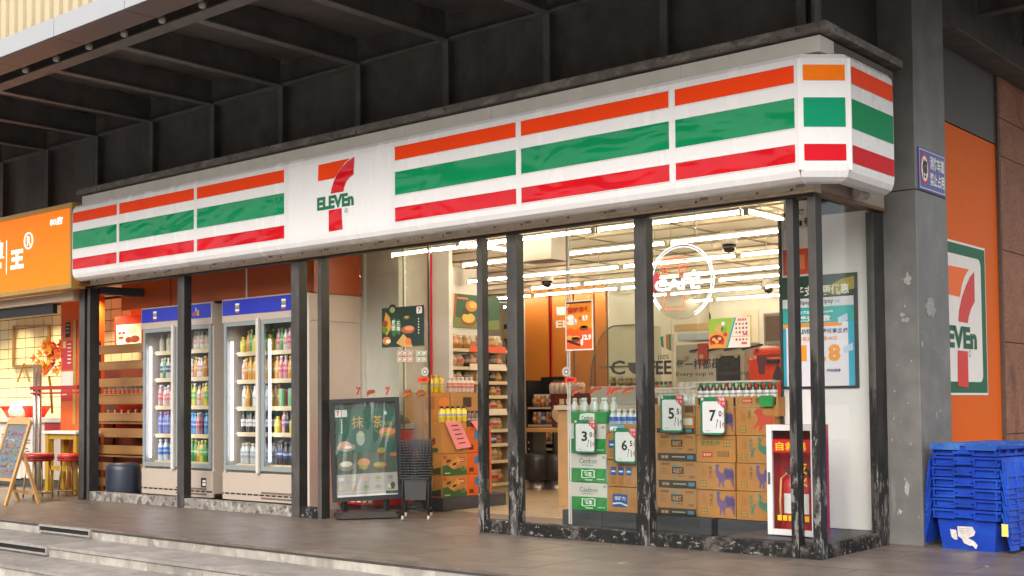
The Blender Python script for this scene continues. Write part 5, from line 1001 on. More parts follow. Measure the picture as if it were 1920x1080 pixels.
# ================================================================== menu stand (tilting frame on a tray base)
a0 = Vector((-5.095, -.0, 0)); a1 = Vector((-4.70, .525, 0)); U = (a1-a0).normalized(); Wd = (a1-a0).length; Nn = Vector((U.y, -U.x, 0)); mid = (a0+a1)/2 - Nn*.20
ms = thing('menu_stand', 'black framed pavement menu stand with matcha poster by the door', 'menu stand', mid)
STB = M('stand_black', (.018, .018, .018), .4, var=.1); STT = M('stand_base_brown', (.035, .028, .024), .5, var=.15)
def loc3(u, n, z): return mid+U*u+Nn*n+Vector((0, 0, z))
b = B(); hw = Wd/2; base = [loc3(x, y, .012) for x, y in ((-hw, .14), (-hw+.05, .2), (hw-.05, .2), (hw, .14), (hw, -.14), (hw-.05, -.2), (-hw+.05, -.2), (-hw, -.14))]
b.prism(base, (0, 0, .035)); top = [mid+(p-mid)*.93 for p in base]; b.prism([p+Vector((0, 0, .0361)) for p in top], (0, 0, .022)); b.build('base', STT, ms)
tl = math.radians(2.0); Ut = U*math.cos(tl)-Vector((0, 0, 1))*math.sin(-tl); Vt = Vector((0, 0, 1))*math.cos(tl)-U*math.sin(tl)
Ut = (U*math.cos(tl)+Vector((0, 0, 1))*math.sin(tl)); Vt = (Vector((0, 0, 1))*math.cos(tl)-U*math.sin(tl))
FWd, FHt = .70, 1.02
O = loc3(-FWd/2+.0, .0, .16); MF = Face(O, Ut, Vt, Nn)
b = B(); th = .045
for x0, y0, x1, y1 in ((0, 0, th, FHt), (FWd-th, 0, FWd, FHt), (th, 0, FWd-th, th), (th, FHt-th, FWd-th, FHt)):
    b.prism([MF.p(x0, y0, -.02), MF.p(x1, y0, -.02), MF.p(x1, y1, -.02), MF.p(x0, y1, -.02)], Nn*.045)
b.build('frame', STB, ms)
for s in (.12, FWd-.16): b = B(); b.bar(MF.p(s, .02, -.005), loc3(-FWd/2+s, 0, .05), .05, .03); b.build('leg', STB, ms)
pw, ph = FWd-2*th, FHt-2*th; MP = Face(MF.p(th, th, 0), Ut, Vt, Nn)
plate('poster_sheet', MP, 0, 0, pw, ph, .0, ink('2c5a48'), ms, .015); 
def mp(x0, y0, x1, y1, c, e=.001, rad=0, nm='print'): return plate(nm, MP, x0*pw, y0*ph, x1*pw, y1*ph, e, ink(c), ms, 0, rad*pw)
def me_(cx, cy, rx, ry, c, e=.002, n=16, nm='food_picture'): return shape(nm, MP, ell(cx*pw, cy*ph, rx*pw, ry*ph, n), e, ink(c), ms)
mp(0, .24, 1, .46, '4c5a4c', .0005); mp(0, 0, 1, .24, 'a9a49c', .001); mp(0, 0, 1, .02, 'e2dedb', .0015); mp(0, .94, 1, 1, '3c4643', .0006); mp(.0, .045, 1, .052, 'c8c4bd', .0015); mp(.8, .01, 1, .045, '3a5a44', .002)
mp(.02, .855, .115, .93, 'e8e0da', .0015, .01); mp(.125, .855, .215, .93, 'c8cac4', .0015, .01); text('7', MP, .045*pw, .87*ph, .09*pw, .92*ph, .003, ink('b83434'), ms, .04)
for k in range(7): me_(.12, .82-.022*k, .012, .007, 'cfd6ce', .002, 8)
text('抹', MP, .29*pw, .725*ph, .47*pw, .86*ph, .002, ink('b89a52'), ms, .0); text('茶', MP, .64*pw, .725*ph, .78*pw, .86*ph, .002, ink('cba43c'), ms, .0); text('系列', MP, .80*pw, .74*ph, .94*pw, .79*ph, .002, ink('a8924a'), ms, .0); text('春', MP, .82*pw, .86*ph, .87*pw, .90*ph, .003, ink('d8dcd6'), ms, .02)
for cx, cy, rx, ry, c, e in ((.86, .665, .155, .055, '8a4a22', .002), (.86, .68, .14, .042, 'c8743a', .0025), (.84, .66, .09, .02, '6f8a3a', .003), (.18, .53, .15, .045, '9a8878', .002), (.16, .555, .10, .04, 'c49a84', .0025), (.22, .53, .06, .016, 'd8d4c4', .003), (.17, .35, .10, .03, 'c8c8ae', .003), (.17, .33, .13, .055, '7e7a70', .002), (.46, .33, .11, .06, '6a5a44', .002), (.46, .36, .10, .045, 'c08a58', .0025), (.45, .31, .07, .025, '87963e', .003), (.72, .31, .12, .05, '5f4a36', .002), (.72, .325, .115, .035, '9a6a44', .0025), (.70, .33, .08, .022, '98a05a', .003), (.75, .47, .085, .05, '6a4632', .002), (.75, .48, .065, .03, '8a8a40', .003), (.95, .43, .06, .02, 'b0704a', .002), (.42, .62, .07, .08, '8fa092', .002), (.42, .66, .07, .016, 'a8ab7a', .003)): me_(cx, cy, rx, ry, c, e)
for r in range(2):
    for k in range(5): me_(.08+.2*k, .19-.095*r, .05, .02, ('c9c7bb', 'a9b08a', 'b89a86', '8f9a5a', '8a8f88')[(k+r) % 5], .002, 12); mp(.03+.2*k, .15-.095*r, .13+.2*k, .156-.095*r, '8f8c85', .002)
me_(.92, .105, .04, .03, '4a5a3a', .003); mp(.89, .06, .945, .10, '6a3a2a', .0035)
# clear film over the poster, loose and wavy: it catches the daylight in streaks
fm = glass_mat('loose_film', (.93, .94, .94), 4., .05); nx, ny = 26, 30; b = B()
vs = []
for j in range(ny+1):
    for i in range(nx+1):
        u, v = i/nx, j/ny; w = .014*math.sin(u*9+v*3.5)+.010*math.sin(u*19-v*6+1)+.004*math.sin(v*7+u*4)
        vs.append(MP.p(u*pw, v*ph, .021+w*.7))
b.add(vs, [(j*(nx+1)+i, j*(nx+1)+i+1, (j+1)*(nx+1)+i+1, (j+1)*(nx+1)+i) for j in range(ny) for i in range(nx)], True); b.build('clear_film', fm, ms)
# ================================================================== nested shopping baskets on a trolley
BSK = M('basket_charcoal', (.022, .021, .021), .45, var=.1)
bc = at(782, 960, Y=.56); bc.z = 0; ang = R_(40)
tr = thing('basket_trolley', 'charcoal trolley base with small castors under the baskets', 'trolley', bc, None, ang, True)
b = B()
for x in (-.125, .125):
    b.tube([(x, -.18, .05), (x, -.18, .38), (x*.95, -.18, .42)], .012, 8); b.tube([(x, .18, .05), (x, .18, .40)], .012, 8); b.tube([(x, -.18, .10), (x, .18, .10)], .01, 8)
b.tube([(-.12, -.18, .42), (.12, -.18, .42)], .014, 8); b.tube([(-.125, .18, .10), (.125, .18, .10)], .01, 8); b.tube([(-.125, .18, .4), (.125, .18, .4)], .012, 8); b.build('frame', BSK, tr)
b = B(); b.prism([(-.10, -.19, .20), (.10, -.19, .20), (.11, -.19, .40), (-.11, -.19, .40)], (0, .012, 0)); b.build('front_plate', BSK, tr)
for x in (-.125, .125):
    for y in (-.18, .18):
        b = B(); b.cyl((x-.012, y, .026), .026, .024, 12, 'X'); b.build('castor', M('castor_grey', (.35, .32, .28), .5), tr)
def basket_mesh():
    b = B(); tw, td, bw_, bd, h = .135, .19, .105, .155, .20
    T_ = [(-tw, -td), (tw, -td), (tw, td), (-tw, td)]; B_ = [(-bw_, -bd), (bw_, -bd), (bw_, bd), (-bw_, bd)]
    b.box(-tw-.014, tw+.014, -td-.014, -td, h-.010, h); b.box(-tw-.014, tw+.014, td, td+.014, h-.010, h); b.box(-tw-.014, -tw, -td, td, h-.010, h); b.box(tw, tw+.014, -td, td, h-.010, h)
    b.box(-.02, .02, -td-.02, -td-.0142, h-.014, h-.004)
    for k in range(4):
        a, c_, e, g_ = T_[k], T_[(k+1) % 4], B_[k], B_[(k+1) % 4]; n = 8
        for i in range(n+1):
            t = i/n; p = Vector((a[0]+(c_[0]-a[0])*t, a[1]+(c_[1]-a[1])*t, h-.02)); q = Vector((e[0]+(g_[0]-e[0])*t, e[1]+(g_[1]-e[1])*t, 0)); b.bar(p, q, .012, .006)
    b.box(-bw_, bw_, -bd, bd, 0, .008); return b.mesh('basket', BSK)
BM_ = basket_mesh()
for k in range(15):
    o = link('shopping_basket', BM_, None, bc+Vector((random.uniform(-.004, .004), random.uniform(-.004, .004), .215+k*.0255)), ang+random.uniform(-.015, .015)); tag(o, 'charcoal slatted shopping basket nested in the stack on the trolley' if k < 14 else 'topmost charcoal shopping basket of the nested stack', 'basket', 'nested shopping baskets')
# ================================================================== carton stack inside the entrance
sx1 = -4.90; sy0 = at(829, 800, X=sx1).y; sX = sx1-.26
grpL = 'drink cartons stacked inside the entrance'
b = B(); b.box(sX-.02, sx1+.02, sy0-.01, sy0+1.0, .005, .14, .004); single('display_plinth', b, PL, 'dark plinth under the juice cartons inside the entrance', 'plinth', 'dark plinths under the cartons')
def side_carton(y0, y1, z0, z1, lab, kind):
    t = thing('carton', lab, 'carton', ((sX+sx1)/2, (y0+y1)/2, z0), grpL)
    b = B(); b.box(sX, sx1, y0+.002, y1-.002, z0+.001, z1-.002, .003); b.build('box', KRAFT, t)
    F = side(sx1+.0005, y0+.002, z0+.001); W, H = y1-y0-.004, z1-z0-.003; FF_ = front(sX, y0+.002, z0+.001); W2 = sx1-sX
    if kind == 0:
        S(F, W, H, t, [(0, 0), (1, 0), (1, .22), (.7, .34), (.45, .26), (.2, .5), (0, .46)], '2c5a34', .001); S(F, W, H, t, [(.25, .45), (.62, .88), (.72, .6), (.42, .3)], 'c98a42', .0015); P(F, W, H, t, .6, .6, .9, .82, 'a8321e'); P(F, W, H, t, .03, .78, .16, .95, 'b03a24'); P(F, W, H, t, .64, .66, .87, .69, 'e6c69a', .002); P(F, W, H, t, .64, .73, .87, .76, 'e6c69a', .002); 
        for cx, cy in ((.24, .66), (.48, .5)): S(F, W, H, t, [(cx-.1, cy-.07), (cx+.07, cy-.02), (cx+.1, cy+.1), (cx-.06, cy+.06)], '1e2c1c', .002)
        S(F, W, H, t, ell(.84, .3, .1, .13, 14), '8a6a3c', .002); S(F, W, H, t, ell(.84, .3, .07, .095, 14), '4a6a3a', .0025); P(F, W, H, t, .08, .08, .3, .13, 'c8b484', .002)
        S(FF_, W2, H, t, [(.1, .05), (.9, .05), (.9, .4), (.5, .3), (.1, .5)], '33402a', .001)
    elif kind == 1:
        P(F, W, H, t, 0, 0, 1, 1, 'c8581c', .0008); P(F, W, H, t, .3, .5, .55, .85, '2f6a9a', .0015); S(F, W, H, t, [(.62,.1),(.8,.15),(.75,.4),(.92,.5),(.9,.85),(.66,.8),(.7,.5),(.6,.4)], '3a1a12', .0015); P(F, W, H, t, .08, .1, .26, .3, '5a2a14', .0015)
    else:
        P(F, W, H, t, .55, .4, .8, .85, '26341f'); S(F, W, H, t, [(.6, .1), (.85, .1), (.9, .4), (.62, .5)], '1e2c1c', .0015); P(FF_, W2, H, t, .3, .2, .75, .9, 'b0783a', .001); P(FF_, W2, H, t, .4, .3, .62, .5, '7a2a1a', .0015); P(FF_, W2, H, t, .35, .05, .75, .18, '2c4a2c', .0015)
y1_ = at(875, 800, X=sx1).y; y2_ = y1_+.40
side_carton(sy0, y1_, .142, .37, 'fruit drink carton at the bottom of the entrance stack', 0); side_carton(sy0, y1_, .372, .60, 'fruit drink carton second from the plinth, entrance stack', 0); side_carton(sy0, y1_, .602, .93, 'tall plain kraft carton behind the pink notice', 2)
side_carton(y1_, y2_, .142, .37, 'orange iced tea carton at the bottom, entrance stack', 1); side_carton(y1_, y2_, .372, .60, 'orange iced tea carton in the middle, entrance stack', 1); side_carton(y1_, y2_, .602, .88, 'orange iced tea carton with bottles on it', 1)
side_carton(sy0+.42, sy0+.85, 1.16, 1.3, 'upper kraft tray with a lemon picture', 2) if False else None
t = thing('carton', 'raised kraft tray with citrus picture behind the yellow drinks', 'carton', (sX-.2, sy0+.5, .14), grpL)
b = B(); b.box(sX-.34, sX-.02, sy0+.02, sy0+.42, .14, 1.25, .003); b.build('box', KRAFT, t); b = B(); b.box(sX-.34, sX-.02, sy0+.43, sy0+.95, .14, 1.25, .003); b.build('second_box', KRAFT2, t)
F = side(sX-.019, sy0+.02, 1.05); shape('citrus_print', F, ell(.3, .09, .09, .06, 14), .001, ink('d8782a'), t); plate('print', F, .02, .02, .16, .16, .001, ink('9a5a26'), t); plate('print', side(sX-.019, sy0+.43, 1.05), .2, .04, .34, .15, .001, ink('3a2416'), t)
BM('mango', (.72, .52, .03), (.70, .50, .03), (.70, .46, .02), .19, .036); BM('mangoblk', (.72, .55, .04), (.75, .6, .1), (.03, .02, .02), .17, .036); BM('yog', (.66, .56, .52), (.62, .18, .12), (.68, .64, .6), .17, .033); BM('soy', (.10, .05, .03), (.12, .06, .04), (.05, .03, .03), .17, .034)
for k in range(4): put('mango', sX-.06, sy0+.06+k*.085, 1.252, 'yellow mango drink bottle on the raised tray', 'yellow drinks inside the entrance')
for k in range(6): put('yog', sX-.06, sy0+.46+k*.07, 1.252, 'white and red yoghurt bottle on the raised tray', 'yoghurt bottles on the raised tray')
for k in range(5): put('mangoblk', sx1-.05, sy0+.05+k*.085, .932, 'yellow bottle standing on the tall kraft carton', 'yellow drinks inside the entrance')
for k in range(5): put('soy', sx1-.05, y1_+.08+k*.07, .882, 'dark bottle standing on the orange carton', 'dark bottles inside the entrance')
PINK = ink('e58a8e')
for nm, pts, X0, lab in (('a', ((834, 790), (862, 789), (884, 838), (856, 843)), sx1+.02, 'pink paper notice hanging from the juice cartons'), ('b', ((882, 789), (897, 788), (897, 806), (893, 804)), sx1+.03, 'pink paper notice half hidden by the worn post')):
    pp = [at(x, y, X=X0) for x, y in pts]; n = thing('paper_notice', lab, 'notice', pp[2]); b = B(); b.prism(pp, (.002, 0, 0)); b.build('sheet', PINK, n)
    if nm == 'a':
        for k in range(5):
            u = .16+.16*k; c0 = pp[0].lerp(pp[3], u).lerp(pp[1].lerp(pp[2], u), .3); c1 = pp[0].lerp(pp[3], u).lerp(pp[1].lerp(pp[2], u), .75); b = B(); b.bar(c0+Vector((.003, 0, 0)), c1+Vector((.003, 0, 0)), .002, .012); b.build('handwriting', ink('6a3a44'), n)
# ================================================================== bread shelves along the wall
BRX = XB+.42; bs = thing('bread_shelf', 'tall bread shelf unit under a green bakery poster', 'shelf unit', (XB+.2, 4.0, 0))
by0, by1 = 2.75, at(953, 800, X=BRX).y+.12; SHB = M('shelf_cream', (.58, .48, .34), .45, var=.05)
bz = [at(870, y, X=BRX).z for y in (655, 689, 716, 743, 775, 808, 836, 868, 912)]
b = B(); b.box(XB+.002, XB+.03, by0, by1, .1, 1.62); b.build('back_panel', M('shelf_back_cream', (.5, .42, .32), .5), bs)
for z in bz:
    b = B(); b.box(XB+.03, BRX, by0, by1, z-.02, z); s_ = b.build('shelf', SHB, bs); b = B(); b.box(BRX, BRX+.012, by0, by1, z-.03, z+.012); b.build('price_rail', M('rail_cream', (.66, .55, .38), .4), s_)
b = B(); b.box(XB+.03, BRX-.03, by0, by1, 0, bz[-1]-.03); b.build('kick_board', SHB, bs)
for y in (by0, (by0+by1)/2, by1-.02): b = B(); b.box(XB+.031, BRX-.01, y, y+.02, .1, 1.6); b.build('upright', SHB, bs)
F = side(XB+.004, 0, 0); pq = plane_pts([(843, 610), (843, 545), (935, 620), (935, 562)], F, 'X', XB+.004)
gpz = thing('bakery_poster', 'green bakery poster with loaves above the bread shelf', 'poster', (XB+.01, 3.9, pq[0][1])); pa0, pa1, pb0, pb1 = pq[0][0], pq[2][0], pq[0][1]-.02, pq[1][1]-.03
plate('sheet', F, pa0, pb0, pa1, pb1, .012, ink('15522e'), gpz, .01); pw2, ph2 = pa1-pa0, pb1-pb0
for x0, x1, c in ((.02, .06, 'c8b088'), (.075, .10, 'b83a2a')): shape('print', F, [(pa0+pw2*x0, pb0+.3*ph2), (pa0+pw2*x1, pb0+.3*ph2), (pa0+pw2*(x1+.03), pb1), (pa0+pw2*(x0+.03), pb1)], .014, ink(c), gpz)
shape('print', F, [(pa0, pb0), (pa0+pw2, pb0), (pa0+pw2, pb0+.3*ph2), (pa0+.5*pw2, pb0+.2*ph2), (pa0, pb0+.35*ph2)], .013, ink('6a7a3a'), gpz)
for cx, cy, rx, ry, c in ((.42, .66, .12, .17, 'c9852c'), (.45, .70, .08, .1, 'e3b348'), (.32, .5, .09, .1, '3a2a1c'), (.36, .25, .16, .2, '8a4a1c'), (.36, .3, .13, .15, 'd9bb50'), (.7, .5, .09, .12, '3a2a1c'), (.7, .5, .06, .08, 'c9b060')): shape('food_picture', F, ell(pa0+cx*pw2, pb0+cy*ph2, rx*pw2, ry*ph2, 14), .015+.001*cy, ink(c), gpz)
[shape('print', F, ell(pa0+(.16+.035*k)*pw2, pb0+(.88-.01*(k%2))*ph2, .022*pw2, .03*ph2, 8), .015, ink('d8704a'), gpz) for k in range(6)]
# bags of bread: pillow shapes in a few colours
def bag_mesh(nm, cols):
    b = B(); prof = [(.012, 0), (.055, .015), (.075, .06), (.07, .10), (.045, .135), (.05, .16)]
    b.lathe(prof, (0, 0, 0), 9, True, [0, 0, 1, 0, 2], sx=.6); me = b.mesh('bread_bag', [M('bag_%s_%d' % (nm, i), c, .25, var=.3, scale=25, bump=.5, bscale=40) for i, c in enumerate(cols)]); return me
BAGS = [('golden crusted bread in a clear bag', bag_mesh('gold', ((.42, .22, .07), (.5, .3, .12), (.55, .48, .4)))), ('bread in an orange printed bag', bag_mesh('orange', ((.5, .16, .03), (.55, .32, .2), (.55, .45, .35)))), ('dark rye loaf in a bag', bag_mesh('dark', ((.05, .035, .035), (.2, .14, .1), (.1, .08, .08)))), ('white bun in a clear bag', bag_mesh('white', ((.52, .42, .3), (.35, .2, .1), (.6, .55, .5)))), ('bread in a red trimmed bag', bag_mesh('red', ((.48, .35, .22), (.5, .05, .04), (.55, .45, .4)))), ('snack in a blue bag', bag_mesh('blue', ((.05, .1, .35), (.5, .45, .4), (.4, .1, .08))))]
pal = [(0, 3, 1, 0), (2, 1, 3, 4), (2, 0, 0, 3), (0, 4, 3, 0), (4, 0, 3, 0), (4, 3, 0, 4), (5, 4, 5, 1), (3, 0, 5, 2), (4, 1, 4, 5)]
nmz = ['top', 'second', 'third', 'fourth', 'fifth', 'sixth', 'seventh', 'eighth', 'bottom']
for i, z in enumerate(bz):
    hgap = (bz[i-1]-z) if i else .28; s = min(1.25, (hgap-.03)/.165)
    for k in range(int((by1-by0-.05)/.125)):
        lab, me = BAGS[pal[i][k % 4]]; o = link('bread_bag', me, None, (BRX-.08-.02*(k % 2), by0+.08+k*.125, z), random.uniform(-.4, .4)); o.scale = (s*1.1, s*1.05, s*random.uniform(.85, 1.0)); tag(o, '%s on the %s bread shelf' % (lab, nmz[i]), 'bread', 'bagged bread on the shelves')
        if i % 2 == 1:
            pass
for i in (0, 1, 4): b = B(); b.box(BRX+.013, BRX+.018, 3.3, 4.0, bz[i]-.03, bz[i]+.05); single('shelf_banner', b, flat('e0562a' if i == 0 else 'ece2d4', .5), ['orange price banner on the top bread shelf', 'white price banner on the second bread shelf', '', '', 'white price banner on the fifth bread shelf'][i], 'banner')
# ================================================================== deep interior: wine rack, counter, stools, snack shelves
b = B(); q0, q1 = at(915, 600, Y=8.2), at(978, 600, Y=8.2); WOODC = M('brown_cabinet', (.28, .15, .06), .4, var=.15, scale=4, stretch=(1, 1, .2))
wc = thing('wood_cabinet', 'tall brown wood cabinet with glass doors at the back', 'cabinet', ((q0.x+q1.x)/2, 8.4, 0)); b.box(q0.x, q1.x, 8.2, 8.7, 0, 2.4); b.build('body', WOODC, wc)
for k in range(3): xx = q0.x+(q1.x-q0.x)*(k+.5)/3; b = B(); b.box(xx-.02, xx+.02, 8.17, 8.2, 1.5, 2.45); b.build('white_upright', WHITE, wc)
F = front(0, 8.16, 0); q = plane_pts([(921, 640), (972, 617)], F, 'Y', 8.16); wpz = thing('purple_banner', 'purple shelf banner at the back of the store', 'banner', ((q[0][0]+q[1][0])/2, 8.16, q[0][1])); plate('sheet', F, q[0][0], q[0][1], q[1][0], q[1][1]+.1, .005, ink('453a6e'), wpz, .004); plate('print', F, q[1][0]-.5, q[0][1]+.03, q[1][0]-.2, q[0][1]+.2, .006, ink('e2cf6a'), wpz)
# high bar counter
ct = thing('bar_counter', 'wooden bar counter top inside the store beyond the opening', 'counter', (-5.6, 4.4, 0)); WD = M('oak_top', (.45, .22, .07), .4, var=.15, scale=3, stretch=(1, 8, 1))
p0, p1 = at(983, 803, Y=4.3), at(1063, 800, Y=4.3)
b = B(); b.box(p0.x-.1, p1.x+.9, 4.3, 4.75, p0.z-.05, p0.z, .004); b.build('top', WD, ct); 
for x in (p0.x, p1.x+.6): b = B(); b.box(x, x+.06, 4.4, 4.68, 0, p0.z-.05); b.build('leg', BLACK, ct)
CT_Z = p0.z
for k, px in enumerate((1046, 1008)):
    c0 = at(px, 918, Z=.0); s = thing('round_stool', ['black round pouf stool with steel foot near the water cartons', 'black round pouf stool with steel foot at the counter leg'][k], 'stool', c0, 'round stools inside')
    b = B(); b.lathe([(.17, .13), (.2, .15), (.205, .40), (.19, .47), (.0, .48)], c0, 20); b.build('seat', M('black_leather', (.02, .02, .022), .35, var=.1), s); b = B(); b.lathe([(.19, 0), (.15, .012), (.13, .03), (.13, .14)], c0, 20); b.build('foot', M('brushed_steel', (.5, .45, .4), .3, metal=.9), s)
sn = thing('snack_shelf', 'dark snack shelf with rows of packets behind the bar counter', 'shelf unit', (-6.1, 5.2, 0)); sx_0, sx_1 = at(990, 800, Y=5.2).x, at(1030, 800, Y=5.2).x
b = B(); b.box(sx_0, sx_1+.05, 5.5, 5.55, 0, 1.5); b.box(sx_0-.03, sx_0, 5.2, 5.55, 0, 1.45); b.box(sx_1+.05, sx_1+.08, 5.2, 5.55, 0, 1.45); b.build('frame', BLACK, sn)
zz_ = [at(1008, y, Y=5.2).z for y in (763, 796, 828, 840)]
for z in zz_: b = B(); b.box(sx_0, sx_1+.05, 5.2, 5.5, z-.03, z); b.build('shelf', M('shelf_pale', (.5, .42, .34), .5), sn)
for i, z in enumerate(zz_[:3]):
    for k in range(5):
        me = BAGS[(0, 4, 1, 3, 5)[(i*2+k) % 5]][1]; o = link('snack_packet', me, None, (sx_0+.07+k*(sx_1-sx_0)/5, 5.28, z), random.random()); o.scale = (1, 1, 1.1); tag(o, ['snack packet', 'crisp packet', 'small snack packet'][i]+' on the '+['upper', 'middle', 'lower'][i]+' board of the dark snack shelf', 'snack', 'packets on the snack shelf')
F = front(0, 4.95, 0); q = plane_pts([(1034, 795), (1063, 738), (1052, 776)], F, 'Y', 4.95); mb = thing('maroon_price_board', 'maroon board with a round price disc above the bar counter', 'board', ((q[0][0]+q[1][0])/2, 4.95, q[0][1]))
plate('board', F, q[0][0], q[0][1], q[1][0]+.7, q[1][1], .01, ink('5a1a16'), mb, .02); shape('disc', F, ell(q[2][0]+.02, q[2][1], .17, .13, 20), .012, ink('cdb894'), mb); text('3', F, q[2][0]-.02, q[2][1]-.05, q[2][0]+.06, q[2][1]+.05, .014, ink('2a1a14'), mb, .04); [plate('small_print', F, q[0][0]+.15+.11*k, q[1][1]-.14, q[0][0]+.23+.11*k, q[1][1]-.07, .012, ink('d8c8b4'), mb) for k in range(4)]
bottle_mesh('jar', (.5, .44, .38), (.5, .44, .38), (.45, .05, .04), .16, .05, 2)
for k in range(7): put('jar', at(1034+k*9, 735, Y=5.02).x, 5.05, q[1][1]-.0, 'red lidded jar in the row above the maroon board', 'red lidded jars', 'jar', 'jar')
# ------------------------------------------------------------------ coffee and hot food counter behind the glass
cc = thing('service_counter', 'long service counter behind the cartons and lettering', 'counter', (-2.5, 2.7, 0)); b = B(); b.box(-4.3, -.9, 2.5, 3.1, 0, 1.05); b.build('body', M('counter_wood', (.40, .24, .11), .45, var=.12), cc); b = B(); b.box(-4.32, -.88, 2.46, 3.12, 1.051, 1.10); b.build('top', M('counter_top', (.48, .42, .34), .3), cc)
STEELM = M('stainless', (.55, .52, .47), .25, metal=.85, var=.05)
def yq(px, py, Y): return at(px, py, Y=Y)
# domed glass display
d0, d1 = yq(1112, 720, 2.6), yq(1200, 720, 2.6); dc = thing('display_case', 'curved glass hot food display case on the service counter', 'display case', ((d0.x+d1.x)/2, 2.8, 1.101)); zt = yq(1180, 610, 2.6).z
b = B(); b.box(d0.x, d1.x, 2.55, 3.05, 1.101, 1.30, .01); b.build('base', M('case_grey', (.30, .31, .28), .4), dc)
prof = [(d0.x, 1.30)]+[(d0.x+(d1.x-d0.x)*.55*(1-math.cos(a)), 1.30+(zt-1.30)*math.sin(a)) for a in [math.pi/2*i/10 for i in range(1, 11)]]+[(d1.x, zt), (d1.x, 1.30)]
b = B(); b.prism([(x, 2.56, z) for x, z in prof], (0, .45, 0)); b.build('glass_hood', glass_mat('hood_glass', (.86, .88, .84), 1.2), dc)
b = B(); b.tube([(x, 2.555, z) for x, z in prof[:-1]], .008, 6); b.build('hood_edge', M('hood_edge_dark', (.12, .13, .12), .3), dc)
b = B(); b.box(d0.x+.08, d1.x-.02, 2.6, 3.0, 1.5, 1.515); b.build('inner_shelf', STEELM, dc)
for k in range(6): o = link('hot_snack', BAGS[0][1], None, (d0.x+.16+.1*k, 2.75, 1.302), k); o.scale = (.8, .8, .6); tag(o, 'golden hot snack inside the curved glass display', 'snack', 'hot snacks in the display case')
# wood signboard box, appliances
s0, s1 = yq(1264, 622, 3.0), yq(1332, 605, 3.0); sb = thing('wood_signboard', 'small light wood signboard over the coffee equipment', 'signboard', ((s0.x+s1.x)/2, 3.0, s0.z)); b = B(); b.box(s0.x, s1.x, 3.0, 3.06, s0.z, s1.z, .004); b.build('board', M('light_wood', (.55, .36, .17), .5, var=.1), sb); F = front(0, 2.999, 0); text('Tasty', F, s0.x+.22*(s1.x-s0.x), s0.z+.04, s0.x+.6*(s1.x-s0.x), s1.z-.03, .002, ink('a8442a'), sb, .0)
for i, (x0, x1, y0, y1, Yd, mt, nm, lab) in enumerate(((1270, 1330, 622, 640, 3.0, M('pale_blue_case', (.42, .45, .48), .3), 'cup_warmer', 'pale blue top of the coffee machine'), (1268, 1395, 640, 720, 3.02, M('beige_machine', (.44, .38, .29), .35, metal=.3, var=.08), 'coffee_machine', 'long beige metal coffee machine on the counter'), (1432, 1468, 585, 648, 3.3, M('grey_appliance', (.34, .30, .26), .35, metal=.4), 'steel_oven', 'grey steel oven standing by the right wall'))):
    a, c_ = yq(x0, y1, Yd), yq(x1, y0, Yd); t = thing(nm, lab, 'appliance', ((a.x+c_.x)/2, Yd, a.z)); b = B(); b.box(a.x, c_.x, Yd, Yd+.35, max(a.z, 1.10), c_.z, .012); b.build('body', mt, t)
    if nm == 'coffee_machine':
        for k in range(4): xx = a.x+.12+(c_.x-a.x-.2)*k/3; b = B(); b.cyl((xx, Yd-.03, a.z+.28), .025, .03, 12, 'Y'); b.build('knob', M('brass_knob', (.5, .38, .2), .3, metal=.6), t); b = B(); b.bar((xx+.06, Yd-.012, a.z+.34), (xx+.3, Yd-.012, a.z+.38), .01, .02); b.build('dark_slot', BLACK, t)
        b = B(); b.box(a.x+.28, a.x+.40, Yd-.02, Yd-.001, a.z+.2, a.z+.42); b.build('red_panel', flat('9a3428', .4), t); b = B(); b.box(c_.x-.32, c_.x-.05, Yd-.02, Yd-.001, a.z, a.z+.28); b.build('dark_bay', BLACK, t)
    if nm == 'steel_oven': b = B(); b.box(a.x+.03, c_.x-.03, Yd-.01, Yd-.001, a.z+.05, a.z+.3); b.build('oven_door', M('oven_door_brown', (.14, .10, .08), .3), t)
a, c_ = yq(1403, 712, 2.9), yq(1470, 650, 2.9); rm = thing('red_coffee_machine', 'glossy red drink machine near the white panel', 'appliance', ((a.x+c_.x)/2, 2.9, 1.101)); RG = M('glossy_red_machine', (.60, .05, .015), .22, coat=.4)
b = B(); b.box(a.x, c_.x, 2.9, 3.2, 1.101, c_.z-.09, .03); b.build('body', RG, rm); b = B(); b.box(a.x+.06, c_.x, 2.88, 3.2, c_.z-.085, c_.z, .03); b.build('lid', RG, rm); b = B(); b.box(a.x+.18, c_.x-.05, 2.87, 2.899, c_.z-.16, c_.z-.12); b.build('spout', BLACK, rm)
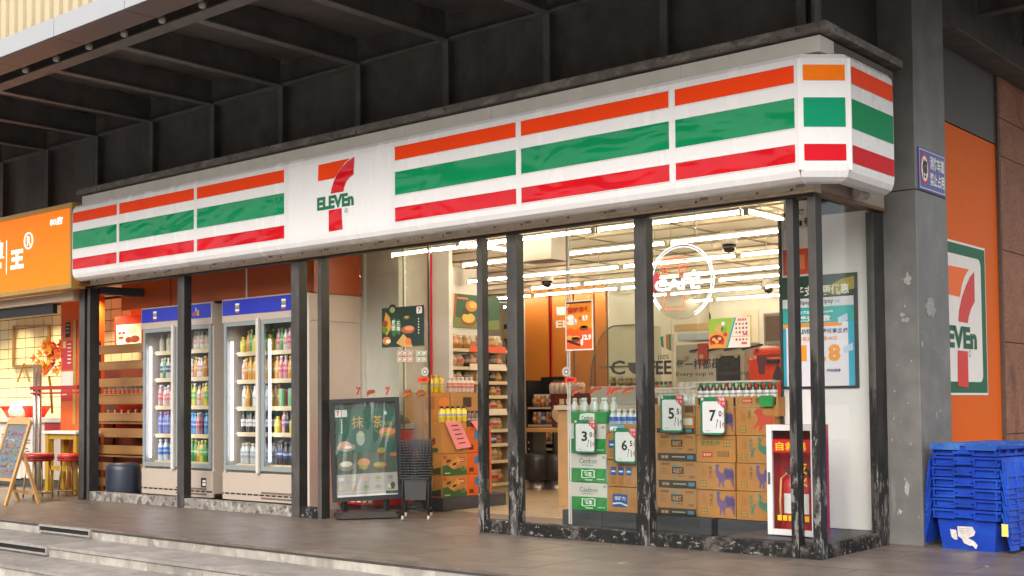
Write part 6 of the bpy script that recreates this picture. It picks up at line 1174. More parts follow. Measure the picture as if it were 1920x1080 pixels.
# kitchen wall: menu boards, hanging things, round window mirror
F = front(0, 8.79, 0)
for i, (x0, y0, x1, y1, c, c2, lab) in enumerate(((1394, 652, 1422, 580, 'c9bfae', 'b8b070', 'pale yellow drink poster on the kitchen wall'), (1176, 622, 1196, 600, 'b9d0b4', 'c04a3a', 'small striped notice on the kitchen wall'), (1316, 600, 1322, 560, '7a2420', '5a1a18', 'narrow maroon strip on the kitchen wall'))):
    q = plane_pts([(x0, y0), (x1, y1)], F, 'Y', 8.79); t = thing('wall_poster', lab, 'poster', ((q[0][0]+q[1][0])/2, 8.79, q[0][1])); plate('sheet', F, q[0][0], q[0][1], q[1][0], q[1][1], .01, ink(c), t, .008); w_ = q[1][0]-q[0][0]; plate('print', F, q[0][0]+.25*w_, q[0][1]+.05, q[0][0]+.6*w_, q[1][1]-.08, .012, ink(c2), t)
q = plane_pts([(1299, 598)], F, 'Y', 8.79)[0]; mr = thing('round_wall_picture', 'round black and white picture on the kitchen wall', 'picture', (q[0], 8.79, q[1]-.3)); shape('rim', F, ell(q[0], q[1], .34, .23, 28), .015, ink('4a4038'), mr, .012); shape('face', F, ell(q[0], q[1], .31, .21, 28), .018, ink('a89a86'), mr)
for k in range(3): shape('print', F, [(q[0]-.2+.12*k, q[1]-.1+.04*k), (q[0]-.12+.12*k, q[1]-.1+.04*k), (q[0]-.06+.1*k, q[1]+.08), (q[0]-.12+.1*k, q[1]+.08)], .02, ink('5a5048'), mr)
sa = thing('striped_apron', 'green white and orange striped cloth hanging behind the lettering', 'cloth', at(1248, 655, Y=2.3)); 
for k, c in enumerate(('1f7a44', 'd8d0c4', 'd8662a', '1f7a44', 'c8b0b4')):
    pp = [at(1238+k*5, 632-8*(k > 1)*(.5), Y=2.3), at(1243+k*5, 630-8*(k > 1)*.5, Y=2.3), at(1245+k*4.5, 652+2*k, Y=2.3), at(1240+k*4.6, 650+2*k, Y=2.3)]; b = B(); b.prism(pp, (0, .01, 0)); b.build('stripe_panel', ink(c), sa)
b = B(); q0, q1 = at(1222, 570, Y=2.4), at(1236, 505, Y=2.4)
hp = thing('pink_hanging_sign', 'pink hanging sign half hidden by the worn post', 'sign', (q0.x, 2.4, q0.z)); b.prism([at(x, y, Y=2.4) for x, y in ((1224, 548), (1224, 520), (1230, 510), (1236, 514), (1234, 540), (1228, 550))], (0, .02, 0)); b.build('panel', ink('d8405a'), hp); b = B(); b.tube([at(1228, 512, Y=2.41), (at(1228, 512, Y=2.41).x, 2.41, 2.88)], .004, 5); b.build('cord', MATS['wire_tan'], hp)

# small things along the service counter
BM('syrup_red', (.30, .05, .03), (.6, .55, .5), (.1, .1, .1), .24, .034); BM('syrup_amber', (.42, .2, .05), (.6, .5, .3), (.1, .1, .1), .24, .034); BM('syrup_green', (.1, .25, .08), (.6, .55, .4), (.1, .1, .1), .24, .034)
for k in range(7):
    p_ = at(1206+k*8.5, 712, Y=2.62); put(('syrup_red', 'syrup_amber', 'syrup_green')[k % 3], p_.x, 2.62, 1.101, 'syrup bottle in the row beside the glass display case', 'syrup bottles on the counter')
CUPW = M('paper_cup_white', (.66, .62, .58), .5)
for k, px in enumerate((1280, 1291, 1302)):
    p_ = at(px, 712, Y=2.60); t = thing('paper_cup_stack', 'stack of white paper cups in front of the coffee machine', 'cups', (p_.x, 2.6, 1.101), 'paper cup stacks')
    for i in range(7): b = B(); b.lathe([(.03, 0), (.04, .085), (.042, .088), (.042, .095)], (p_.x, 2.6, 1.101+i*.022), 12); b.build('cup', CUPW, t)
for k, (px, c, lab) in enumerate(((1215, 'd8cfc0', 'white'), (1345, 'e0b03a', 'yellow'), (1372, 'd8563a', 'orange red'))):
    p_ = at(px, 705, Y=2.52); t = thing('counter_card', 'small %s tent card on the service counter edge' % lab, 'card', (p_.x, 2.52, 1.101), 'tent cards on the counter'); b = B(); b.prism([(p_.x-.07, 2.52, 1.102), (p_.x+.07, 2.52, 1.102), (p_.x+.07, 2.55, 1.26), (p_.x-.07, 2.55, 1.26)], (0, .004, 0)); b.build('card', ink(c), t)
# ================================================================== neighbouring snack shop on the left
ns_ = thing('neighbour_sign', 'orange backlit neighbour shop sign with gold frame and white characters', 'shop sign', (-11.2, -.25, 2.56))
SO = M('orange_lit_acrylic', (.80, .17, .004), .4, var=.04, scale=.6, emis=(1., .17, .004), estr=.42, spec=.2); GOLD = M('gold_frame', (.55, .32, .08), .35, metal=.4, var=.12, scale=6)
nx1, nz0, nz1 = -9.54, 2.565, 3.60
b = B(); b.box(-14.5, nx1-.05, -.25, -.10, nz0+.055, nz1-.055); b.build('face', SO, ns_)
b = B(); b.box(-14.5, nx1, -.27, -.08, nz1-.055, nz1); b.box(-14.5, nx1, -.27, -.08, nz0, nz0+.055); b.box(nx1-.05, nx1, -.27, -.08, nz0+.055, nz1-.055); b.build('frame', GOLD, ns_)
b = B(); b.box(nx1+.002, nx1+.06, -.2, .0, nz0+.05, 3.3); b.build('side_return', flat((.25, .09, .02), .5), ns_)
F = front(0, -.251, 0); WL = M('white_acrylic_lit', (.85, .84, .8), .4, emis=(1, .97, .9), estr=.5)
q = plane_pts([(94, 425), (118, 405), (47, 463), (62, 440), (20, 506), (45, 466), (14, 511), (0, 470)], F, 'Y', -.251)
text('80店', F, q[0][0], q[0][1], q[1][0], q[1][1], .004, WL, ns_, .03); text('王', F, q[4][0], q[4][1], q[5][0], q[5][1], .004, WL, ns_, .06); text('鸽', F, q[6][0]-.62, q[6][1]-.02, q[6][0]-.09, q[6][1]+.45, .004, WL, ns_, .05)
plate('divider', F, q[6][0]-.03, q[6][1]-.02, q[6][0]-.012, q[6][1]+.42, .004, WL, ns_)
cx, cz = (q[2][0]+q[3][0])/2, (q[2][1]+q[3][1])/2
b = B(); b.tube([F.p(cx+.10*math.cos(a), cz+.10*math.sin(a), .008) for a in [2*math.pi*k/24 for k in range(24)]], .010, 6, True); b.build('registered_ring', WL, ns_); text('R', F, cx-.04, cz-.06, cx+.05, cz+.06, .006, WL, ns_, .02)
# grey beam under the sign and shop recess
b = B(); b.box(-14.5, -10.45, .0, .06, 2.32, 2.44); single('shutter_box', b, BLACK, 'black shutter rail under the orange neighbour sign', 'rail')
b = B(); b.box(-14.5, -9.86, -.06, .05, 2.45, 2.56); single('soffit_trim', b, M('cream_soffit', (.5, .36, .25), .5), 'cream strip under the orange neighbour sign', 'trim')
TILE = M('cream_wall_tile', (.66, .58, .38), .3, var=.05, scale=.7); GROUT = M('dark_grout', (.035, .025, .012), .9)
tw = thing('tiled_wall', 'cream square tiled wall inside the neighbour shop', 'wall', (-13, 1.62, 0))
b = B(); b.box(-17.5, -10.3, 1.62, 1.7, 0, 2.8); b.build('grout_bed', GROUT, tw)
ts_x, ts_z = .27, .155; bm_ = B(); bm_.box(.007, ts_x-.007, 0, .006, .005, ts_z-.005); TM = bm_.mesh('wall_tile', TILE)
for i in range(26):
    for j in range(11): link('wall_tile', TM, tw, Vector((-17.4+i*ts_x, 1.606, .98+j*ts_z))-ORIG[tw])
b = B(); b.box(-17.5, -9.85, .1, 1.7, 2.72, 2.76); struct('neighbour_ceiling', b, M('warm_ceiling', (.55, .42, .28), .6))
b = B(); b.box(-10.9, -9.86, 1.40, 1.45, 2.2, 2.72); single('orange_valance', b, M('orange_red_valance', (.62, .10, .02), .4), 'orange red valance seen through the left bay', 'valance')
# warm downlights
for k, (x, y) in enumerate(((-14.2, 1.1), (-13.2, 1.1), (-12.2, .9), (-11.2, 1.1), (-15.2, .9), (-13.6, .45), (-10.8, .8))):
    t = thing('downlight', 'small warm downlight in the neighbour shop ceiling', 'downlight', (x, y, 2.66), 'warm downlights in the neighbour shop')
    b = B(); b.lathe([(.07, .06), (.075, .0), (.06, .0)], (x, y, 2.66), 14); b.build('ring', M('ring_cream', (.5, .42, .3), .4), t); b = B(); b.lathe([(.0, .012), (.06, .012)], (x, y, 2.66), 14); b.build('lamp', emit('ffd890', 14.), t)
    la = bpy.data.lights.new('downlight_lamp', 'SPOT'); la.energy = 95; la.color = (1, .80, .46); la.spot_size = R_(130); la.spot_blend = .8; la.shadow_soft_size = .06; lo_ = bpy.data.objects.new('lamp_light', la); COL.objects.link(lo_); lo_.parent = t; lo_.location = (0, 0, -.01)
# orange pillar with stickers
opl = thing('orange_pillar', 'orange pillar between the shops with stickers', 'pillar', (-11, .8, 0)); ORP = M('orange_pillar_paint', (.62, .10, .015), .35, var=.06)
ox0, ox1 = at(114, 700, Y=.68).x, at(146, 700, Y=.68).x
b = B(); b.box(ox0, ox1+.12, .68, 1.0, 0, 2.7); b.build('body', ORP, opl); b = B(); b.box(ox1-.1, ox1-.03, .665, .679, .9, 2.3); b.build('gold_strip', GOLD, opl)
F = front(0, .679, 0)
def st(px0, py0, px1, py1, c, nm, e=.003): q = plane_pts([(px0, py1), (px1, py0)], F, 'Y', .679); return plate(nm, F, q[0][0], q[0][1], q[1][0], q[1][1], e, ink(c), opl), q
st(123, 604, 132, 633, '1c1818', 'black_sticker'); 
for k in range(3): st(124.5, 608+7*k, 130.5, 611+7*k, 'a89a88', 'sticker_print', .005)
st(117, 638, 136, 693, 'b8343a', 'red_price_sheet')
for k in range(6): st(127, 644+7*k, 134, 646.5+7*k, 'e8d2c8', 'sticker_print', .005)
st(118.5, 640, 124.5, 653, 'd8b86a', 'sticker_print', .005); st(115, 696, 137, 725, 'd8cec0', 'white_code_sheet'); st(115, 730, 136, 752, 'b83a34', 'red_code_sheet'); st(117, 735, 126, 741, 'd8c0a0', 'sticker_print', .005)
# counter, menu sheets, railings
cn = thing('snack_counter', 'snack shop counter with white front and menu sheets', 'counter', (-13, .9, 0))
b = B(); b.box(-17, -11.2, .85, 1.5, .12, .92); b.build('body', M('counter_grey_white', (.55, .48, .42), .45), cn); b = B(); b.box(-17, -11.15, .80, 1.55, .921, .985); b.build('top', M('counter_top_cream', (.62, .55, .45), .3), cn); b = B(); b.box(-17, -11.2, .88, 1.5, .0, .12); b.build('plinth', M('counter_plinth', (.06, .06, .055), .6), cn)
F = front(0, .849, 0)
for i, (a, c_) in enumerate(((-1, 40), (44, 80))):
    q = plane_pts([(a, 895), (c_, 800)], F, 'Y', .849); t = thing('menu_sheet', ['white price list sheet on the counter front behind the chalkboard', 'white price list sheet on the counter front behind the red stool'][i], 'menu', ((q[0][0]+q[1][0])/2, .849, q[0][1]), 'price lists on the counter'); plate('sheet', F, q[0][0], q[0][1], q[1][0], q[1][1], .004, ink('cfc4bc'), t, .003); w_, h_ = q[1][0]-q[0][0], q[1][1]-q[0][1]
    for c in range(2):
        for r in range(16):
            if random.random() < .85: plate('print_line', F, q[0][0]+(.1+.45*c)*w_, q[0][1]+(.06+.055*r)*h_, q[0][0]+(.1+.45*c+random.uniform(.12, .3))*w_, q[0][1]+(.085+.055*r)*h_, .0055, ink('5a4a44'), t)
b = B(); q = at(84, 790, Y=.84); b.box(q.x, q.x+.5, .835, .845, .80, .92); single('red_counter_plate', b, flat('a8262a', .4), 'small red nameplate at the end of the snack counter', 'plate')
for i, px in enumerate((66, 74)):
    p = at(px, 745, Y=.5); b = B(); b.tube([(p.x, .5, .0), (p.x, .5, at(px, 684, Y=.5).z)], .03, 10); single('steel_pole', b, STEELM, ['upright steel pole nearer the chalkboard side', 'upright steel pole nearer the orange pillar'][i], 'pole', 'steel poles of the neighbour shop')
b = B(); p0, p1 = at(58, 728, Y=.48), at(146, 726, Y=.28); b.bar(p0, p1, .03, .05); b.bar(p0+Vector((0, 0, -.07)), p1+Vector((0, 0, -.07)), .02, .025); single('red_rail', b, flat('a81f1c', .35), 'double red rail crossing in front of the orange pillar', 'rail')
# red basket on counter
c0 = at(48, 778, Y=1.1); c0.z = .986; bt = thing('red_basket', 'red tray basket with white bags on the snack counter', 'basket', c0)
b = B(); T_ = [(-.42, -.18), (.42, -.18), (.42, .18), (-.42, .18)]; B_ = [(-.3, -.13), (.3, -.13), (.3, .13), (-.3, .13)]
vs = [(c0.x+x, c0.y+y, c0.z+.0) for x, y in B_]+[(c0.x+x, c0.y+y, c0.z+.17) for x, y in T_]; b.add(vs, [(0, 1, 2, 3), (0, 1, 5, 4), (1, 2, 6, 5), (2, 3, 7, 6), (3, 0, 4, 7)]); b.build('tray', flat('d8281a', .3), bt)
b = B(); b.lathe([(.15, .02), (.17, .1), (.12, .2), (.03, .25)], c0+Vector((.08, -.12, 0)), 10, sx=1.2); b.build('white_bag', flat('dcd2c4', .5), bt)
# hanging decoration of orange flowers with small white faces, wall frame
dcr = thing('flower_decoration', 'bunch of orange and yellow flowers by the orange pillar', 'decoration', at(98, 735, Y=.75)); b = B(); cen_ = at(97, 668, Y=.75)
FLC = [flat('e06a16', .5), flat('e6a81e', .5), flat('c84a14', .5)]
for k in range(46):
    a = random.random()*6.28; rr = random.random()**.5; p = cen_+Vector((.40*rr*math.cos(a), random.uniform(-.08, .08), .25*rr*math.sin(a))); s = random.uniform(.06, .09); b = B(); vs = []; n = 10
    for i in range(n): rr_ = s*(1 if i % 2 else .55); an = 2*math.pi*i/n; vs.append(p+Vector((rr_*math.cos(an), -.03*(i % 2)+random.uniform(-.015, .015), rr_*math.sin(an))))
    b.add([p+Vector((0, .03, 0))]+vs, [(0, i+1, (i+1) % n+1) for i in range(n)]); b.build('flower', FLC[k % 3], dcr)
b = B(); b.tube([at(92, 705, Y=.76), at(96, 740, Y=.76), at(98, 775, Y=.76)], .02, 6); b.build('stem', flat('a88a1e', .6), dcr)
fr_ = thing('wall_frame', 'empty brass picture frame hung askew on the tiled wall', 'frame', at(40, 690, Y=1.58)); pts = [at(x, y, Y=1.57) for x, y in ((26, 612), (92, 611), (90, 684), (25, 687))]; b = B()
for i in range(4): b.bar(pts[i], pts[(i+1) % 4], .035, .03, up=(0, 1, 0))
b.build('frame_bar', M('brass_bar', (.35, .2, .06), .35, metal=.6), fr_)
b = B(); b.bar(at(45, 682, Y=1.56), at(33, 716, Y=1.56), .02, .02); b.bar(at(45, 682, Y=1.56), at(55, 716, Y=1.56), .02, .02); b.build('hook', MATS['brass_bar'], fr_)
# yellow high table and red stools
YEL = M('yellow_steel', (.40, .22, .012), .4, var=.08)
p = at(103, 918, Z=0); tb = thing('yellow_table', 'yellow steel high table with white top against the orange pillar', 'table', p)
tx0, tx1, ty0, ty1, tz = at(84, 920, Y=.34).x, at(143, 900, Y=.34).x, .34, .66, at(110, 808, Y=.34).z
b = B(); b.box(tx0-.03, tx1+.03, ty0-.03, ty1, tz-.04, tz, .006); b.build('table_top', M('table_white', (.66, .62, .56), .35), tb)
for x in (tx0, tx1-.08):
    for y in (ty0, ty1-.1): b = B(); b.box(x, x+.08, y, y+.08, .005, tz-.041); b.build('leg', YEL, tb)
[B().box(tx0+.08, tx1-.08, ty0+.01, ty0+.07, *zz9).build('rail', YEL, tb) for zz9 in ((.30, .36), (tz-.11, tz-.041))]
def stool(c, lab, h=.42, r=.17):
    t = thing('red_stool', lab, 'stool', c, 'red topped stools', 0, True)
    b = B(); b.lathe([(r-.02, h-.10), (r, h-.09), (r, h-.06), (r-.006, h-.055), (r, h-.05), (r, h-.015), (r-.03, h), (0, h+.004)], (0, 0, 0), 22); b.build('seat', M('red_vinyl', (.55, .025, .015), .28, coat=.2), t)
    b = B(); b.lathe([(r+.004, h-.062), (r+.004, h-.048)], (0, 0, 0), 22); b.build('seat_band', BLACK, t)
    for k in range(4): a = math.pi/4+k*math.pi/2; b = B(); b.tube([((r-.05)*math.cos(a), (r-.05)*math.sin(a), h-.1), ((r-.01)*math.cos(a), (r-.01)*math.sin(a), .005)], .011, 8); b.build('leg', M('gold_leg', (.55, .38, .16), .3, metal=.7), t)
    b = B(); b.tube([((r-.015)*math.cos(a), (r-.015)*math.sin(a), .07) for a in [2*math.pi*k/20 for k in range(20)]], .009, 6, True); b.build('foot_ring', MATS['gold_leg'], t)
    return t
c0 = at(71, 934, Z=0); stool(c0, 'round red stool standing behind the chalkboard', .56, .19)
c0 = at(131, 928, Z=0); stool(at(130, 929, Z=0), 'round red stool in front of the yellow table by the black post', .54, .15)
# chalkboard A-frame
cb = thing('chalkboard_stand', 'wooden framed chalkboard easel with colourful chalk lettering', 'chalkboard', (-9.9, -.85, 0)); PINE = M('pine_wood', (.55, .30, .11), .5, var=.12, scale=6, stretch=(1, 1, .2))
fr0 = Vector((-9.65, -1.01, 0)); bk0 = Vector((-9.58, -.64, 0)); bk1 = Vector((-10.17, -.53, 0)); wv = Vector((-.62, .06, 0)); fr1 = fr0+wv
topz = at(57, 792, Y=-.85).z; top0 = Vector((-9.47, -.80, topz)); top0 = at(58, 790, Y=-.80); top1 = top0+wv
def stile(a, c_): b = B(); b.bar(a, c_, .035, .03, up=(1, .2, 0)); return b
stile(fr0, top0).build('front_stile', PINE, cb); stile(fr1, top1).build('front_stile', PINE, cb)
hinge0 = fr0.lerp(top0, .60)+Vector((0, .03, 0)); hinge1 = hinge0+wv
stile(bk0, hinge0+Vector((-.0, .0, .02))).build('rear_leg', PINE, cb); stile(bk0+wv*.95, hinge1).build('rear_leg', PINE, cb)
b = B(); b.bar(bk0.lerp(hinge0, .22), (bk0+wv*.95).lerp(hinge1, .22), .03, .03); b.build('cross_bar', PINE, cb)
vv = (top0-fr0).normalized(); uu = -wv.normalized(); nn = uu.cross(vv).normalized()
CF_ = Face(fr0.lerp(top0, .30)+wv, uu, vv, nn); Wc = wv.length; Hc = (top0-fr0).length*.66
b = B(); b.bar(CF_.p(0, 0, .0), CF_.p(Wc, 0, .0), .03, .035); b.build('bottom_rail', PINE, cb)
hd = [(0, Hc), (Wc, Hc), (Wc, Hc+.05)]+[(Wc*(1-k/8), Hc+.05+.05*math.sin(math.pi*k/8)) for k in range(1, 8)]+[(0, Hc+.05)]
b = B(); b.prism([CF_.p(x, y, -.012) for x, y in hd], nn*.03); b.build('head_board', PINE, cb)
plate('slate', CF_, .02, .02, Wc-.02, Hc, .004, M('slate_board', (.15, .155, .165), .55, var=.2, scale=8), cb, .012)
cols = ['a8637c', 'b8b6b4', 'b0835a', '98a06a', '7892a0', 'a06474', 'a8705e']
for r in range(7):
    zt_ = Hc-.08-r*(Hc-.12)/7; x = .06
    while x < Wc-.1:
        w_ = random.uniform(.05, .08); c = cols[r] if random.random() < .75 else random.choice(cols)
        b = B(); npts = 5; pp = [CF_.p(x+w_*random.random(), zt_-random.random()*.06, .006) for _ in range(npts)]; b.tube(pp, .0045, 5); b.tube([CF_.p(x+w_*random.random(), zt_-random.random()*.06, .006) for _ in range(4)], .0045, 5); b.build('chalk_scribble', ink(c), cb); x += w_+.015
# wooden slat rack in the left bay and dark pouf
WS_ = M('pale_oak_slat', (.30, .145, .045), .5, var=.2, scale=3, stretch=(.3, 1, 5)); rk = thing('slatted_rack', 'wooden slatted rack seen through the left bay', 'rack', (-10.1, .75, 0))
rx0, rx1 = at(176, 700, Y=.75).x, at(268, 700, Y=.75).x
for k, (ya, yb) in enumerate(((646, 663), (677, 693), (709, 725), (742, 758), (774, 790), (803, 820), (835, 851), (868, 883), (897, 913))):
    za, zb = at(222, yb, Y=.75).z, at(222, ya, Y=.75).z; b = B(); b.box(rx0, rx1+.1, .74, .765, za, zb, .003); b.build('slat', WS_, rk)
for x in (rx0+.02, rx1+.02): b = B(); b.box(x, x+.05, .77, .81, 0, 2.0); b.build('upright', M('dark_upright', (.06, .04, .03), .6), rk)
for z in (.5, .93, 1.3): b = B(); b.box(rx0, rx1, .77, 1.05, z-.02, z); b.build('shelf_board', WS_, rk)
BM('sauce', (.5, .12, .05), (.55, .5, .45), (.6, .5, .4), .16, .035)
for k in range(9): put('sauce', rx0+.12+k*.105, .86, 1.301, 'small sauce jar behind the wooden slats', 'sauce jars on the slatted rack', 'sauce_jar', 'jar')
for k in range(6): put('sauce', rx0+.12+k*.16, .9, .931, 'small sauce jar on the lower board of the rack', 'sauce jars on the slatted rack', 'sauce_jar', 'jar')
b = B(); b.box(rx0+.0, rx1-.1, 1.08, 1.3, .75, 1.2, .03); single('red_cushion', b, flat('d03a14', .6), 'orange red cushion behind the wooden slats', 'cushion')
b = B(); b.box(rx0-.9, rx1+.3, 1.32, 1.36, .05, 1.75); single('dark_rack_back', b, M('dark_red_backing', (.10, .018, .008), .6, var=.3, scale=3), 'dark red board behind the wooden slats', 'board')
rp = thing('red_menu_poster', 'red and white food menu poster behind the slatted rack', 'poster', at(243, 650, Y=1.3)); F = front(0, 1.3, 0); q = plane_pts([(216, 660), (268, 590), (219, 655), (266, 606)], F, 'Y', 1.3)
plate('sheet', F, q[0][0], q[0][1], q[1][0], q[1][1], .006, ink('b0261c'), rp, .005); plate('white_field', F, q[2][0], q[2][1], q[3][0], q[3][1], .008, ink('e2d6ca'), rp)
w_, h_ = q[3][0]-q[2][0], q[3][1]-q[2][1]
for x0, y0, x1, y1 in ((.08, .6, .2, .72), (.24, .6, .36, .72), (.1, .4, .3, .52), (.1, .05, .3, .13), (.6, .05, .9, .13)): plate('print', F, q[2][0]+x0*w_, q[2][1]+y0*h_, q[2][0]+x1*w_, q[2][1]+y1*h_, .0095, ink('b8302a'), rp)
for cx, cy, rx, ry, c in ((.62, .72, .2, .14, 'c8a8a0'), (.62, .72, .17, .11, 'e2d6ca'), (.5, .36, .14, .13, '5a2416'), (.74, .38, .2, .15, '6a2a1a'), (.74, .42, .15, .09, 'c8704a'), (.5, .38, .09, .07, 'b85a34')): shape('food_picture', F, ell(q[2][0]+cx*w_, q[2][1]+cy*h_, rx*w_, ry*h_, 14), .0095+.0008*rx*cx, ink(c), rp)
b = B(); b.lathe([(.17, .03), (.205, .05), (.21, .10), (.21, .36), (.2, .41), (.16, .435), (0, .44)], (-9.47, .40, 0), 24); pf_ = single('dark_pouf', b, M('navy_leather', (.022, .028, .045), .4, var=.12), 'dark navy leather pouf beside the drinks fridge', 'pouf')
# boxes on top of the fridge
for px, w, lab in ((285, .5, 'flat grey tray lying on top of the fridge by the slats'), (370, .3, 'small grey roll on top of the fridge by the slats')):
    p = at(px, 565, Y=.6); b = B(); b.box(p.x, p.x+w, .6, .8, 2.312, 2.39, .01); single('top_clutter', b, M('clutter_grey', (.30, .28, .26), .5, var=.2), lab, 'tray')
# AC outdoor unit behind the neighbour sign
au = thing('air_conditioner', 'white air conditioner outdoor unit above the neighbour sign', 'air conditioner', (-11.1, .7, 3.75)); ax0, ax1, az0, az1 = at(80, 360, Y=.5).x, at(144, 360, Y=.5).x, 3.75, at(100, 340, Y=.5).z
b = B(); b.box(ax0, ax1, .5, .85, az0, az1, .02); b.build('case', M('ac_case', (.42, .41, .39), .5, var=.08), au); b = B(); rr = .23; b.lathe([(rr, -.002), (rr, -.02), (rr-.02, -.022), (rr-.03, -.004)], (ax0+.36, .5, az1-.2), 24, axis='Y'); b.build('fan_ring', M('ac_ring', (.34, .33, .32), .5), au)
b = B()
for k in range(1, 6): r2 = rr*k/6; b.tube([(ax0+.36+r2*math.cos(a), .485, az1-.2+r2*math.sin(a)) for a in [2*math.pi*i/20 for i in range(20)]], .004, 4, True)
b.build('fan_grille', M('ac_grille', (.25, .25, .25), .5), au); F = front(ax1-.28, .499, az1-.2); plate('label_patch', F, .02, .0, .2, .1, .001, ink('c8c4be'), au); plate('label_patch', F, .04, .03, .14, .06, .002, ink('3a8a62'), au)
b = B(); b.box(-14.5, -9.5, .1, .6, 3.64, 3.72); single('roof_ledge', b, M('dusty_ledge', (.16, .15, .14), .8, var=.2), 'dusty ledge carrying the air conditioner behind the neighbour sign', 'ledge')
b = B(); b.box(-17.5, -9.9, .95, 1.05, 2.78, 4.8); single('dark_rear_wall', b, MATS['brown_black_panel'], 'black back wall above the neighbour shop', 'wall')
b = B(); b.box(RIBX[-5]-.7, RIBX[-5]-.4, .02, .5, 3.7, 4.45) if False else b.box(-10.05, -9.6, .06, .5, 3.6, 4.452); single('wall_end_return', b, M('grey_return_paint', (.085, .08, .077), .5, var=.12), 'grey boxed end of the upper wall above the air conditioner', 'panel')
# ================================================================== stack of blue lidded crates
BLU = mix_mat('blue_crate_plastic', [(.010, .045, .34), ((.016, .07, .42), 4, .55, .1, (1, 1, 1), None, 0), ((.07, .13, .42), 28, .69, .03, (1, 1, .3), None, 0), ((.16, .18, .26), 40, .74, .02, (1, .4, 1), None, 0)], .45, bump=.05, spec=.3, objvar=.12); BLU2 = mix_mat('blue_lid_plastic', [(.02, .09, .38), ((.06, .16, .44), 6, .56, .08, (1, 1, 1), None, 0), ((.14, .20, .36), 22, .66, .05, (1, 1, 1), None, 0)], .5, spec=.3)
c0 = at(1768, 1027, Z=0); c1 = at(1866, 1036, Z=0); U2 = (c1-c0).normalized(); wC = (c1-c0).length; N2 = Vector((U2.y, -U2.x, 0)); dC = .62; rzC = math.atan2(U2.y, U2.x); cC = c0+U2*wC/2-N2*dC/2
pitch = .079; HC = .30
def crate(i, closed):
    z = i*pitch; t = thing('blue_crate', ['blue lidded crate at the bottom of the stack with a torn label', 'topmost blue crate of the stack with its lid closed'][closed] if i == 0 or closed else 'blue lidded crate with hanging lids, %s from the bottom of the stack' % ['', 'second', 'third', 'fourth', 'fifth', 'sixth'][i], 'crate', (cC.x, cC.y, z), 'stacked blue crates', rzC+random.uniform(-.012, .012), True)
    wb, db, wt, dt = wC/2-.0, dC/2, wC/2+.035, dC/2+.03
    b = B(); vs = [(-wb, -db, 0), (wb, -db, 0), (wb, db, 0), (-wb, db, 0), (-wt, -dt, HC), (wt, -dt, HC), (wt, dt, HC), (-wt, dt, HC)]; b.add(vs, [(0, 3, 2, 1), (0, 1, 5, 4), (1, 2, 6, 5), (2, 3, 7, 6), (3, 0, 4, 7)])
    b.build('tub', BLU, t)
    b = B(); zr = HC-.07
    for (x0, y0, x1, y1) in ((-wt-.012, -dt-.016, -wt+.17, -dt-.001), (wt-.17, -dt-.016, wt+.012, -dt-.001)):
        b.box(x0, x1, y0, y1, zr, zr+.014); b.box(x0, x1, y0, y1, HC-.016, HC); b.box(x0, x0+.012, y0, y1, zr+.014, HC-.016); b.box(x1-.012, x1, y0, y1, zr+.014, HC-.016)
    b.box(-wt+.17, wt-.17, -dt-.026, -dt-.001, zr+.012, zr+.03); b.box(-wt+.17, wt-.17, -dt-.012, -dt-.001, HC-.03, HC-.006); b.box(-.05, .05, -dt-.018, -dt-.001, zr+.03, HC-.03); b.build('front_rim', BLU, t)
    for s in (-1, 1):
        b = B()
        b.box(s*(wt+.001), s*(wt+.022), -dt, dt, zr, zr+.02); b.box(s*(wt+.001), s*(wt+.03), -dt, dt, HC-.02, HC)
        for k in range(6): yk = -dt+.03+k*(2*dt-.06)/5; b.box(s*(wt+.001), s*(wt+.02), yk-.008, yk+.008, zr+.02, HC-.02)
        b.build('side_rim', BLU, t)
    for s in (-1, 1):
        if closed:
            b = B(); z0 = HC+.002; n = 5
            b.box(0 if s > 0 else -wt-.02, wt+.02 if s > 0 else 0, -dt-.02, dt+.02, z0, z0+.012)
            for k in range(n):
                y0 = -dt-.02+(2*dt+.04)*k/n; y1 = y0+(2*dt+.04)/n-.006; e = .035 if (k % 2 == (s > 0)) else -.02
                b.box(s*.15, -s*e, y0, y1, z0+.0125, z0+.024)
            b.box(s*(wt-.03), s*(wt+.02), -dt-.02, dt+.02, z0-.02, z0-.0005); b.box(s*.02, s*(wt+.02), -dt-.024, -dt-.0205, z0-.03, z0+.02); b.build('lid_half', BLU2, t)
        else:
            b = B(); a = R_(14-1.2*i); L_ = .27; hx, hz = s*(wt+.034), HC-.01
            dv = Vector((s*math.sin(a), 0, -math.cos(a))); nv = Vector((s*math.cos(a), 0, math.sin(a))); base = Vector((hx, 0, hz)); jl = random.uniform(.94, 1.03)
            def pt(u, y, w): return base+dv*u*jl+nv*w+Vector((0, y, 0))
            b.prism([pt(0, -dt, 0), pt(0, dt, 0), pt(L_*.86, dt, 0), pt(L_*.86, -dt, 0)], nv*.010)
            n = 5
            for k in range(n):
                y0 = -dt+2*dt*k/n; y1 = y0+2*dt/n-.02; ll = L_ if k % 2 == 0 else L_*.92; b.prism([pt(L_*.86, y0, 0), pt(L_*.86, y1, 0), pt(ll, y1, 0), pt(ll, y0, 0)], nv*.012)
                b.prism([pt(.03, y0+.01, .0101), pt(.03, y0+.03, .0101), pt(L_*.8, y0+.03, .0101), pt(L_*.8, y0+.01, .0101)], nv*.012)
            b.prism([pt(.12, -dt, .0101), pt(.12, dt, .0101), pt(.14, dt, .0101), pt(.14, -dt, .0101)], nv*.010); b.prism([pt(L_*.8, -dt, .0101), pt(L_*.8, dt, .0101), pt(L_*.84, dt, .0101), pt(L_*.84, -dt, .0101)], nv*.012); b.build('lid_half', BLU, t)
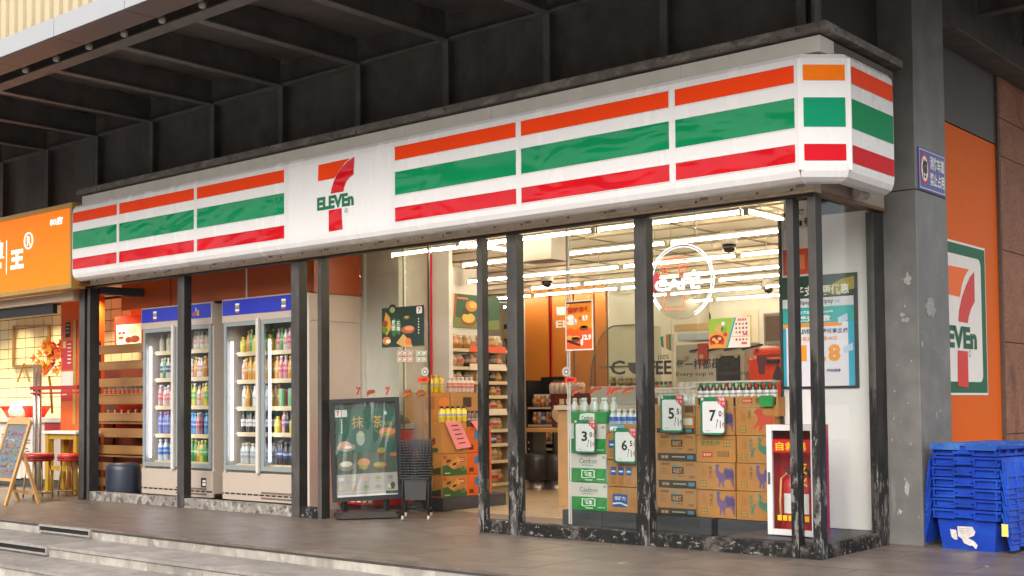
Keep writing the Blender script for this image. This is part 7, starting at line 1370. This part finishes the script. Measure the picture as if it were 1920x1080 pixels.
    if i == 0:
        F = Face((-wb, -db-.006, 0), (1, 0, 0), Vector((0, -.09, 1)).normalized(), (0, -1, 0)); LBL = M('torn_label', (.62, .58, .55), .8, var=.25, scale=12)
        sc_ = wC
        shape('torn_label', F, [(x*sc_, y*sc_) for x, y in ((.33, .42), (.62, .43), (.67, .34), (.64, .27), (.52, .22), (.64, .17), (.70, .10), (.66, .03), (.60, .09), (.55, .08), (.44, .12), (.40, .2), (.33, .24))], .004, LBL, t); shape('torn_label', F, [(x*sc_, y*sc_) for x, y in ((.18, .36), (.30, .35), (.32, .18), (.26, .17), (.2, .22))], .0035, LBL, t)
        for k in range(3): plate('faint_print', F, (.38)*sc_, (.38-.04*k)*sc_, (.56-.04*k)*sc_, (.388-.04*k)*sc_, .005, ink('7a7a80'), t)
    if i in (1, ): plate('yellow_tag', Face((wt+.05, -dt-.02, .05), (1, 0, 0), (0, 0, 1), (0, -1, 0)), 0, 0, .05, .09, .02, ink('d8cc6a'), t)
for i in range(7): crate(i, 1 if i == 6 else 0)
p = at(1808, 866, Y=1.15)
# ================================================================== across the street, behind the camera: added blocks for glass and glossy film to mirror
OB = [(-34, -12, 9, (.30, .26, .22)), (-10, 6, 12, (.20, .19, .19)), (9, 26, 8, (.34, .27, .2)), (30, 52, 11, (.24, .22, .2)), (-62, -37, 11, (.26, .23, .2))]
labs = ['tan office block with window rows across the street', 'grey tower block with window rows across the street', 'low ochre block with window rows across the street', 'brown block with window rows at the far corner', 'beige block with window rows beyond the tan one']
for k, (x0, x1, h, c) in enumerate(OB):
    t = thing('opposite_building', labs[k], 'building', ((x0+x1)/2, -40, -.75)); b = B(); b.box(x0, x1, -48, -38, -.75, h); b.build('wall', M('opposite_wall_%d' % k, c, .8, var=.1, scale=.3), t)
    b = B(); b.box(x0-.4, x1+.4, -48.4, -37.6, h, h+.6); b.build('roof', M('roof_grey', (.2, .2, .2), .8), t)
    nw = int((x1-x0)/3.2)
    for i in range(nw):
        for j in range(int(h/3.4)):
            b = B(); xx = x0+1+i*3.2; b.box(xx, xx+1.9, -38.02, -37.95, 1.2+j*3.4, 3.0+j*3.4); b.build('window', M('opposite_window', (.03, .035, .04), .1), t)
